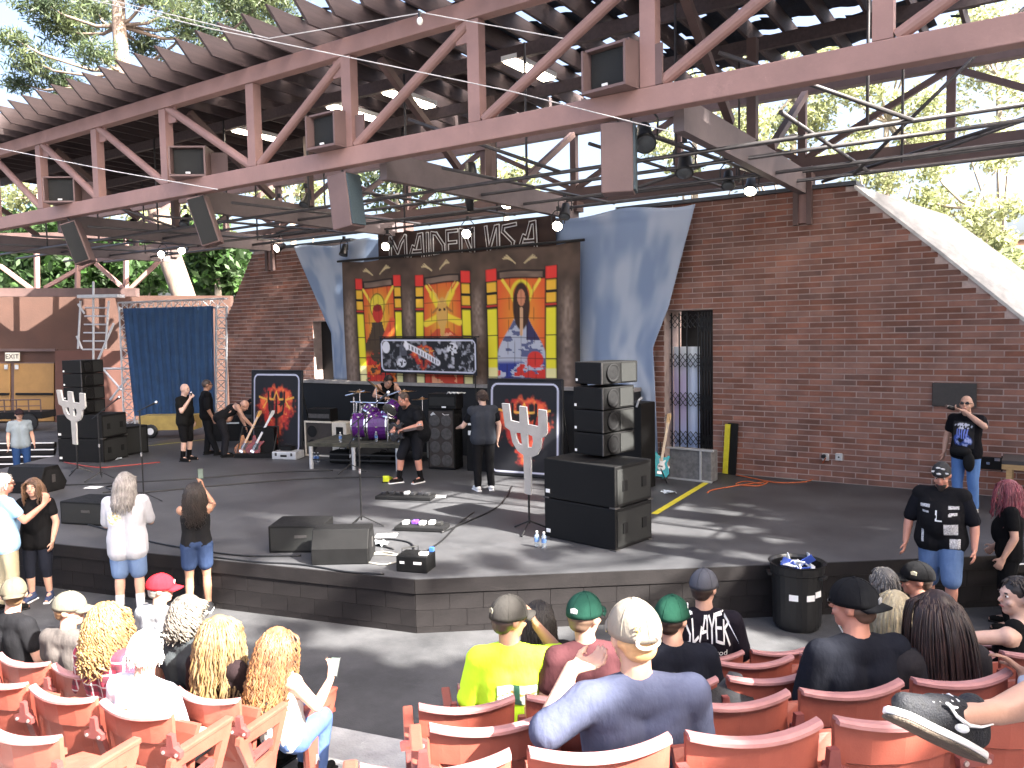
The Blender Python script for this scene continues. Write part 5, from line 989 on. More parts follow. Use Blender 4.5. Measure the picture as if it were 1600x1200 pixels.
bush('yellow green tree showing through the truss right of the cable bundle', 790, 270, 46, (60, 45, 1.3), 2000, M_lf_lite, .16, 39)
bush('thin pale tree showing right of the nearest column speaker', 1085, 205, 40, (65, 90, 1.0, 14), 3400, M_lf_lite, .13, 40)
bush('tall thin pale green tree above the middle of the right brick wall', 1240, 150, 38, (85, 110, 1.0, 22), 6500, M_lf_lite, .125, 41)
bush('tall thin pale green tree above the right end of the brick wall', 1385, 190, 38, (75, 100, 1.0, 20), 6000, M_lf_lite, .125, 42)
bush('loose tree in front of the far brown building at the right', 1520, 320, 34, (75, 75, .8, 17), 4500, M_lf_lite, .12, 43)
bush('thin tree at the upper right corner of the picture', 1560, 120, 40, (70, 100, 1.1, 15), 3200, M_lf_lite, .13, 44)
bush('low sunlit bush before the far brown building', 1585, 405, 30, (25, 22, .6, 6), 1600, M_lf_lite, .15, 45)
# far buildings at the right
fb = thing('building', 'low brown building beyond the sloping wall end', 'building', DP(1560, 500, 40)); quad_slab(MB(), 1470, 374, 1900, 640, 40, 6).build('wall', mat('far brown wall', hx('#8a6a58'), .85, .2, .4), fb, world=True); quad_slab(MB(), 1468, 370, 1902, 374, 39.8, 6.5).build('roof_edge', M_flash, fb, world=True)
fb = thing('building', 'teal roofed hut just behind the sloping wall end', 'building', DP(1600, 500, 24)); quad_slab(MB(), 1562, 455, 1900, 640, 24, 3).build('wall', mat('far brick wall', hx('#6e4a40'), .85, .2, .6), fb, world=True); quad_slab(MB(), 1556, 427, 1902, 456, 23.8, 3.4).build('roof', mat('teal metal roof', hx('#4f7378'), .6, .1, 1), fb, world=True)
# oaks to the right of the seating: unseen, crowns shaped to shade the stage
def shade_tree(label, base, cl, n, seed, size=.34): return tree(label, base, [(V3(base), .45), (V3(base)+V3((.2, .1, 3.5)), .36), (V3(cl[0][0]), .2)], [(V3(c), r) for c, r in cl], n, size, M_lf_shade, M_bark, 'added unseen oaks beside the seating', seed, 1.6, 'added_shade_oak', .12)
SHADE = [
 ('added unseen broad low oak right of the seating rows', (11, 3, -.65), [((11, -3, 8), (2.5, 3, 3.5)), ((11, 0.5, 8.1), (2.3, 2.6, 3.4)), ((11, 3.2, 8.3), (2.3, 2.2, 3.6)), ((10.5, 5.0, 8.0), (2.2, 1.8, 3.2)), ((10.5, 4.6, 12.6), (1.2, 1.0, 1.2)), ((10.5, 4.3, 14), (1.1, 1.0, 1.0))]),
 ('added unseen broad low oak right of the stage', (11, 12, -.65), [((11, 9.9, 8.8), (2.2, 1.3, 3.2)), ((11, 7.3, 6.9), (2.3, 2.2, 3.0)), ((11, 10.5, 8), (2.4, 2.6, 3.7)), ((11.5, 14, 8), (2.5, 3, 3.9)), ((11.5, 17.5, 7.6), (2.5, 3, 3.9))]),
 ('added unseen very tall slender oak beside the roof end', (6, 11.5, -.65), [((5.4, 10.4, 17.0), (2, 2.2, 2.8)), ((5.2, 6.3, 17.4), (2, 1.8, 2.2)), ((5.2, 6.8, 20.5), (2, 2.6, 2.8)), ((5.2, 9.8, 20), (2, 2.4, 3)), ((5.2, 7.8, 25), (2.2, 3.2, 2.8)), ((5.2, 11.6, 17), (2, 2, 3)), ((5.2, 11.8, 24), (2, 2.5, 3))]),
 ('added unseen tall oak behind the low oaks', (15, 13, -.65), [((14, 7.1, 23.4), (2.6, 2.6, 2.2)), ((14, 13.8, 16.4), (2.4, 2.6, 3.4)), ((14, 14.6, 16), (2.6, 3.2, 4.2)), ((14, 10.1, 23), (2.6, 2.6, 2.0)), ((14, 4.9, 23), (2.4, 1.9, 2.6)), ((14, 5.6, 24.5), (2.4, 2.5, 2.5)), ((14, 9.6, 25.5), (2.6, 3.5, 2.6)), ((14, 13.6, 23), (2.6, 3.2, 3.5)), ((14, 13.6, 13.2), (2.5, 3.0, 2.4))]),
]
for i, (lb, b, cl) in enumerate(SHADE): shade_tree(lb, b, cl, (17000, 16000, 20000, 24000)[i], 60+i)

shade_bough = []  # boughs added out of view, shaped to streak the deck with shade
for k in range(2):
    for q in range(7):
        t_ = q/6; shade_bough.append(((10.6, 5.4+3.6*t_, 15.2-2.1*k-1.9*t_), (.4, .36, .11)))
tree('added unseen oak with drooping boughs that stripe the deck with shade', (10.9, 9.9, -.65), [(V3((10.9, 9.9, -.65)), .3), (V3((10.9, 9.8, 5)), .25), (V3((10.8, 9.4, 12.6)), .12)], [(V3(c), r) for c, r in shade_bough], 1700, .13, M_lf_shade, M_bark, 'added unseen oaks beside the seating', 77, 1.6, 'added_shade_oak', .03)
# ================================================================== seating
M_red = mat('faded red plastic', (.265, .062, .043), .42, .12, 3, .06, 120, c2=(.33, .088, .060), scuff=.35); M_rim = mat('red plastic with painted sky sheen', (.40, .19, .185), .4, .15, 9); M_iron = mat('red brown cast iron', (.17, .045, .042), .5, .2, 9); M_bolt = mat('worn steel bolt', (.5, .42, .4), .4, .2, 20, metal=.7)  # rim plastic is paler: the sky's reflection is put into its colour
PW = .56
def back_mesh():
    us = [-1, -.97, -.86, -.80, -.5, 0, .5, .80, .86, .97, 1]; vs_ = [0, .05, .14, .18, .4, .60, .655, .68, .82, .94, 1.0]
    def P(u, v, side):
        x = u*.252*(.93+.07*v); z = .31+.47*v + .022*u*u*v; y = .03-.055*v + .05*u*u*(.5+.5*v) - .012*math.sin(v*2.2)
        if side:
            y -= .022; lim = .86-.16*max(0, .5-v)
            if abs(u) < lim*.95 and .15 < v < .66: y += .014
        return (x, y, z)
    mb = MB(); f = [[P(u, v, 0) for u in us] for v in vs_]; b = [[P(u, v, 1) for u in us] for v in vs_]; nu, nv = len(us), len(vs_)
    mb.grid(f); o = len(mb.v); mb.grid(b); n = nu*nv
    mb.f = [fc if i < (nu-1)*(nv-1) else fc[::-1] for i, fc in enumerate(mb.f)]
    for j in range(nv-1):
        for i in (0, nu-1): a, c = j*nu+i, (j+1)*nu+i; mb.f.append((a, c, c+n, a+n) if i else (c, a, a+n, c+n)); mb.m.append(0)
    for i in range(nu-1): mb.f.append((i+1, i, i+n, i+1+n)); mb.m.append(0)
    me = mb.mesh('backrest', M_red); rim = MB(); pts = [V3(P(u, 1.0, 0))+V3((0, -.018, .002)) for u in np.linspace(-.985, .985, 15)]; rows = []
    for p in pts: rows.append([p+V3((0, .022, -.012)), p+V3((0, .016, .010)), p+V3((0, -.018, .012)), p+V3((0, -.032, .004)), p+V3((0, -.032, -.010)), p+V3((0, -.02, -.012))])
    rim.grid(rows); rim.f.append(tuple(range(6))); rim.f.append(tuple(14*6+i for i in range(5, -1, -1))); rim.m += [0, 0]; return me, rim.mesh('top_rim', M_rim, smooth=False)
BACK_ME, RIM_ME = back_mesh()
def seat_me(up):
    mb = MB(); nu, nv = 7, 6; A = []; B = []
    for j in range(nv):
        v = j/(nv-1); ra = []; rb = []
        for i in range(nu):
            u = i/(nu-1)*2-1; x = u*.222; y = v*(.25 if up else .40); dz = -.02*math.sin(v*math.pi)*(1-u*u)-.03*v**4
            p = V3((x, y, dz)); q = p+V3((0, 0, -.035))
            if up: Mx = Matrix.Rotation(R(80), 3, 'X'); p, q = Mx @ p, Mx @ q
            o = V3((0, .09, .43)) if not up else V3((0, .13, .40)); ra.append(p+o); rb.append(q+o)
        A.append(ra); B.append(rb)
    mb.grid(A); k = len(mb.f); mb.grid(B); n = nu*nv; mb.f = [f if i < k else f[::-1] for i, f in enumerate(mb.f)]
    for i in range(nu-1): mb.f += [(i+1, i, i+n, i+1+n), ((nv-1)*nu+i, (nv-1)*nu+i+1, (nv-1)*nu+i+1+n, (nv-1)*nu+i+n)]; mb.m += [0, 0]
    for j in range(nv-1): mb.f += [(j*nu, (j+1)*nu, (j+1)*nu+n, j*nu+n), ((j+1)*nu+nu-1, j*nu+nu-1, j*nu+nu-1+n, (j+1)*nu+nu-1+n)]; mb.m += [0, 0]
    return mb.mesh('seat', M_red, smooth=False)
SEAT_UP, SEAT_DN = seat_me(True), seat_me(False)
mb = MB(); mb.box((PW/2, .04, .22), (.03, .06, .44)); mb.beam((PW/2, .04, .40), (PW/2, -.03, .66), .03, .05, up=(1, 0, 0)); mb.beam((PW/2, .04, .40), (PW/2, .25, .42), .03, .05, up=(1, 0, 0)); mb.box((PW/2, .06, .01), (.06, .18, .02)); POST_ME = mb.mesh('standard', M_iron)
mb = MB(); mb.prism([(-.065, .60), (.065, .60), (.07, .635), (.025, .655), (.018, .72), (-.018, .72), (-.025, .655), (-.07, .635)], (PW/2, -.06, 0), (1, 0, 0), (0, 0, 1), -.03); BRK_ME = mb.mesh('bracket', M_iron)
mb = MB(); mb.tube((0, -.007, 0), (0, .005, 0), .010, n=8); BOLT_ME = mb.mesh('bolt', M_bolt)
def lnk(name, me, par, loc=(0, 0, 0)): o = bpy.data.objects.new(name, me); COL.objects.link(o); o.parent = par; o.location = loc; return o
def chair(label, pos, rz, group, down=False, end=0, letter=None):
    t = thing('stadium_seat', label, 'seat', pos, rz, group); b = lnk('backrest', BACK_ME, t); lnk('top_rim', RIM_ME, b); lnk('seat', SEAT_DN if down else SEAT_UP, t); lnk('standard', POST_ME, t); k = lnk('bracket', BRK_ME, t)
    for x in (-.045, .045): lnk('bolt', BOLT_ME, k, (PW/2+x, -.06, .618))
    if end < 0: lnk('standard', POST_ME, t, (-PW, 0, 0)); k = lnk('bracket', BRK_ME, t, (-PW, 0, 0)); lnk('bolt', BOLT_ME, k, (PW/2+.045, -.06, .618))
    if end:
        x = PW/2*end+.02*end; mb = MB(); fr = [(-.12, .0), (.02, .0), (.16, .55), (.36, .56), (.36, .60), (-.10, .60), (-.06, .52)]
        prism_holes(mb, [[(.02, 0), (.16, 0), (.25, .33), (.36, .55), (.37, .60), (-.09, .60), (-.10, .56), (0.0, .33)], [(.035, .36), (.21, .37), (.29, .53), (-.02, .54)]], (x+.02*end, 0, 0), (0, 1, 0), (0, 0, 1), .035*(-end)); e = mb.build('end_standard', M_iron if letter is None else M_red, t)
        MB().box((x, .16, .615), (.055, .44, .03)).build('armrest', M_red, e, bevel=.008)
        if letter: text_mesh('row_letter', letter, .085, M_white, e, frame4((x+.024, .1, .2), (0, 1, 0), (0, 0, 1)))
    return t
ordn = ['first', 'second', 'third', 'fourth', 'fifth', 'sixth', 'seventh', 'eighth', 'ninth']
rzL_, rzR_ = math.atan2(-nL.x, nL.y), math.atan2(-nR.x, nR.y)
def seat_pos(side, row, k):
    """floor point of seat k (counted from the aisle) in a row"""
    if side == 'L': c, z = ROW_L[row]; t = (-3.54, -3.42, -3.27, -3.2, -3.1)[row] - (k+.5)*PW; return V3((0, 0, z)) + nL*(c+.03) + tL*t
    c, z = ROW_R[row]; t = (.9, .35, .09, .11, -.15, -.4)[row] + (k+.5)*PW; return V3((0, 0, z)) + nR*(c+.03) + tR*t
TAKEN = {('L', 0, 0), ('L', 0, 1), ('L', 0, 3), ('L', 0, 5), ('L', 0, 6), ('L', 1, 2), ('L', 1, 1), ('R', 1, 0), ('R', 1, 1), ('R', 1, 2), ('R', 0, 0), ('R', 0, 2), ('R', 3, 1), ('R', 2, 4), ('R', 2, 5), ('R', 1, 5), ('R', 1, 7), ('R', 0, 5), ('R', 0, 6)}
for side, counts in (('L', (8, 7, 6, 4)), ('R', (8, 8, 7, 7, 6))):
    for row, n in enumerate(counts):
        for k in range(n):
            occ = (side, row, k) in TAKEN
            chair('%s red seat, %s block, %s row from stage, %s from aisle' % ('occupied' if occ else 'empty', 'left' if side == 'L' else 'right', ordn[row], ordn[k]), seat_pos(side, row, k), rzL_ if side == 'L' else rzR_, 'red seats of the %s block' % ('left' if side == 'L' else 'right'), occ or (side, row) == ('L', 3),
                  end=(1 if side == 'L' else -1) if k == 0 else 0, letter='ABCD'[row] if side == 'L' and k == 0 else None)
# black jacket over a seat back
mb = MB(); c = seat_pos('R', 2, 2)
rowsj = []
for j in range(14):
    v = j/13; row = []
    for i in range(22):
        u = i/21*2-1; wv = .03*math.sin(u*7+v*3)+.02*math.sin(u*15); y = -.16+.22*min(v*2.2, 1) if v < .45 else .06+(v-.45)*.25
        z = .80-.30*abs(v-.42)/.42*(1 if v < .42 else .8) + .02*math.sin(u*5); row.append(c + tR*(u*.42+.03*math.sin(v*9)) + nR*(y - .02 + wv*.6) + V3((0, 0, z+wv)))
    rowsj.append(row)
mb.grid(rowsj); o = mb.build('jacket', mat('charcoal jacket cloth', (.022, .022, .026), .9, .3, 9, .3, 90), smooth=True); o.modifiers.new('thickness', 'SOLIDIFY').thickness = .02; tag(o, 'black jacket slung over a seat in the right block', 'jacket')
# ================================================================== people
SKIN = {'light': (.52, .30, .22), 'pale': (.58, .37, .29), 'tan': (.36, .19, .125), 'ruddy': (.50, .23, .165), 'brown': (.25, .13, .085)}
def skin_mat(k): return mat('skin '+k, SKIN[k], .5, .12, 7, .08, 90)
def cloth_mat(c, nm=None): 
    if not isinstance(c, (str, tuple)): return c
    c = hx(c) if isinstance(c, str) else c; return mat('cloth %s' % (nm or '_'.join('%03d' % int(x*999) for x in c)), c, .95, .14, 5, .7, 13, spec=.12, stretch=(1, 1, .5))
def hair_mat(c, c2=None): return mat('hair %s' % c, hx(c), .5, .35, 9, island=.22, c2=hx(c2) if c2 else None)
CLOUD = bpy.data.textures.new('cloth folds', 'CLOUDS'); CLOUD.noise_scale = .2; CLOUD.noise_depth = 2
def remesh(o, vox, sm=4, fold=0.0):
    m = o.modifiers.new('skin', 'REMESH'); m.mode = 'VOXEL'; m.voxel_size = vox; m.use_smooth_shade = True
    m = o.modifiers.new('soften', 'SMOOTH'); m.factor = .5; m.iterations = sm
    if fold: m = o.modifiers.new('folds', 'DISPLACE'); m.texture = CLOUD; m.strength = fold; m.mid_level = .5; m.texture_coords = 'LOCAL'
    return o
STAND = dict(pelvis=(0, 0, .97), neck=(0, -.01, 1.48), head=(0, .035, 1.645), shL=(-.18, 0, 1.42), shR=(.18, 0, 1.42), elL=(-.25, -.03, 1.14), elR=(.25, -.03, 1.14), wrL=(-.27, .08, .90), wrR=(.27, .08, .90),
             hipL=(-.095, 0, .93), hipR=(.095, 0, .93), knL=(-.11, .03, .5), knR=(.11, .03, .5), anL=(-.12, -.02, .09), anR=(.12, -.02, .09), toL=(-.15, .16, .035), toR=(.15, .16, .035))
SIT = dict(pelvis=(0, .14, .52), neck=(0, .06, 1.04), head=(0, .105, 1.205), shL=(-.18, .06, .975), shR=(.18, .06, .975), elL=(-.27, .09, .70), elR=(.27, .09, .70), wrL=(-.18, .32, .62), wrR=(.18, .32, .62),
           hipL=(-.1, .16, .5), hipR=(.1, .16, .5), knL=(-.14, .56, .52), knR=(.14, .56, .52), anL=(-.14, .56, .09), anR=(.14, .56, .09), toL=(-.16, .74, .035), toR=(.16, .74, .035))
def hand(mb, w_, d, side_n, s, curl=.5, mirror=1):
    """palm, four unequal curled fingers and a thumb from the side of the palm"""
    d = V3(d).normalized(); wd = V3(side_n); wd = (wd - d*wd.dot(d)).normalized(); pn = d.cross(wd)
    k = V3(w_)+d*.085*s
    for o in (-.028, -.009, .01, .028): mb.capsule(V3(w_)+wd*o*.7*s+d*.01*s, k+wd*o*s, .016*s, .0135*s, 8)
    for i, (o, l) in enumerate(((-.032, .062), (-.011, .075), (.011, .07), (.032, .055))):
        a = k+wd*o*s*1.12; b = a + (d*math.cos(curl*.6)+pn*math.sin(curl*.6))*l*.55*s + wd*o*.12*s; c = b + (d*math.cos(curl*1.7)+pn*math.sin(curl*1.7))*l*.5*s
        mb.capsule(a, b, .0105*s, .0095*s, 8); mb.capsule(b, c, .0095*s, .008*s, 8)
    a = V3(w_)+d*.03*s+wd*(-.03*s*mirror); b = a+(d*.6-wd*.75*mirror+pn*.3).normalized()*.045*s; c = b+(d*.9-wd*.2*mirror+pn*.4).normalized()*.035*s; mb.capsule(a, b, .015*s, .012*s, 8); mb.capsule(b, c, .012*s, .0095*s, 8)
def hair_strands(name, m, parent, HM, n, length, curl, vol, seed, r=.010, fringe=.02, back=0.0, part=0.0, segs=7, lift=.02, freq=26.0):
    rg = random.Random(seed); mb = MB(); k = 0
    while k < n:
        a = rg.uniform(0, 2*math.pi); sz = rg.uniform(-.35, 1); rr = math.sqrt(max(0, 1-sz*sz)); d = V3((rr*math.cos(a), rr*math.sin(a), sz))
        if d.y > .2 and d.z < .8: continue
        if d.y > .0 and abs(d.x) < .75 and d.z < .1: continue
        k += 1; p = V3((d.x*.080, d.y*.100-.008, d.z*.108+.012)); pts = [p*.96]; L = length*rg.uniform(.75, 1.1); st = L/segs; ph = rg.uniform(0, 6.28); out = V3((d.x, d.y-.25-back, 0)); out = out.normalized() if out.length > .01 else V3((0, -1, 0)); vel = d*(.75+vol)+V3((0, -.15, .1)); q = p.copy()
        for i in range(segs):
            t = (i+1)/segs; vel = vel*.55 + V3((0, 0, -.72)) + out*(vol*.28*(1-t)); vel.normalize(); q = q+vel*st
            e = V3((q.x/.092, (q.y+.008)/.112, (q.z-.012)/.118)); l = e.length
            if l < 1.0 and q.z > -.13: q = V3((q.x/l, (q.y+.008)/l-.008, (q.z-.012)/l+.012)) if l > .05 else q
            if q.y > -.01 and q.z < .075 and abs(q.x) < .086: q.x = math.copysign(.088, q.x if abs(q.x) > .002 else d.x)
            c_ = curl*(.35+.65*t); pts.append(q+V3((math.cos(ph+i*st*freq*3.0)*c_, math.sin(ph+i*st*freq*3.0)*c_, math.sin(ph*2+i*1.3)*c_*.4)))
        mb.path([HM @ x for x in pts], [r*.7]+[r]*(segs-1)+[r*.35], 5)
    return mb.build(name, m, parent, smooth=True)
def person(label, loc, rz, h=1.75, g=1.0, seated=False, J=None, shirt='#181818', sleeve=.55, pants='#15161a', plen=1.0, shoes='#151515', skin='light', hair=None, cap=None, head=(0, 0, 0), vox=.0115, face=True, socks=None, vest=None, glasses=False, beard=None, hemdrop=.06, group=None, hands=True, tank=False, curlL=.5, curlR=.5, hdL=None, hdR=None, world=None, legs=True):
    s = h/1.75; K = dict(SIT if seated else STAND); K.update(J or {}); K = {k: V3(v)*s for k, v in K.items()}
    t = thing('person', label, 'person', loc, rz, group)
    if world:
        Mi = (Matrix.Translation(V3(loc)) @ Matrix.Rotation(rz, 4, 'Z')).inverted()
        for k, v in world.items(): K[k] = Mi @ V3(v)
    gx = 1+(g-1)*.9; sm_ = skin_mat(skin); a, c = K['pelvis'], K['neck']; side = (K['shR']-K['shL']).normalized(); axis = (c-a).normalized(); fw_ = axis.cross(side)*-1; fw_ = side.cross(axis)*-1 if fw_.length < .1 else fw_
    fw_ = axis.cross(side); fw_ = -fw_ if fw_.y < 0 else fw_
    for q in ('shL', 'shR'): K[q] = (K['shL']+K['shR'])/2 + (K[q]-(K['shL']+K['shR'])/2)*(1+(g-1)*.35)
    chest, waist = a.lerp(c, .66), a.lerp(c, .28)
    def torso(mb, inf, low=0.0):
        ml, mr = (K['shL']+K['shR'])/2, None
        mb.capsule(K['shL'], K['shR'], .066*s+inf, None, 12); mb.capsule(c-axis*.02, K['shL'].lerp(c, .35)-axis*.01, .056*s+inf*.7, .062*s+inf*.7); mb.capsule(c-axis*.02, K['shR'].lerp(c, .35)-axis*.01, .056*s+inf*.7, .062*s+inf*.7)
        for sg in (-1, 1):
            p1 = chest+side*sg*.075*s*gx; p2 = waist+side*sg*.065*s*gx; p3 = a+side*sg*.075*s*gx
            mb.capsule((K['shL'] if sg < 0 else K['shR']).lerp(chest, .45), p1, .085*s*gx**.5+inf, .112*s*gx**.7+inf, 12); mb.capsule(p1, p2, .112*s*gx**.7+inf, .105*s*gx**.9+inf, 12); mb.capsule(p2, p3, .105*s*gx**.9+inf, .118*s*gx**.8+inf, 12)
            if low: mb.capsule(p3, p3-axis*low*s, .118*s*gx**.8+inf, .118*s*gx**.8+inf*1.2, 12)
        if g > 1.08: mb.ell(waist+fw_*.045*s*gx+axis*.05*s, (.14*s*gx+inf*1.3, .12*s*gx+inf*1.3, .17*s*gx+inf))
    # body
    mb = MB(); torso(mb, 0)
    HM = Matrix.Translation(K['head']) @ Matrix.Rotation(R(head[0]), 4, 'Z') @ Matrix.Rotation(R(head[1]), 4, 'X') @ Matrix.Rotation(R(head[2]), 4, 'Y') @ Matrix.Scale(s*1.09, 4); H3 = HM.to_3x3()
    hp = lambda *p: HM @ V3(p)
    mb.capsule(c-axis*.05*s, hp(0, -.012, -.045), .062*s*gx**.4, .056*s*gx**.3, 12)
    mb.ell(hp(0, -.008, .022), (.076, .098, .10), H3); mb.ell(hp(0, .022, -.045), (.058*gx**.3, .066, .072), H3); mb.ell(hp(0, .055, -.085), (.034*gx**.4, .03, .026), H3); mb.ell(hp(0, .082, .03), (.045, .014, .014), H3)
    mb.capsule(hp(0, .088, .018), hp(0, .106, -.018), .010*s, .015*s, 8); mb.ell(hp(0, .083, -.055), (.024, .012, .012), H3)
    for sg in (-1, 1): mb.ell(hp(sg*.078, -.012, -.005), (.012, .022, .032), H3); mb.ell(hp(sg*.04, .066, -.03), (.022, .02, .02), H3)
    for sd in ('L', 'R'):
        sh, el, wr = K['sh'+sd], K['el'+sd], K['wr'+sd]; mb.capsule(sh, el, .054*s*gx**.7, .042*s*gx**.6, 12); mb.capsule(el, el.lerp(wr, .3), .042*s*gx**.6, .043*s*gx**.6, 12); mb.capsule(el.lerp(wr, .3), wr, .043*s*gx**.6, .028*s*gx**.3, 12)
        hd = (hdL if sd == 'L' else hdR); dd = V3(hd) if hd else (wr-el)
        if hands: hand(mb, wr, dd, fw_ if abs(dd.normalized().dot(fw_)) < .8 else side, s*1.04, curlL if sd == 'L' else curlR, -1)
        if legs:
            hi, kn, an, to = K['hip'+sd], K['kn'+sd], K['an'+sd], K['to'+sd]; mb.capsule(hi, kn, .088*s*gx**.7, .056*s*gx**.5, 12); mb.capsule(kn, kn.lerp(an, .35), .055*s*gx**.5, .058*s*gx**.5, 12); mb.capsule(kn.lerp(an, .35), an, .058*s*gx**.5, .036*s*gx**.3, 12); mb.capsule(an, to, .036*s, .03*s, 10)
    body = remesh(mb.build('body', sm_, t), vox, 2)
    # shirt
    shirt_o = None
    if shirt:
        mb = MB(); 
        if tank:
            for sg in (-1, 1):
                p0 = (K['shL'] if sg < 0 else K['shR']).lerp(c, .45)+axis*.012*s; p1 = chest+side*sg*.07*s*gx; p2 = waist+side*sg*.065*s*gx; p3 = a+side*sg*.075*s*gx; mb.capsule(p0, p1, .066*s, .118*s*gx**.7, 12); mb.capsule(p1, p2, .118*s*gx**.7+.004, .112*s*gx**.9, 12); mb.capsule(p2, p3, .114*s*gx**.9, .126*s*gx**.8, 12)
        else: torso(mb, .017*s, hemdrop)
        for sd in ('L', 'R'):
            sh, el, wr = K['sh'+sd], K['el'+sd], K['wr'+sd]
            if sleeve > 0 and not tank:
                e = sh.lerp(el, min(sleeve, 1)); mb.capsule(sh, e, .074*s*gx**.7, .068*s*gx**.7, 12)
                if sleeve > 1: mb.capsule(el, el.lerp(wr, sleeve-1), .062*s*gx**.6, .046*s*gx**.5, 12)
        shirt_o = remesh(mb.build('shirt', cloth_mat(shirt), t), vox*1.25, 4, .016*s)
    if vest:
        mb = MB(); torso(mb, .032*s, .03); remesh(mb.build('vest', cloth_mat(vest), t), vox*1.3, 3, .015)
    if pants and legs:
        mb = MB()
        for sd, sg in (('L', -1), ('R', 1)):
            hi, kn, an = K['hip'+sd], K['kn'+sd], K['an'+sd]; p3 = a+side*sg*.07*s*gx; mb.capsule(p3, hi, .128*s*gx**.8, .118*s*gx**.7, 12); r1 = .078*s*gx**.5
            if plen <= .5: mb.capsule(hi, hi.lerp(kn, plen*2), .115*s*gx**.7, lerp(.115, .092, plen*2)*s*gx**.6, 12)
            else: mb.capsule(hi, kn, .112*s*gx**.7, r1, 12); mb.capsule(kn, kn.lerp(an, (plen-.5)*2*.97), r1, .064*s*gx**.4, 12)
        remesh(mb.build('trousers' if plen > .75 else 'shorts', cloth_mat(pants), t), vox*1.25, 4, .016*s)
    if legs and shoes:
        for sd in ('L', 'R'):
            an, to, kn = K['an'+sd], K['to'+sd], K['kn'+sd]; d = V3((to.x-an.x, to.y-an.y, 0)).normalized(); mb = MB(); z = an-V3((0, 0, .04*s)); mb.capsule(z-d*.03*s, z+d*.06*s, .05*s, .05*s, 10); mb.capsule(z+d*.06*s, z+d*.17*s-V3((0, 0, .012*s)), .05*s, .038*s, 10); mb.capsule(z, an+V3((0, 0, .03*s)), .05*s, .048*s, 10)
            o = remesh(mb.build('shoe', cloth_mat(shoes), t), .012, 2); mb = MB(); mb.beam(z-d*.085*s-V3((0, 0, .042*s)), z+d*.21*s-V3((0, 0, .042*s)), .088*s, .024*s); mb.build('sole', M_white if shoes != '#151515' else M_blackm, o, bevel=.01)
            if socks: mb = MB(); mb.capsule(an, an.lerp(kn, .36), .05*s, .056*s, 12); remesh(mb.build('sock', cloth_mat(socks), t), .012, 2)
    if face:
        for sg in (-1, 1):
            e = MB().ell(hp(sg*.031, .080, .012), (.0135, .008, .008), H3).build('eye', mat('eye white', (.7, .68, .66), .2), t, smooth=True); MB().ell(hp(sg*.031, .0865, .012), (.0065, .004, .0065), H3).build('iris', mat('dark iris', (.03, .02, .015), .15), e, smooth=True)
            MB().ell(hp(sg*.032, .086, .032), (.019, .008, .0045), H3).build('brow', hair_mat(hair[1] if hair else '#4a3a30'), t, smooth=True)
        MB().ell(hp(0, .0925, -.055), (.023, .006, .0065), H3).build('lips', mat('lips', (.36, .12, .10), .45), t, smooth=True)
    if glasses:
        mb = MB()
        for sg in (-1, 1): mb.ell(hp(sg*.033, .098, .012), (.026, .006, .018), H3); mb.tube(hp(sg*.058, .092, .016), hp(sg*.082, -.01, .01), .004*s)
        mb.tube(hp(-.012, .1, .018), hp(.012, .1, .018), .004*s); mb.build('glasses', mat('dark glasses', (.015, .012, .012), .15), t, smooth=True)
    if beard:
        mb = MB(); mb.ell(hp(0, .045, -.085), (.05, .05, .05), H3); mb.ell(hp(0, .07, -.115), (.03, .03, .04), H3); remesh(mb.build('beard', hair_mat(beard), t), .009, 2, .006)
    if hair:
        kind, col = hair[0], hair[1]
        if cap and kind in ('short', 'buzz'): kind = 'undercap'
        m = hair_mat(col, hair[2] if len(hair) > 2 else None)
        if kind == 'short':
            mb = MB(); mb.ell(hp(0, -.016, .034), (.081, .1, .098), H3); mb.ell(hp(0, -.055, -.01), (.066, .055, .06), H3); o = remesh(mb.build('hair', m, t), .009, 1, .008); hair_strands('hair_tuft', m, t, HM, 260, .055, .004, .15, len(label), .0038, segs=4)
        elif kind == 'buzz': mb = MB(); mb.ell(hp(0, -.014, .028), (.079, .098, .099), H3); mb.build('hair', m, t, smooth=True)
        elif kind == 'undercap': mb = MB(); mb.ell(hp(0, -.030, -.006), (.080, .080, .048), H3); mb.ell(hp(0, -.052, -.035), (.062, .052, .045), H3); remesh(mb.build('hair', m, t), .009, 2, .006)
        elif kind == 'fringe': mb = MB(); mb.ell(hp(0, -.035, -.012), (.081, .078, .05), H3); remesh(mb.build('hair', m, t), .009, 2, .006)
        elif kind == 'long': 
            base = MB(); base.ell(hp(0, -.014, .03), (.083, .102, .104), H3); o = base.build('hair_cap', m, t, smooth=True); hair_strands('hair', m, t, HM, 620 if hair[4] < .005 else 420, hair[3], hair[4], hair[5], len(label), .0052 if hair[4] < .005 else .0072, segs=9)
        elif kind == 'curly':
            base = MB(); base.ell(hp(0, -.014, .03), (.084, .103, .105), H3); o = base.build('hair_cap', m, t, smooth=True); hair_strands('hair', m, t, HM, 480, hair[3], hair[4], hair[5], len(label), .0062, segs=12, freq=30)
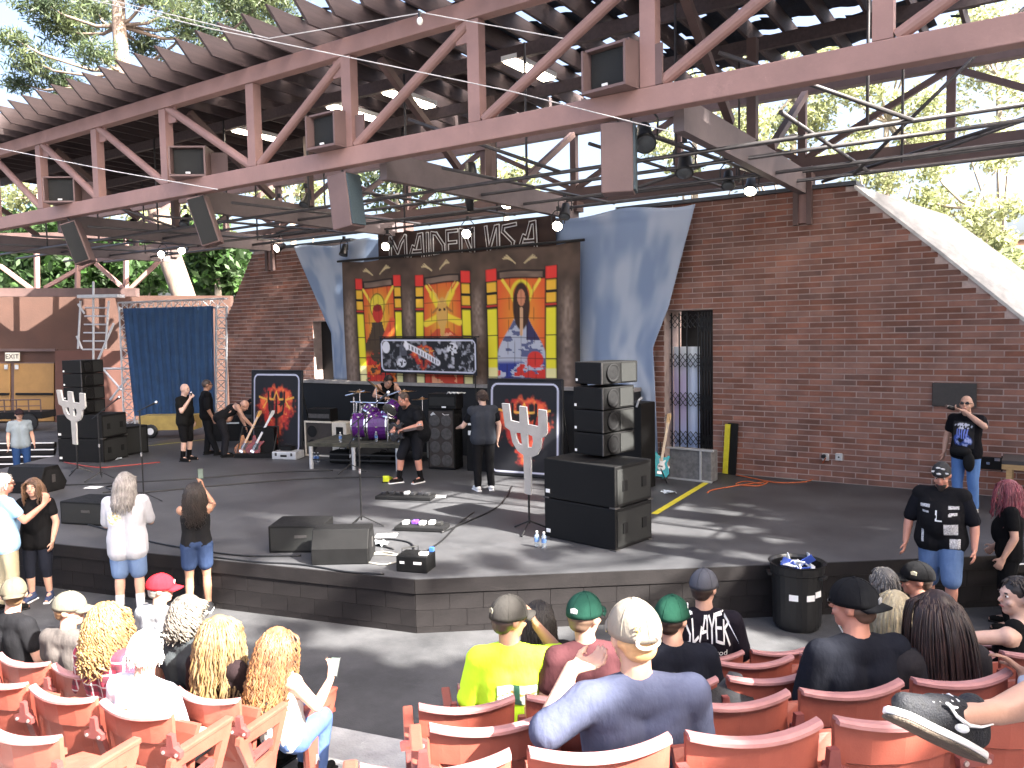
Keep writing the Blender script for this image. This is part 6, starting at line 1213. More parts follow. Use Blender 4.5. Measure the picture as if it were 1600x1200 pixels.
    if cap:
        cc, cb, back = cap[0], cap[1], cap[2]; CM = Matrix.Rotation(R(180) if back else 0, 4, 'Z'); HC = HM @ CM; H3c = HC.to_3x3(); q = lambda *p: HC @ V3(p)
        mb = MB(); mb.ell(q(0, -.008 if not back else .008, .022), (.091, .117, .110), H3c, 22, 9, zmin=-.12); co = mb.build('cap', cloth_mat(cc), t, smooth=True); o = co.modifiers.new('thickness', 'SOLIDIFY'); o.thickness = .004
        P = []
        for j in range(5):
            row = []
            for i in range(11):
                u = i/10*2-1; v = j/4; x = u*.080*(1-.12*v); y = .102*math.sqrt(max(0, 1-(u*.8)**2))+v*.075*math.sqrt(max(0, 1-u*u*.85)); row.append(q(x, y, .036-.028*u*u-.018*v))
            P.append(row)
        b = MB(); b.grid(P); b = b.build('brim', cloth_mat(cb), co, smooth=True); b.modifiers.new('thickness', 'SOLIDIFY').thickness = .006; MB().ell(q(0, .008 if back else -.008, .132), (.01, .01, .006), H3c).build('button', cloth_mat(cb), co, smooth=True)
        sm2 = MB(); [sm2.path([q(.0915*math.sin(a_)*math.cos(e_), .1175*math.cos(a_)*math.cos(e_)+(.008 if back else -.008), .022+.1105*math.sin(e_)) for e_ in np.linspace(.05, 1.5, 9)], .0016, 4) for a_ in np.arange(0, 6.28, 1.047)]; sm2.build('seam', cloth_mat(cb), co)
        if len(cap) > 3 and cap[3]:
            col, ay, az_ = cap[3]; dirv = V3((math.sin(R(ay)), math.cos(R(ay)), 0)); mb = MB(); ctr = q(dirv.x*.0925*math.cos(math.asin((az_-.022)/.11)), dirv.y*.119*math.cos(math.asin((az_-.022)/.11))+(.008 if back else -.008), az_); tx = (H3c @ V3((dirv.y, -dirv.x, 0))).normalized(); ty = H3c @ V3((0, 0, 1)); ty.normalize(); mb.prism([(-.02, -.012), (.02, -.012), (.022, .012), (0, .02), (-.022, .012)], ctr, tx, ty, .006); mb.build('emblem', mat('emblem '+col, hx(col), .6), co)
    t['_s'] = s; del t['_s']
    return t, K, HM, shirt_o
def fac(p, deg):
    v = V3((p[0]-CAM.x, p[1]-CAM.y, 0)); a = math.atan2(v.y, v.x)-R(deg); return a-math.pi/2
def seated_at(px, py, side, row, h=1.75, dyaw=0, J=None, zadd=0):
    """floor point for someone on a seat of that row whose head shows in the given direction"""
    zb = (ROW_L if side == 'L' else ROW_R)[row][1] + zadd; s = h/1.75; hd = V3((J or {}).get('head', SIT['head']))*s; rz = (rzL_ if side == 'L' else rzR_)+R(dyaw)
    w_ = U(px, py, zb+hd.z); o = Matrix.Rotation(rz, 3, 'Z') @ V3((hd.x, hd.y, 0)); return V3((w_.x-o.x, w_.y-o.y, zb)), rz
def cap_print(o, target, off=.004, back=False):
    m = o.modifiers.new('wrap', 'SHRINKWRAP'); m.target = target; m.wrap_method = 'PROJECT'; m.use_project_y = True; m.use_positive_direction = back; m.use_negative_direction = not back; m.wrap_mode = 'ABOVE_SURFACE'; m.offset = off
def phone(label, p, rot, m=M_black):
    t = thing('phone', label, 'phone', p); t.rotation_euler = rot; MB().box((0, 0, 0), (.072, .009, .145)).build('case', m, t, bevel=.004); MB().box((0, -.0052, 0), (.062, .002, .125)).build('screen', mat('phone screen', (.12, .16, .14), .1), t); MB().ell((.022, .006, .055), (.006, .003, .006)).build('camera_lens', M_black, t)
def plaid():
    m = bpy.data.materials.new('red plaid flannel'); m.use_nodes = True; N = m.node_tree.nodes; L = m.node_tree.links; b = N['Principled BSDF']; b.inputs['Roughness'].default_value = .9
    sp = N.new('ShaderNodeSeparateXYZ'); L.new(N.new('ShaderNodeTexCoord').outputs['Object'], sp.inputs[0]); col = None
    def band(ax, per, lo, ph):
        a = N.new('ShaderNodeMath'); a.operation = 'MULTIPLY_ADD'; a.inputs[1].default_value = 1/per; a.inputs[2].default_value = ph+10; L.new(sp.outputs[ax], a.inputs[0]); f = N.new('ShaderNodeMath'); f.operation = 'FRACT'; L.new(a.outputs[0], f.inputs[0]); c = N.new('ShaderNodeMath'); c.operation = 'LESS_THAN'; c.inputs[1].default_value = lo; L.new(f.outputs[0], c.inputs[0]); return c.outputs[0]
    prev = None
    for ax, per, lo, ph, cc, fac_ in ((0, .09, .35, 0, (.02, .02, .03), .5), (2, .09, .35, .1, (.02, .02, .03), .5), (0, .09, .12, .5, (.7, .66, .66), .7), (2, .09, .12, .6, (.7, .66, .66), .7)):
        mx = N.new('ShaderNodeMixRGB'); ml = N.new('ShaderNodeMath'); ml.operation = 'MULTIPLY'; ml.inputs[1].default_value = fac_; L.new(band(ax, per, lo, ph), ml.inputs[0]); L.new(ml.outputs[0], mx.inputs[0])
        if prev: L.new(prev, mx.inputs[1])
        else: mx.inputs[1].default_value = (.34, .03, .06, 1)
        mx.inputs[2].default_value = (*cc, 1); prev = mx.outputs[0]
    L.new(prev, b.inputs['Base Color']); return m
PLAID = plaid()
GS, GF, GA, GB_ = 'people on the stage', 'people standing before the stage', 'people seated in the left block', 'people seated in the right block'
# ---------------------------------------------------------------- on the stage
p = U(292, 720); t, K, HM, _ = person('bald singer in black shirt and shorts holding a microphone to his mouth', p, fac(p, 125), 1.78, 1.18, skin='pale', pants='#161618', plen=.52, socks='#101012', J=dict(elR=(.25, .10, 1.16), wrR=(.06, .20, 1.44), elL=(-.28, -.05, 1.14), wrL=(-.27, .02, .9)), hdR=(-.3, .1, .9), curlR=1.2, vox=.013, group=GS, head=(0, -8, 0))
Mw = t.matrix_basis if False else Matrix.Translation(p) @ Matrix.Rotation(t.rotation_euler.z, 4, 'Z'); mp_ = Mw @ (K['wrR']+V3((-.02, .02, .08))); mt = thing('microphone', 'microphone in the hand of the bald singer', 'microphone', mp_); MB().tube((0, 0, -.12), (0, 0, .04), .013, .018).build('handle', M_black, mt); MB().ell((0, 0, .06), (.026, .026, .028)).build('mic_grille', M_chrome, mt, smooth=True)
p = U(326, 711); person('man in black with sunglasses standing between the singer and the bending man', p, fac(p, 80), 1.82, 1.08, skin='tan', shirt='#17181b', sleeve=1.0, vest='#131315', pants='#191a1d', glasses=True, vox=.013, group=GS, J=dict(anR=(.16, .16, .09), toR=(.18, .34, .035), elL=(-.27, .03, 1.15), wrL=(-.2, .2, .95)), hair=('buzz', '#3a2f2a'))
p = U(352, 714); person('bald man in a black sleeveless top bending down towards the guitars', p, fac(p, 85), 1.78, 1.1, skin='light', shirt='#1a1a1c', sleeve=0, tank=True, pants='#232327', vox=.013, group=GS, J=dict(pelvis=(0, -.10, .93), neck=(0, .34, 1.2), head=(0, .47, 1.19), shL=(-.19, .30, 1.19), shR=(.19, .30, 1.19), elL=(-.21, .40, .92), elR=(.21, .42, .93), wrL=(-.17, .50, .68), wrR=(.16, .62, .70), hipL=(-.095, -.08, .9), hipR=(.095, -.08, .9)), head=(0, -42, 0))
p = VY(603, 700, 13.75); p.z = ZR; t, K, HM, _ = person('drummer in a black sleeveless top bent over the purple drum kit', p, fac(p, 165), 1.8, 1.02, True, skin='light', shirt='#141416', tank=True, sleeve=0, vox=.013, group=GS, J=dict(pelvis=(0, .1, .62), neck=(0, .28, 1.12), head=(0, .40, 1.2), shL=(-.2, .26, 1.08), shR=(.2, .26, 1.08), elL=(-.30, .42, .86), elR=(.34, .40, .90), wrL=(-.14, .62, .72), wrR=(.16, .66, .86)), head=(0, -35, 0), hair=('short', '#2a211d'), curlL=1.2, curlR=1.2)
st_ = thing('drum_throne', 'round black drum throne behind the kit', 'stool', p); MB().lathe([(.17, .5), (.18, .53), (.17, .56)], c=(0, .1, 0), n=18).build('seat', M_black, st_); mb = MB(); mb.tube((0, .1, 0.15), (0, .1, .5), .02); [mb.tube((0, .1, .25), (.22*math.cos(a), .1+.22*math.sin(a), 0), .012) for a in (0, 2.1, 4.2)]; mb.build('tripod', M_chrome, st_)
dsk = thing('drumstick', 'pale drumstick in the hand of the drummer', 'drumstick', (Matrix.Translation(p) @ Matrix.Rotation(t.rotation_euler.z, 4, 'Z')) @ (K['wrR']+V3((-.02, .08, .0)))); dsk.rotation_euler = (R(-70), 0, t.rotation_euler.z); MB().path([(0, 0, .2), (0, 0, 0), (0, 0, -.2)], [.006, .009, .009], 6).build('shaft', M_maple, dsk); MB().ell((0, 0, .205), (.009, .009, .012)).build('tip', M_maple, dsk)
p = U(650, 753); t, K, HM, so = person('large bearded guitarist in black shorts looking down at his guitar', p, fac(p, -125), 1.84, 1.42, skin='ruddy', shirt='#1a1b1f', vest='#17181b', pants='#1b1c21', plen=.56, socks='#141416', shoes='#1c1a1a', hair=('buzz', '#3b2c24'), beard='#4a352b', head=(0, -28, 0), vox=.013, group=GS, J=dict(pelvis=(0, -.06, .94), neck=(0, .12, 1.40), head=(0, .22, 1.54), shL=(-.18, .09, 1.35), shR=(.18, .09, 1.35), elL=(-.33, .10, 1.08), wrL=(-.16, .34, 1.02), elR=(.33, .10, 1.08), wrR=(.10, .38, 1.02), anR=(.16, .26, .09), toR=(.2, .44, .035), knR=(.14, .22, .5)), curlL=1.1, curlR=1.1)
gm_ = Matrix.Translation(p) @ Matrix.Rotation(t.rotation_euler.z, 4, 'Z'); gp = gm_ @ V3((.28, .36, .97)); g_ = guitar('dark electric guitar held by the large bearded guitarist', gp, (0, 0, 0), mat('black lacquer', (.02, .018, .02), .2), M_edge, M_dkw, .62); g_.rotation_euler = (Matrix.Rotation(t.rotation_euler.z, 3, 'Z') @ Matrix.Rotation(R(180), 3, 'Z') @ Matrix.Rotation(R(80), 3, 'Y')).to_euler()
ch_ = MB(); ch_.path([gm_ @ (K['neck']+V3((x, .10-abs(x)*.6, -.04-.22*(1-(x/.09)**2)))) for x in np.linspace(-.09, .09, 11)], .007, 5); tag(ch_.build('necklace', M_chrome, smooth=True), 'steel chain round the neck of the large guitarist', 'necklace')
yp = thing('pedal', 'bright yellow foot pedal in front of the large guitarist', 'pedal', U(606, 752), R(30)); mb = MB(); mb.prism([(-.17, 0), (.17, 0), (.17, .05), (-.15, .14), (-.17, .12)], (-.06, 0, 0), (0, 1, 0), (0, 0, 1), .12); mb.build('treadle', mat('bright yellow paint', (.55, .62, .02), .4), yp, bevel=.01); MB().box((0, 0, .012), (.15, .36, .02)).build('base', M_blackm, yp)
p = U(757, 766); person('man in a grey vest seen from behind facing the equipment rack', p, fac(p, -12), 1.80, 1.08, skin='pale', shirt='#15161a', vest='#33363d', pants='#131316', shoes='#cfcfcf', hair=('short', '#3a2b24'), vox=.013, group=GS, J=dict(elL=(-.33, .16, 1.14), wrL=(-.34, .42, 1.10), elR=(.29, -.02, 1.15), wrR=(.27, .05, .90)), face=False, head=(10, -14, 0))
p = U(1508, 800); t, K, HM, so = person('bald man in jeans and printed black shirt drinking from a can by the wall', p, fac(p, -160), 1.76, 1.12, skin='light', shirt='#131318', pants='#5d7fb4', shoes='#e0e0e0', glasses=True, vox=.0125, group=GS, J=dict(elL=(-.30, .16, 1.34), wrL=(-.02, .21, 1.57), elR=(.29, -.02, 1.14), wrR=(.30, .04, .9)), hdL=(.9, .35, .2), curlL=1.2, head=(8, 6, 0))
TM = Matrix.Translation(p) @ Matrix.Rotation(t.rotation_euler.z, 4, 'Z'); cn = thing('drink_can', 'dark drink can at the mouth of the bald man by the wall', 'can', TM @ V3((.09, .25, 1.60))); cn.rotation_euler = (R(-50), R(60), t.rotation_euler.z); MB().lathe([(.028, 0), (.033, .01), (.033, .11), (.027, .12)], n=14).build('can', M_black, cn, smooth=True); MB().lathe([(.027, .12), (.028, .124)], n=14).build('rim', M_chrome, cn)
bgp = thing('waist_bag', 'black waist bag worn by the bald man in jeans', 'bag', p, t.rotation_euler.z); mb = MB(); mb.ell((.02, .17, .96), (.16, .07, .08)); mb.ell((-.1, .17, .80), (.085, .05, .15)); remesh(mb.build('pouch', M_blackm, bgp), .012, 3); mb = MB(); mb.path([(.19*math.cos(a), .155*math.sin(a), 1.0) for a in np.linspace(0, 6.28, 20)], .016, 6); mb.build('belt', M_blackm, bgp)
def shirt_print(name, root, so, posf, nu, nv, colf, back=False):
    o = painted(name, so, posf, nu, nv, colf, print_mat('shirt print', .85), world=False); cap_print(o, so, .004, back); return o
def blue_print(U_, V_):
    img = np.broadcast_to(hx('#131318'), U_.shape+(3,)).copy(); n = fbm(U_, V_, 9, 3); img = lay(img, C('#3c58b0'), ell_m(U_, V_, .5, .7, .42, .28)*ss(.3, .6, n)); img = lay(img, C('#b9c6f2'), ell_m(U_, V_, .55, .72, .35, .22)*ss(.55, .7, n))
    for k in range(5): img = lay(img, C('#7d8fe0'), seg_m(U_, V_, .3+.1*k, .6, .26+.12*k, .3, .03))
    img = lay(img, C('#d8d8e4'), ell_m(U_, V_, .5, .17, .42, .11)*ss(.42, .5, vnoise(U_, V_, 16, 2))); return lay(img, C('#0b0b10'), ell_m(U_, V_, .42, .68, .09, .09))
shirt_print('chest_print', t, so, lambda u, v: V3((.15-.30*u, .6, 1.40-.40*v)), 40, 40, blue_print)
# ---------------------------------------------------------------- standing before the stage
p = U(36, 752, -.65); person('man in a grey shirt and dark cap walking by the left steps', p, fac(p, 172), 1.80, 1.05, skin='light', shirt='#7f8a92', pants='#27406a', hair=('short', '#3b2b22'), cap=('#2a2024', '#2a2024', False), vox=.013, group=GF)
p = U(14, 953, -.65); person('white haired man in a light blue shirt talking with the woman in black', p, fac(p, 70), 1.78, 1.12, skin='ruddy', shirt='#9cc3e6', pants='#a59a80', hair=('short', '#d9d5cc'), glasses=True, group=GF, J=dict(elR=(.28, .14, 1.18), wrR=(.24, .40, 1.34), elL=(-.27, .05, 1.15), wrL=(-.2, .3, 1.1)), hdR=(0, .3, 1), head=(-8, 0, 0), hemdrop=.1)
p = U(64, 938, -.65); person('smiling woman in a black top and capri trousers beside the stage', p, fac(p, 205), 1.66, 1.12, skin='light', shirt='#141416', sleeve=.5, pants='#1e212b', plen=.66, shoes='#39435e', hair=('long', '#5f4634', '#8f7050', .34, .012, .25), group=GF, J=dict(elL=(-.28, .02, 1.14), wrL=(-.25, .1, .88), elR=(.27, .06, 1.15), wrR=(.2, .25, 1.1), shL=(-.175, 0, 1.42), shR=(.175, 0, 1.42)), head=(0, 0, 4), hemdrop=.12)
p = U(205, 958, -.65); t, K, HM, so = person('long grey haired man in a pale grey shirt and denim shorts seen from behind', p, fac(p, 12), 1.80, 1.2, skin='light', shirt='#a9aab2', sleeve=.85, pants='#64799c', plen=.47, socks='#d6d6da', shoes='#b9bcc4', hair=('long', '#6f6a68', '#8f8a88', .34, .008, .12), group=GF, J=dict(elL=(-.25, .1, 1.12), wrL=(-.16, .32, 1.16), elR=(.25, .14, 1.12), wrR=(.14, .36, 1.18)), face=False, head=(-6, -14, 0), hemdrop=.16)
def yellow_print(U_, V_):
    n = fbm(U_, V_, 7, 4); img = np.broadcast_to(hx('#b9bac2'), U_.shape+(3,)).copy(); m = ell_m(U_, V_, .5, .5, .46, .46); img = lay(img, C('#d8b92c'), m*ss(.35, .5, n)); return lay(img, C('#e8e8e8'), m*ss(.55, .62, n))
shirt_print('back_print', t, so, lambda u, v: V3((-.20+.17*u, -.6, 1.36-.17*v)), 16, 16, yellow_print, True)
p = U(312, 957, -.65); t, K, HM, so = person('dark haired woman in a black tank top and denim shorts filming with a phone', p, fac(p, 4), 1.66, 1.02, skin='tan', shirt='#1c1c1e', tank=True, sleeve=0, pants='#31405f', plen=.30, shoes='#2b2b2e', hair=('curly', '#1c1614', '#2c221e', .40, .018, .45), group=GF, J=dict(elL=(-.19, .24, 1.38), wrL=(.02, .36, 1.62), elR=(.22, .22, 1.42), wrR=(.10, .36, 1.62), shL=(-.17, 0, 1.42), shR=(.17, 0, 1.42)), hdL=(.2, .1, .9), hdR=(-.1, .1, .95), face=False)
cf_ = MB()
for sg in (-1, 1): cf_.lathe([(.105, 0), (.115, .02), (.115, .05), (.105, .06)], c=K['hip'+('L' if sg < 0 else 'R')].lerp(K['kn'+('L' if sg < 0 else 'R')], .62), n=16)
Mx_ = Matrix.Translation(p) @ Matrix.Rotation(t.rotation_euler.z, 4, 'Z'); phone('dark phone held up by the woman in the tank top', Mx_ @ V3((.06, .40, 1.66*1.66/1.75+.16)), (0, 0, t.rotation_euler.z))
p = U(1468, 972, -.5); t, K, HM, so = person('man in a patched black leather vest and bandana coming down the steps', p, fac(p, 188), 1.80, 1.28, skin='ruddy', shirt='#15161c', sleeve=.85, vest='#17171a', pants='#566c90', plen=.50, shoes='#151515', group=GF, J=dict(elL=(-.32, .0, 1.13), wrL=(-.33, .08, .88), elR=(.32, .0, 1.13), wrR=(.34, .08, .88), knL=(-.13, .16, .54), anL=(-.13, .1, .14)), head=(0, -22, 0), beard='#2a2320')
bd = MB(); bd.ell(HM @ V3((0, -.008, .036)), (.088, .110, .100), HM.to_3x3(), 18, 8, zmin=-.1); o = bd.build('bandana', mat('black printed bandana', (.015, .015, .017), .8), t, smooth=True)
mb = MB()
for a, e in ((.1, .35), (-.7, .3), (.8, .4), (.3, .9), (-.4, .8)): mb.ell(HM @ V3((.089*math.sin(a)*math.cos(e), -.008+.111*math.cos(a)*math.cos(e), .036+.101*math.sin(e))), (.022, .004, .012), HM.to_3x3())
mb.build('bandana_print', M_white, o)
vst = [c for c in t.children if c.name.startswith('vest')][0]
for (x, z, w_, h_) in ((-.14, 1.36, .10, .035), (.14, 1.36, .10, .035), (-.13, 1.30, .07, .02), (.14, 1.29, .07, .03), (.11, 1.28, .03, .03), (.12, 1.12, .13, .12), (.16, .96, .10, .11), (-.16, 1.02, .025, .14)):
    mb = MB(); mb.grid([[V3((-x+w_*(i/4-.5), .7, z+h_*(.5-j/4))) for i in range(5)] for j in range(5)]); o = mb.build('patch', mat('grey white patch', (.42, .42, .44), .8, .6, 60), vst); cap_print(o, vst, .004)
o = text_mesh('chest_letter', 'L', .17, M_white, so, frame4(V3((.0, .7, 1.26)), (-1, 0, 0), (0, 0, 1)), 0); cap_print(o, vst, .006)
p = U(1574, 980, -.65); person('woman in black with long pink and grey hair standing at the right edge', p, fac(p, -95), 1.70, 1.10, skin='light', shirt='#121214', pants='#131316', hair=('long', '#7a3a44', '#b58a8c', .42, .012, .3), group=GF, J=dict(elR=(.24, -.06, 1.13), wrR=(.26, .12, .92), shL=(-.175, 0, 1.42), shR=(.175, 0, 1.42)), head=(0, 4, 0))
# ---------------------------------------------------------------- left block
def sit(label, px, py, side, row, **k):
    h = k.get('h', 1.75); dy = k.pop('dyaw', 0); za = k.pop('zadd', 0); p, rz = seated_at(px, py, side, row, h, dy, k.get('J'), za); r = person(label, p, rz, seated=True, group=GA if side == 'L' else GB_, **k); return p, rz, r
sit('man in a tan cap and black shirt in the front row at the far left', 22, 928, 'L', 0, skin='light', shirt='#1a1a1d', sleeve=.6, hair=('short', '#6a5238'), cap=('#5f594c', '#5f594c', True), head=(50, 0, 0), face=False, g=1.1)
sit('young man in a mottled pale cap and grey shirt in the front row', 110, 952, 'L', 0, skin='light', shirt='#55504e', hair=('short', '#7a5c3c'), cap=('#6a675c', '#5e5c52', False), head=(-60, -4, 0), face=False)
sit('curly blonde haired woman in a red plaid shirt in the second row', 168, 972, 'L', 1, skin='light', shirt=PLAID, sleeve=1.4, hair=('curly', '#775a3b', '#a08155', .30, .020, .85), face=False, h=1.68)
sit('white haired person in a white shirt beside the woman in plaid', 229, 1018, 'L', 1, skin='pale', shirt='#d8d6e0', sleeve=.8, hair=('short', '#d8d4cc'), face=True, g=1.15, head=(20, -4, 0), h=1.70)
p, rz, r = sit('man in a bright red cap and grey shirt ahead of the front row', 252, 920, 'L', 0, skin='light', shirt='#8d9094', hair=('short', '#8a8580'), cap=('#c8232e', '#c8232e', False, ('#e8e0e0', 0, .06)), head=(-50, -5, 0), face=False, zadd=-.2)
sit('person with thick grey curly hair and a dark shirt in the front row', 292, 958, 'L', 0, skin='tan', shirt='#3c4043', hair=('curly', '#3a342f', '#8f877c', .16, .016, 1.1), face=False, g=1.1)
sit('woman with long light brown hair and a dark top in the front row', 343, 990, 'L', 0, skin='light', shirt='#231a1c', sleeve=.6, hair=('long', '#66513a', '#8f7650', .46, .014, .35), face=False, h=1.72, J=dict(elR=(.27, .16, .74), wrR=(.20, .36, .92)), hdR=(0, .2, 1))
p, rz, r = sit('woman with long red brown curls and a white top looking at her phone', 434, 1010, 'L', 0, skin='light', shirt='#dcd6d2', tank=True, sleeve=0, pants='#4a5f8c', hair=('curly', '#5f3d28', '#8d6440', .44, .016, .32), face=False, h=1.66, J=dict(elR=(.30, .14, .78), wrR=(.26, .38, .88), knR=(.09, .50, .50), anR=(.06, .46, .09), toR=(.06, .62, .035), shL=(-.17, .06, .975), shR=(.17, .06, .975)), hdR=(-.1, .3, .6), head=(-10, -14, 0))
phone('phone in the hand of the woman with red brown curls', Matrix.Translation(p) @ Matrix.Rotation(rz, 4, 'Z') @ V3((.24, .42, .90)), (R(-35), 0, rz+R(12)))
# ---------------------------------------------------------------- right block
p, rz, (t, K, HM, so) = sit('man in a neon yellow shirt and dark cap with a hand at his ear', 796, 966, 'R', 1, skin='tan', shirt='#c6f23a', sleeve=.9, hair=('short', '#2a1d18'), cap=('#3a3836', '#3a3836', False, ('#7a7868', 190, .055)), head=(-52, -4, 0), face=False, h=1.76, g=1.05, dyaw=-10, J=dict(elR=(.30, .26, .92), wrR=(.16, .22, 1.12)), hdR=(-.35, -.1, .8))
def car_print(U_, V_):
    img = np.broadcast_to(hx('#e8f2e0'), U_.shape+(3,)).copy(); img = lay(img, C('#2a5a44'), box_m(U_, V_, .42, .58, 0, .7)); img = lay(img, C('#c79a3a'), seg_m(U_, V_, .05, .55, .4, .35, .06, 1.7)); img = lay(img, C('#c79a3a'), seg_m(U_, V_, .6, .5, .95, .42, .05, 1.7)); img = lay(img, C('#2a4a3c'), ell_m(U_, V_, .5, .9, .12, .22)); e = 1-box_m(U_, V_, .03, .97, .05, .95); return lay(img, C('#22382e'), e)
shirt_print('back_print', t, so, lambda u, v: V3((-.02+.24*u-.06, -.6, .86-.13*v)), 26, 16, car_print, True)
sit('dark haired person in a black hooded top beyond the neon shirt', 842, 968, 'R', 0, skin='tan', shirt='#161618', sleeve=1.7, hair=('long', '#17130f', '#241d19', .26, .008, .2), face=False, h=1.66, head=(-10, -8, 0))
sit('man in a plain green cap next to the big man in the pale shirt', 914, 962, 'R', 1, skin='light', shirt='#4b2c30', hair=('buzz', '#6a5344'), cap=('#1f4439', '#193830', False, ('#e4e4e4', 175, .05)), head=(-48, -4, 0), face=True, glasses=True, g=1.12, h=1.78)
p, rz, (t, K, HM, so) = sit('big man in a sunlit pale grey shirt and sand cap with one arm raised', 990, 992, 'R', 3, skin='light', shirt='#4d5268', sleeve=.95, pants='#4a474c', hair=('short', '#b58a5a'), cap=('#857e74', '#857e74', False), head=(8, -2, 0), face=False, h=1.80, g=1.12, vox=.010, J=dict(elL=(-.37, .02, .90), wrL=(-.24, .14, 1.08), elR=(.27, .12, .72), shL=(-.20, .05, .98), shR=(.20, .05, .98), knL=(-.30, .5, .52)), hdL=(.9, .05, .12), curlL=.7)
mb = MB(); H3 = HM.to_3x3(); mb.path([HM @ V3((.042*math.cos(a), -.116+.9*(.042*math.cos(a))**2, .012+.022*math.sin(a))) for a in np.linspace(0, 6.28, 16)], .008, 6); mb.build('cap_strap', MATS['cloth 367_332_291'] if 'cloth 367_332_291' in MATS else M_cream, t)
o = text_mesh('cap_lettering', '50', .045, mat('gold thread', (.6, .36, .05), .5), t, frame4(HM @ V3((-.03, -.112, .055)), H3 @ V3((1, 0, 0)), H3 @ V3((0, .25, 1))), .002)
sit('person with dark hair, a green cap and black shirt left of the lettered shirt', 1050, 966, 'R', 1, skin='light', shirt='#191b24', sleeve=.8, hair=('short', '#2c1f19'), cap=('#1f4638', '#1f4638', False, ('#e2e2e2', 60, .07)), head=(-42, -4, 0), face=False, g=1.2)
p, rz, (t, K, HM, so) = sit('man in a grey cap and a black shirt with SLAYER lettered on its back', 1100, 918, 'R', 0, skin='light', shirt='#1b1820', sleeve=.9, hair=('short', '#33261f'), cap=('#4e5058', '#3c3d44', False), head=(-30, -4, 0), face=False, g=1.2, h=1.8, dyaw=-14)
mb = MB(); sl = .18; slw = sum(FONT[c][0]+.1 for c in 'SLAYER')-.1; fx = .33/(slw*sl); strokes(mb, 'SLAYER', (-.165, -.6, .86*1.8/1.75), (fx, 0, 0), (0, 0, 1), sl, .13, (0, -1, 0), 0, gap=.1, arch=lambda x: ((.25*abs(x/slw-.5)**1.0*-1.2 if False else -.28*abs(2*x/slw-1)+.14), .8+.45*abs(2*x/slw-1)), sub=4)
o = mb.build('back_lettering', M_white, so); cap_print(o, so, .005, True)
o = text_mesh('back_lettering', 'lamb of god', .062, M_white, so, frame4(V3((.0, -.6, .80)), (1, 0, 0), (0, 0, 1)), 0); cap_print(o, so, .005, True)
mb = MB(); rj = random.Random(2)
for k in range(9):
    z = .765-k*.024; x = -.13
    while x < .14: l = rj.uniform(.02, .06); mb.grid([[V3((x, -.6, z)), V3((x+l, -.6, z))], [V3((x, -.6, z-.011)), V3((x+l, -.6, z-.011))]]); x += l+.014
o = mb.build('tour_list_print', mat('faded ink', (.5, .5, .42), .8), so); cap_print(o, so, .005, True)
sit('man in a backwards black cap, glasses and black shirt in the third row', 1333, 945, 'R', 2, skin='ruddy', shirt='#1b1d25', sleeve=.85, pants='#6f92c8', hair=('short', '#5a463a'), cap=('#17181a', '#17181a', True, ('#8d8d90', 0, .04)), head=(38, -2, 0), glasses=True, face=True, g=1.32, h=1.8)
sit('woman with straight blonde streaked hair in the second row', 1398, 955, 'R', 1, skin='light', shirt='#1a1a1c', hair=('long', '#8a7c60', '#b8a988', .40, .003, .12), face=False, h=1.66)
sit('grey haired man seated in the front row behind the blonde woman', 1380, 914, 'R', 0, skin='light', shirt='#202024', hair=('short', '#5f5c5a'), face=False)
sit('man in a black cap with a white bar emblem facing left in the front row', 1432, 905, 'R', 0, skin='ruddy', shirt='#17171a', hair=('short', '#30241e'), cap=('#141416', '#141416', False, ('#d8d0b0', -70, .06)), head=(62, 0, 0), face=True, g=1.1)
p, rz, (t, K, HM, so) = sit('woman with long straight dark hair and a charcoal shirt in the third row', 1462, 962, 'R', 2, skin='brown', shirt='#2c2a2d', sleeve=.8, hair=('long', '#1e1513', '#3a2420', .52, .003, .14), face=False, h=1.70, g=1.25, J=dict(elL=(-.36, .14, .74), wrL=(-.34, .30, .88), shL=(-.185, .06, .975), shR=(.185, .06, .975)), hdL=(.1, .2, 1), head=(10, -6, 0))
phone('white phone held by the woman with long straight dark hair', Matrix.Translation(p) @ Matrix.Rotation(rz, 4, 'Z') @ V3((-.33, .36, 1.0)), (R(-25), R(-20), rz+R(10)), M_white)
sit('woman in a black tank top with tied dark hair looking left', 1588, 932, 'R', 1, skin='pale', shirt='#121214', tank=True, sleeve=0, hair=('short', '#2a2422'), face=True, h=1.68, head=(62, 0, 0), dyaw=20, J=dict(elL=(-.36, .30, .92), wrL=(-.42, .42, 1.06), shL=(-.175, .06, .975), shR=(.175, .06, .975)), hdL=(.3, .2, .3))
p, _z = seated_at(1700, 935, 'R', 3, 1.72); person('person in torn jeans and white sleeves at the right edge of the fourth row', p, rzR_, 1.72, 1.1, True, skin='tan', shirt='#c9ccd6', sleeve=1.7, pants='#5578b0', hair=('short', '#2a211d'), face=False, J=dict(elL=(-.30, .05, .72), wrL=(-.26, .18, .84), knL=(-.2, .5, .56)), hdL=(-.3, .3, .3), group=GB_)
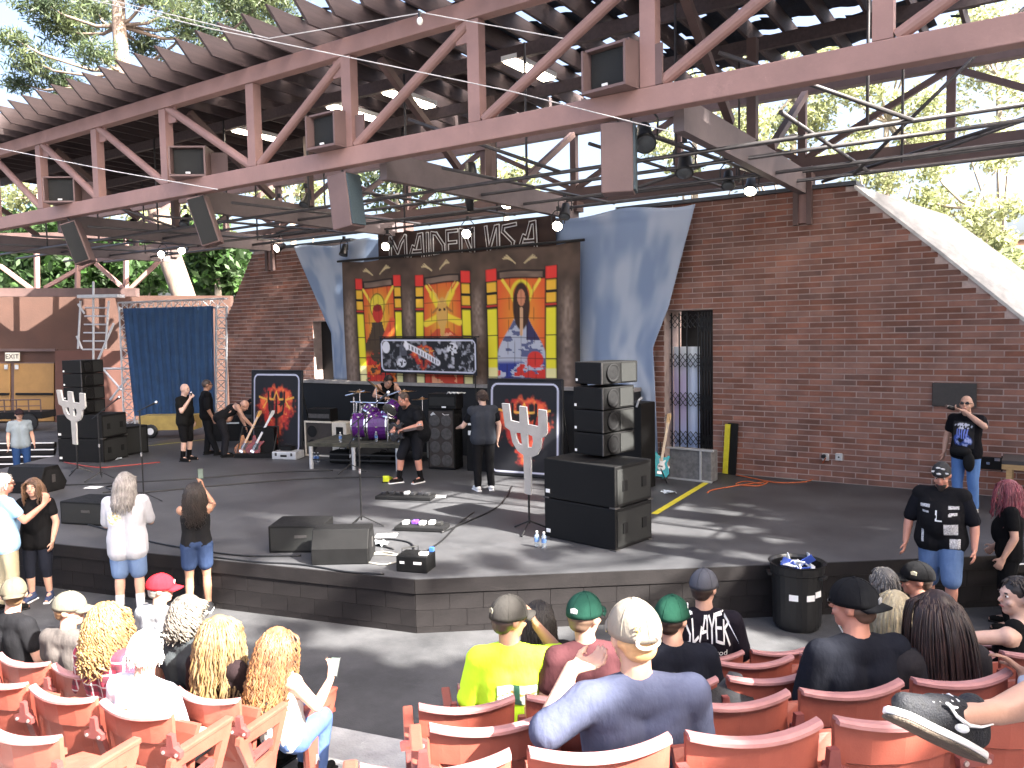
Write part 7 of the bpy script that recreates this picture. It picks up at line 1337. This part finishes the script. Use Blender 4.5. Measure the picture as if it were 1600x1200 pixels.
# ---------------------------------------------------------------- propped foot at the lower right
an_, kn_, hi_ = DP(1560, 1112, 2.25), DP(1690, 1065, 2.30), DP(1800, 1210, 1.75); root = V3((hi_.x+.1, hi_.y, .92)); 
kn2, an2 = DP(1600, 1215, 1.95), DP(1545, 1330, 2.1)
person('person in dark shorts with one foot propped on the seat back at lower right', root, rzR_, 1.80, 1.05, True, skin='light', shirt='#22232a', pants='#1c1e28', plen=.42, face=False, hair=('short', '#3a2c24'), vox=.010, legs=True, shoes=None, group=GB_,
       world=dict(pelvis=hi_+V3((.12, .0, .02)), neck=hi_+V3((.25, -.2, .55)), head=hi_+V3((.25, -.2, .72)), shL=hi_+V3((.1, -.35, .48)), shR=hi_+V3((.4, -.05, .48)), elL=hi_+V3((.1, -.3, .2)), elR=hi_+V3((.5, .1, .2)), wrL=hi_+V3((.1, -.1, .1)), wrR=hi_+V3((.45, .25, .1)), hipL=hi_, hipR=hi_+V3((.15, .12, 0)), knL=kn_, anL=an_, toL=an_+(DP(1500, 1118, 2.2)-an_), knR=kn2+V3((.05, 0, 0)), anR=an2+V3((0.05, 0, -.1)), toR=an2+V3((-.1, .15, -.15))))
toe, heel = DP(1393, 1098, 2.12), DP(1532, 1168, 2.24); sx_ = (toe-heel); SL = sx_.length; sx_.normalize(); sn = (-UPV*.72-RGT*.38-FWD*.34); sn = (sn-sx_*sn.dot(sx_)).normalized(); sy_ = sn.cross(sx_)
sho = thing('sneaker', 'black and white sneaker propped on the seat back at lower right', 'shoe', heel)
def sole(mb, z0, z1, grow):
    xs = np.linspace(0, 1, 17); wid = lambda x: (.040+.012*math.sin(x*3.0)-.004*math.cos(x*9))*(1 if .06 < x < .9 else (.78 if x <= .06 else max(.25, 1-((x-.9)/.1)**2*.7)))*grow
    Lp = [(x*SL, wid(x)) for x in xs]; Rp = [(x*SL, -wid(x)*.95) for x in xs][::-1]; o = heel + sn*z0; mb.prism(Lp+Rp, o, sx_, sy_, 0); return Lp+Rp
for nm, z0, z1, gr, m in (('outsole', .028, .040, 1.0, mat('worn brown rubber', (.085, .065, .05), .8, .4, 20, .5, 120)), ('midsole', .008, .028, 1.04, M_white)):
    pts = sole(MB(), z0, z1, gr); mb = MB(); n = len(pts); A = [heel+sn*z0+sx_*a+sy_*b for a, b in pts]; B = [q+sn*(z1-z0) for q in A]; mb.add(A+B, [tuple(range(n)), tuple(range(2*n-1, n-1, -1))]+[(i, n+i, n+(i+1) % n, (i+1) % n) for i in range(n)]); mb.build(nm, m, sho, world=True, bevel=.006)
mb = MB(); L0 = lambda x, y, z: heel+sx_*(x*SL)+sy_*y-sn*z
mb.capsule(L0(.12, 0, .035), L0(.55, 0, .035), .044, .046); mb.capsule(L0(.55, 0, .03), L0(.88, 0, .012), .044, .032); mb.capsule(L0(.1, 0, .03), L0(.16, 0, .085), .045, .046); mb.capsule(L0(.35, 0, .06), L0(.6, 0, .04), .042, .036); up_ = remesh(mb.build('upper', mat('black mesh fabric', (.011, .012, .017), .75, .4, 30, .4, 160), sho, world=True), .007, 2)
for k in range(5): mb = MB(); x = .42+k*.065; mb.path([L0(x, .03, .080-k*.009), L0(x+.01, 0, .094-k*.01), L0(x, -.03, .080-k*.009)], .004, 5); mb.build('lace', M_white, sho, world=True)
for off_, w_ in ((0, .010),):
    for ys in (-1, 1):
        mb = MB(); pth = [(.62, .055), (.5, .035), (.36, .028), (.22, .04), (.10, .062)]; P = [L0(x, ys*.052, z) for x, z in pth]; mb.path(P, [.002, .005, .006, .004, .002], 5); pth2 = [(.62, .055), (.56, .05), (.5, .058)]; mb.path([L0(x, ys*.05, z) for x, z in pth2], [.004, .006, .003], 5); mb.build('side_mark', M_white, sho, world=True)
mb = MB(); mb.ell(L0(.42, -.05, .012), (.018, .008, .012)); mb.build('sole_window', M_white, sho, world=True)
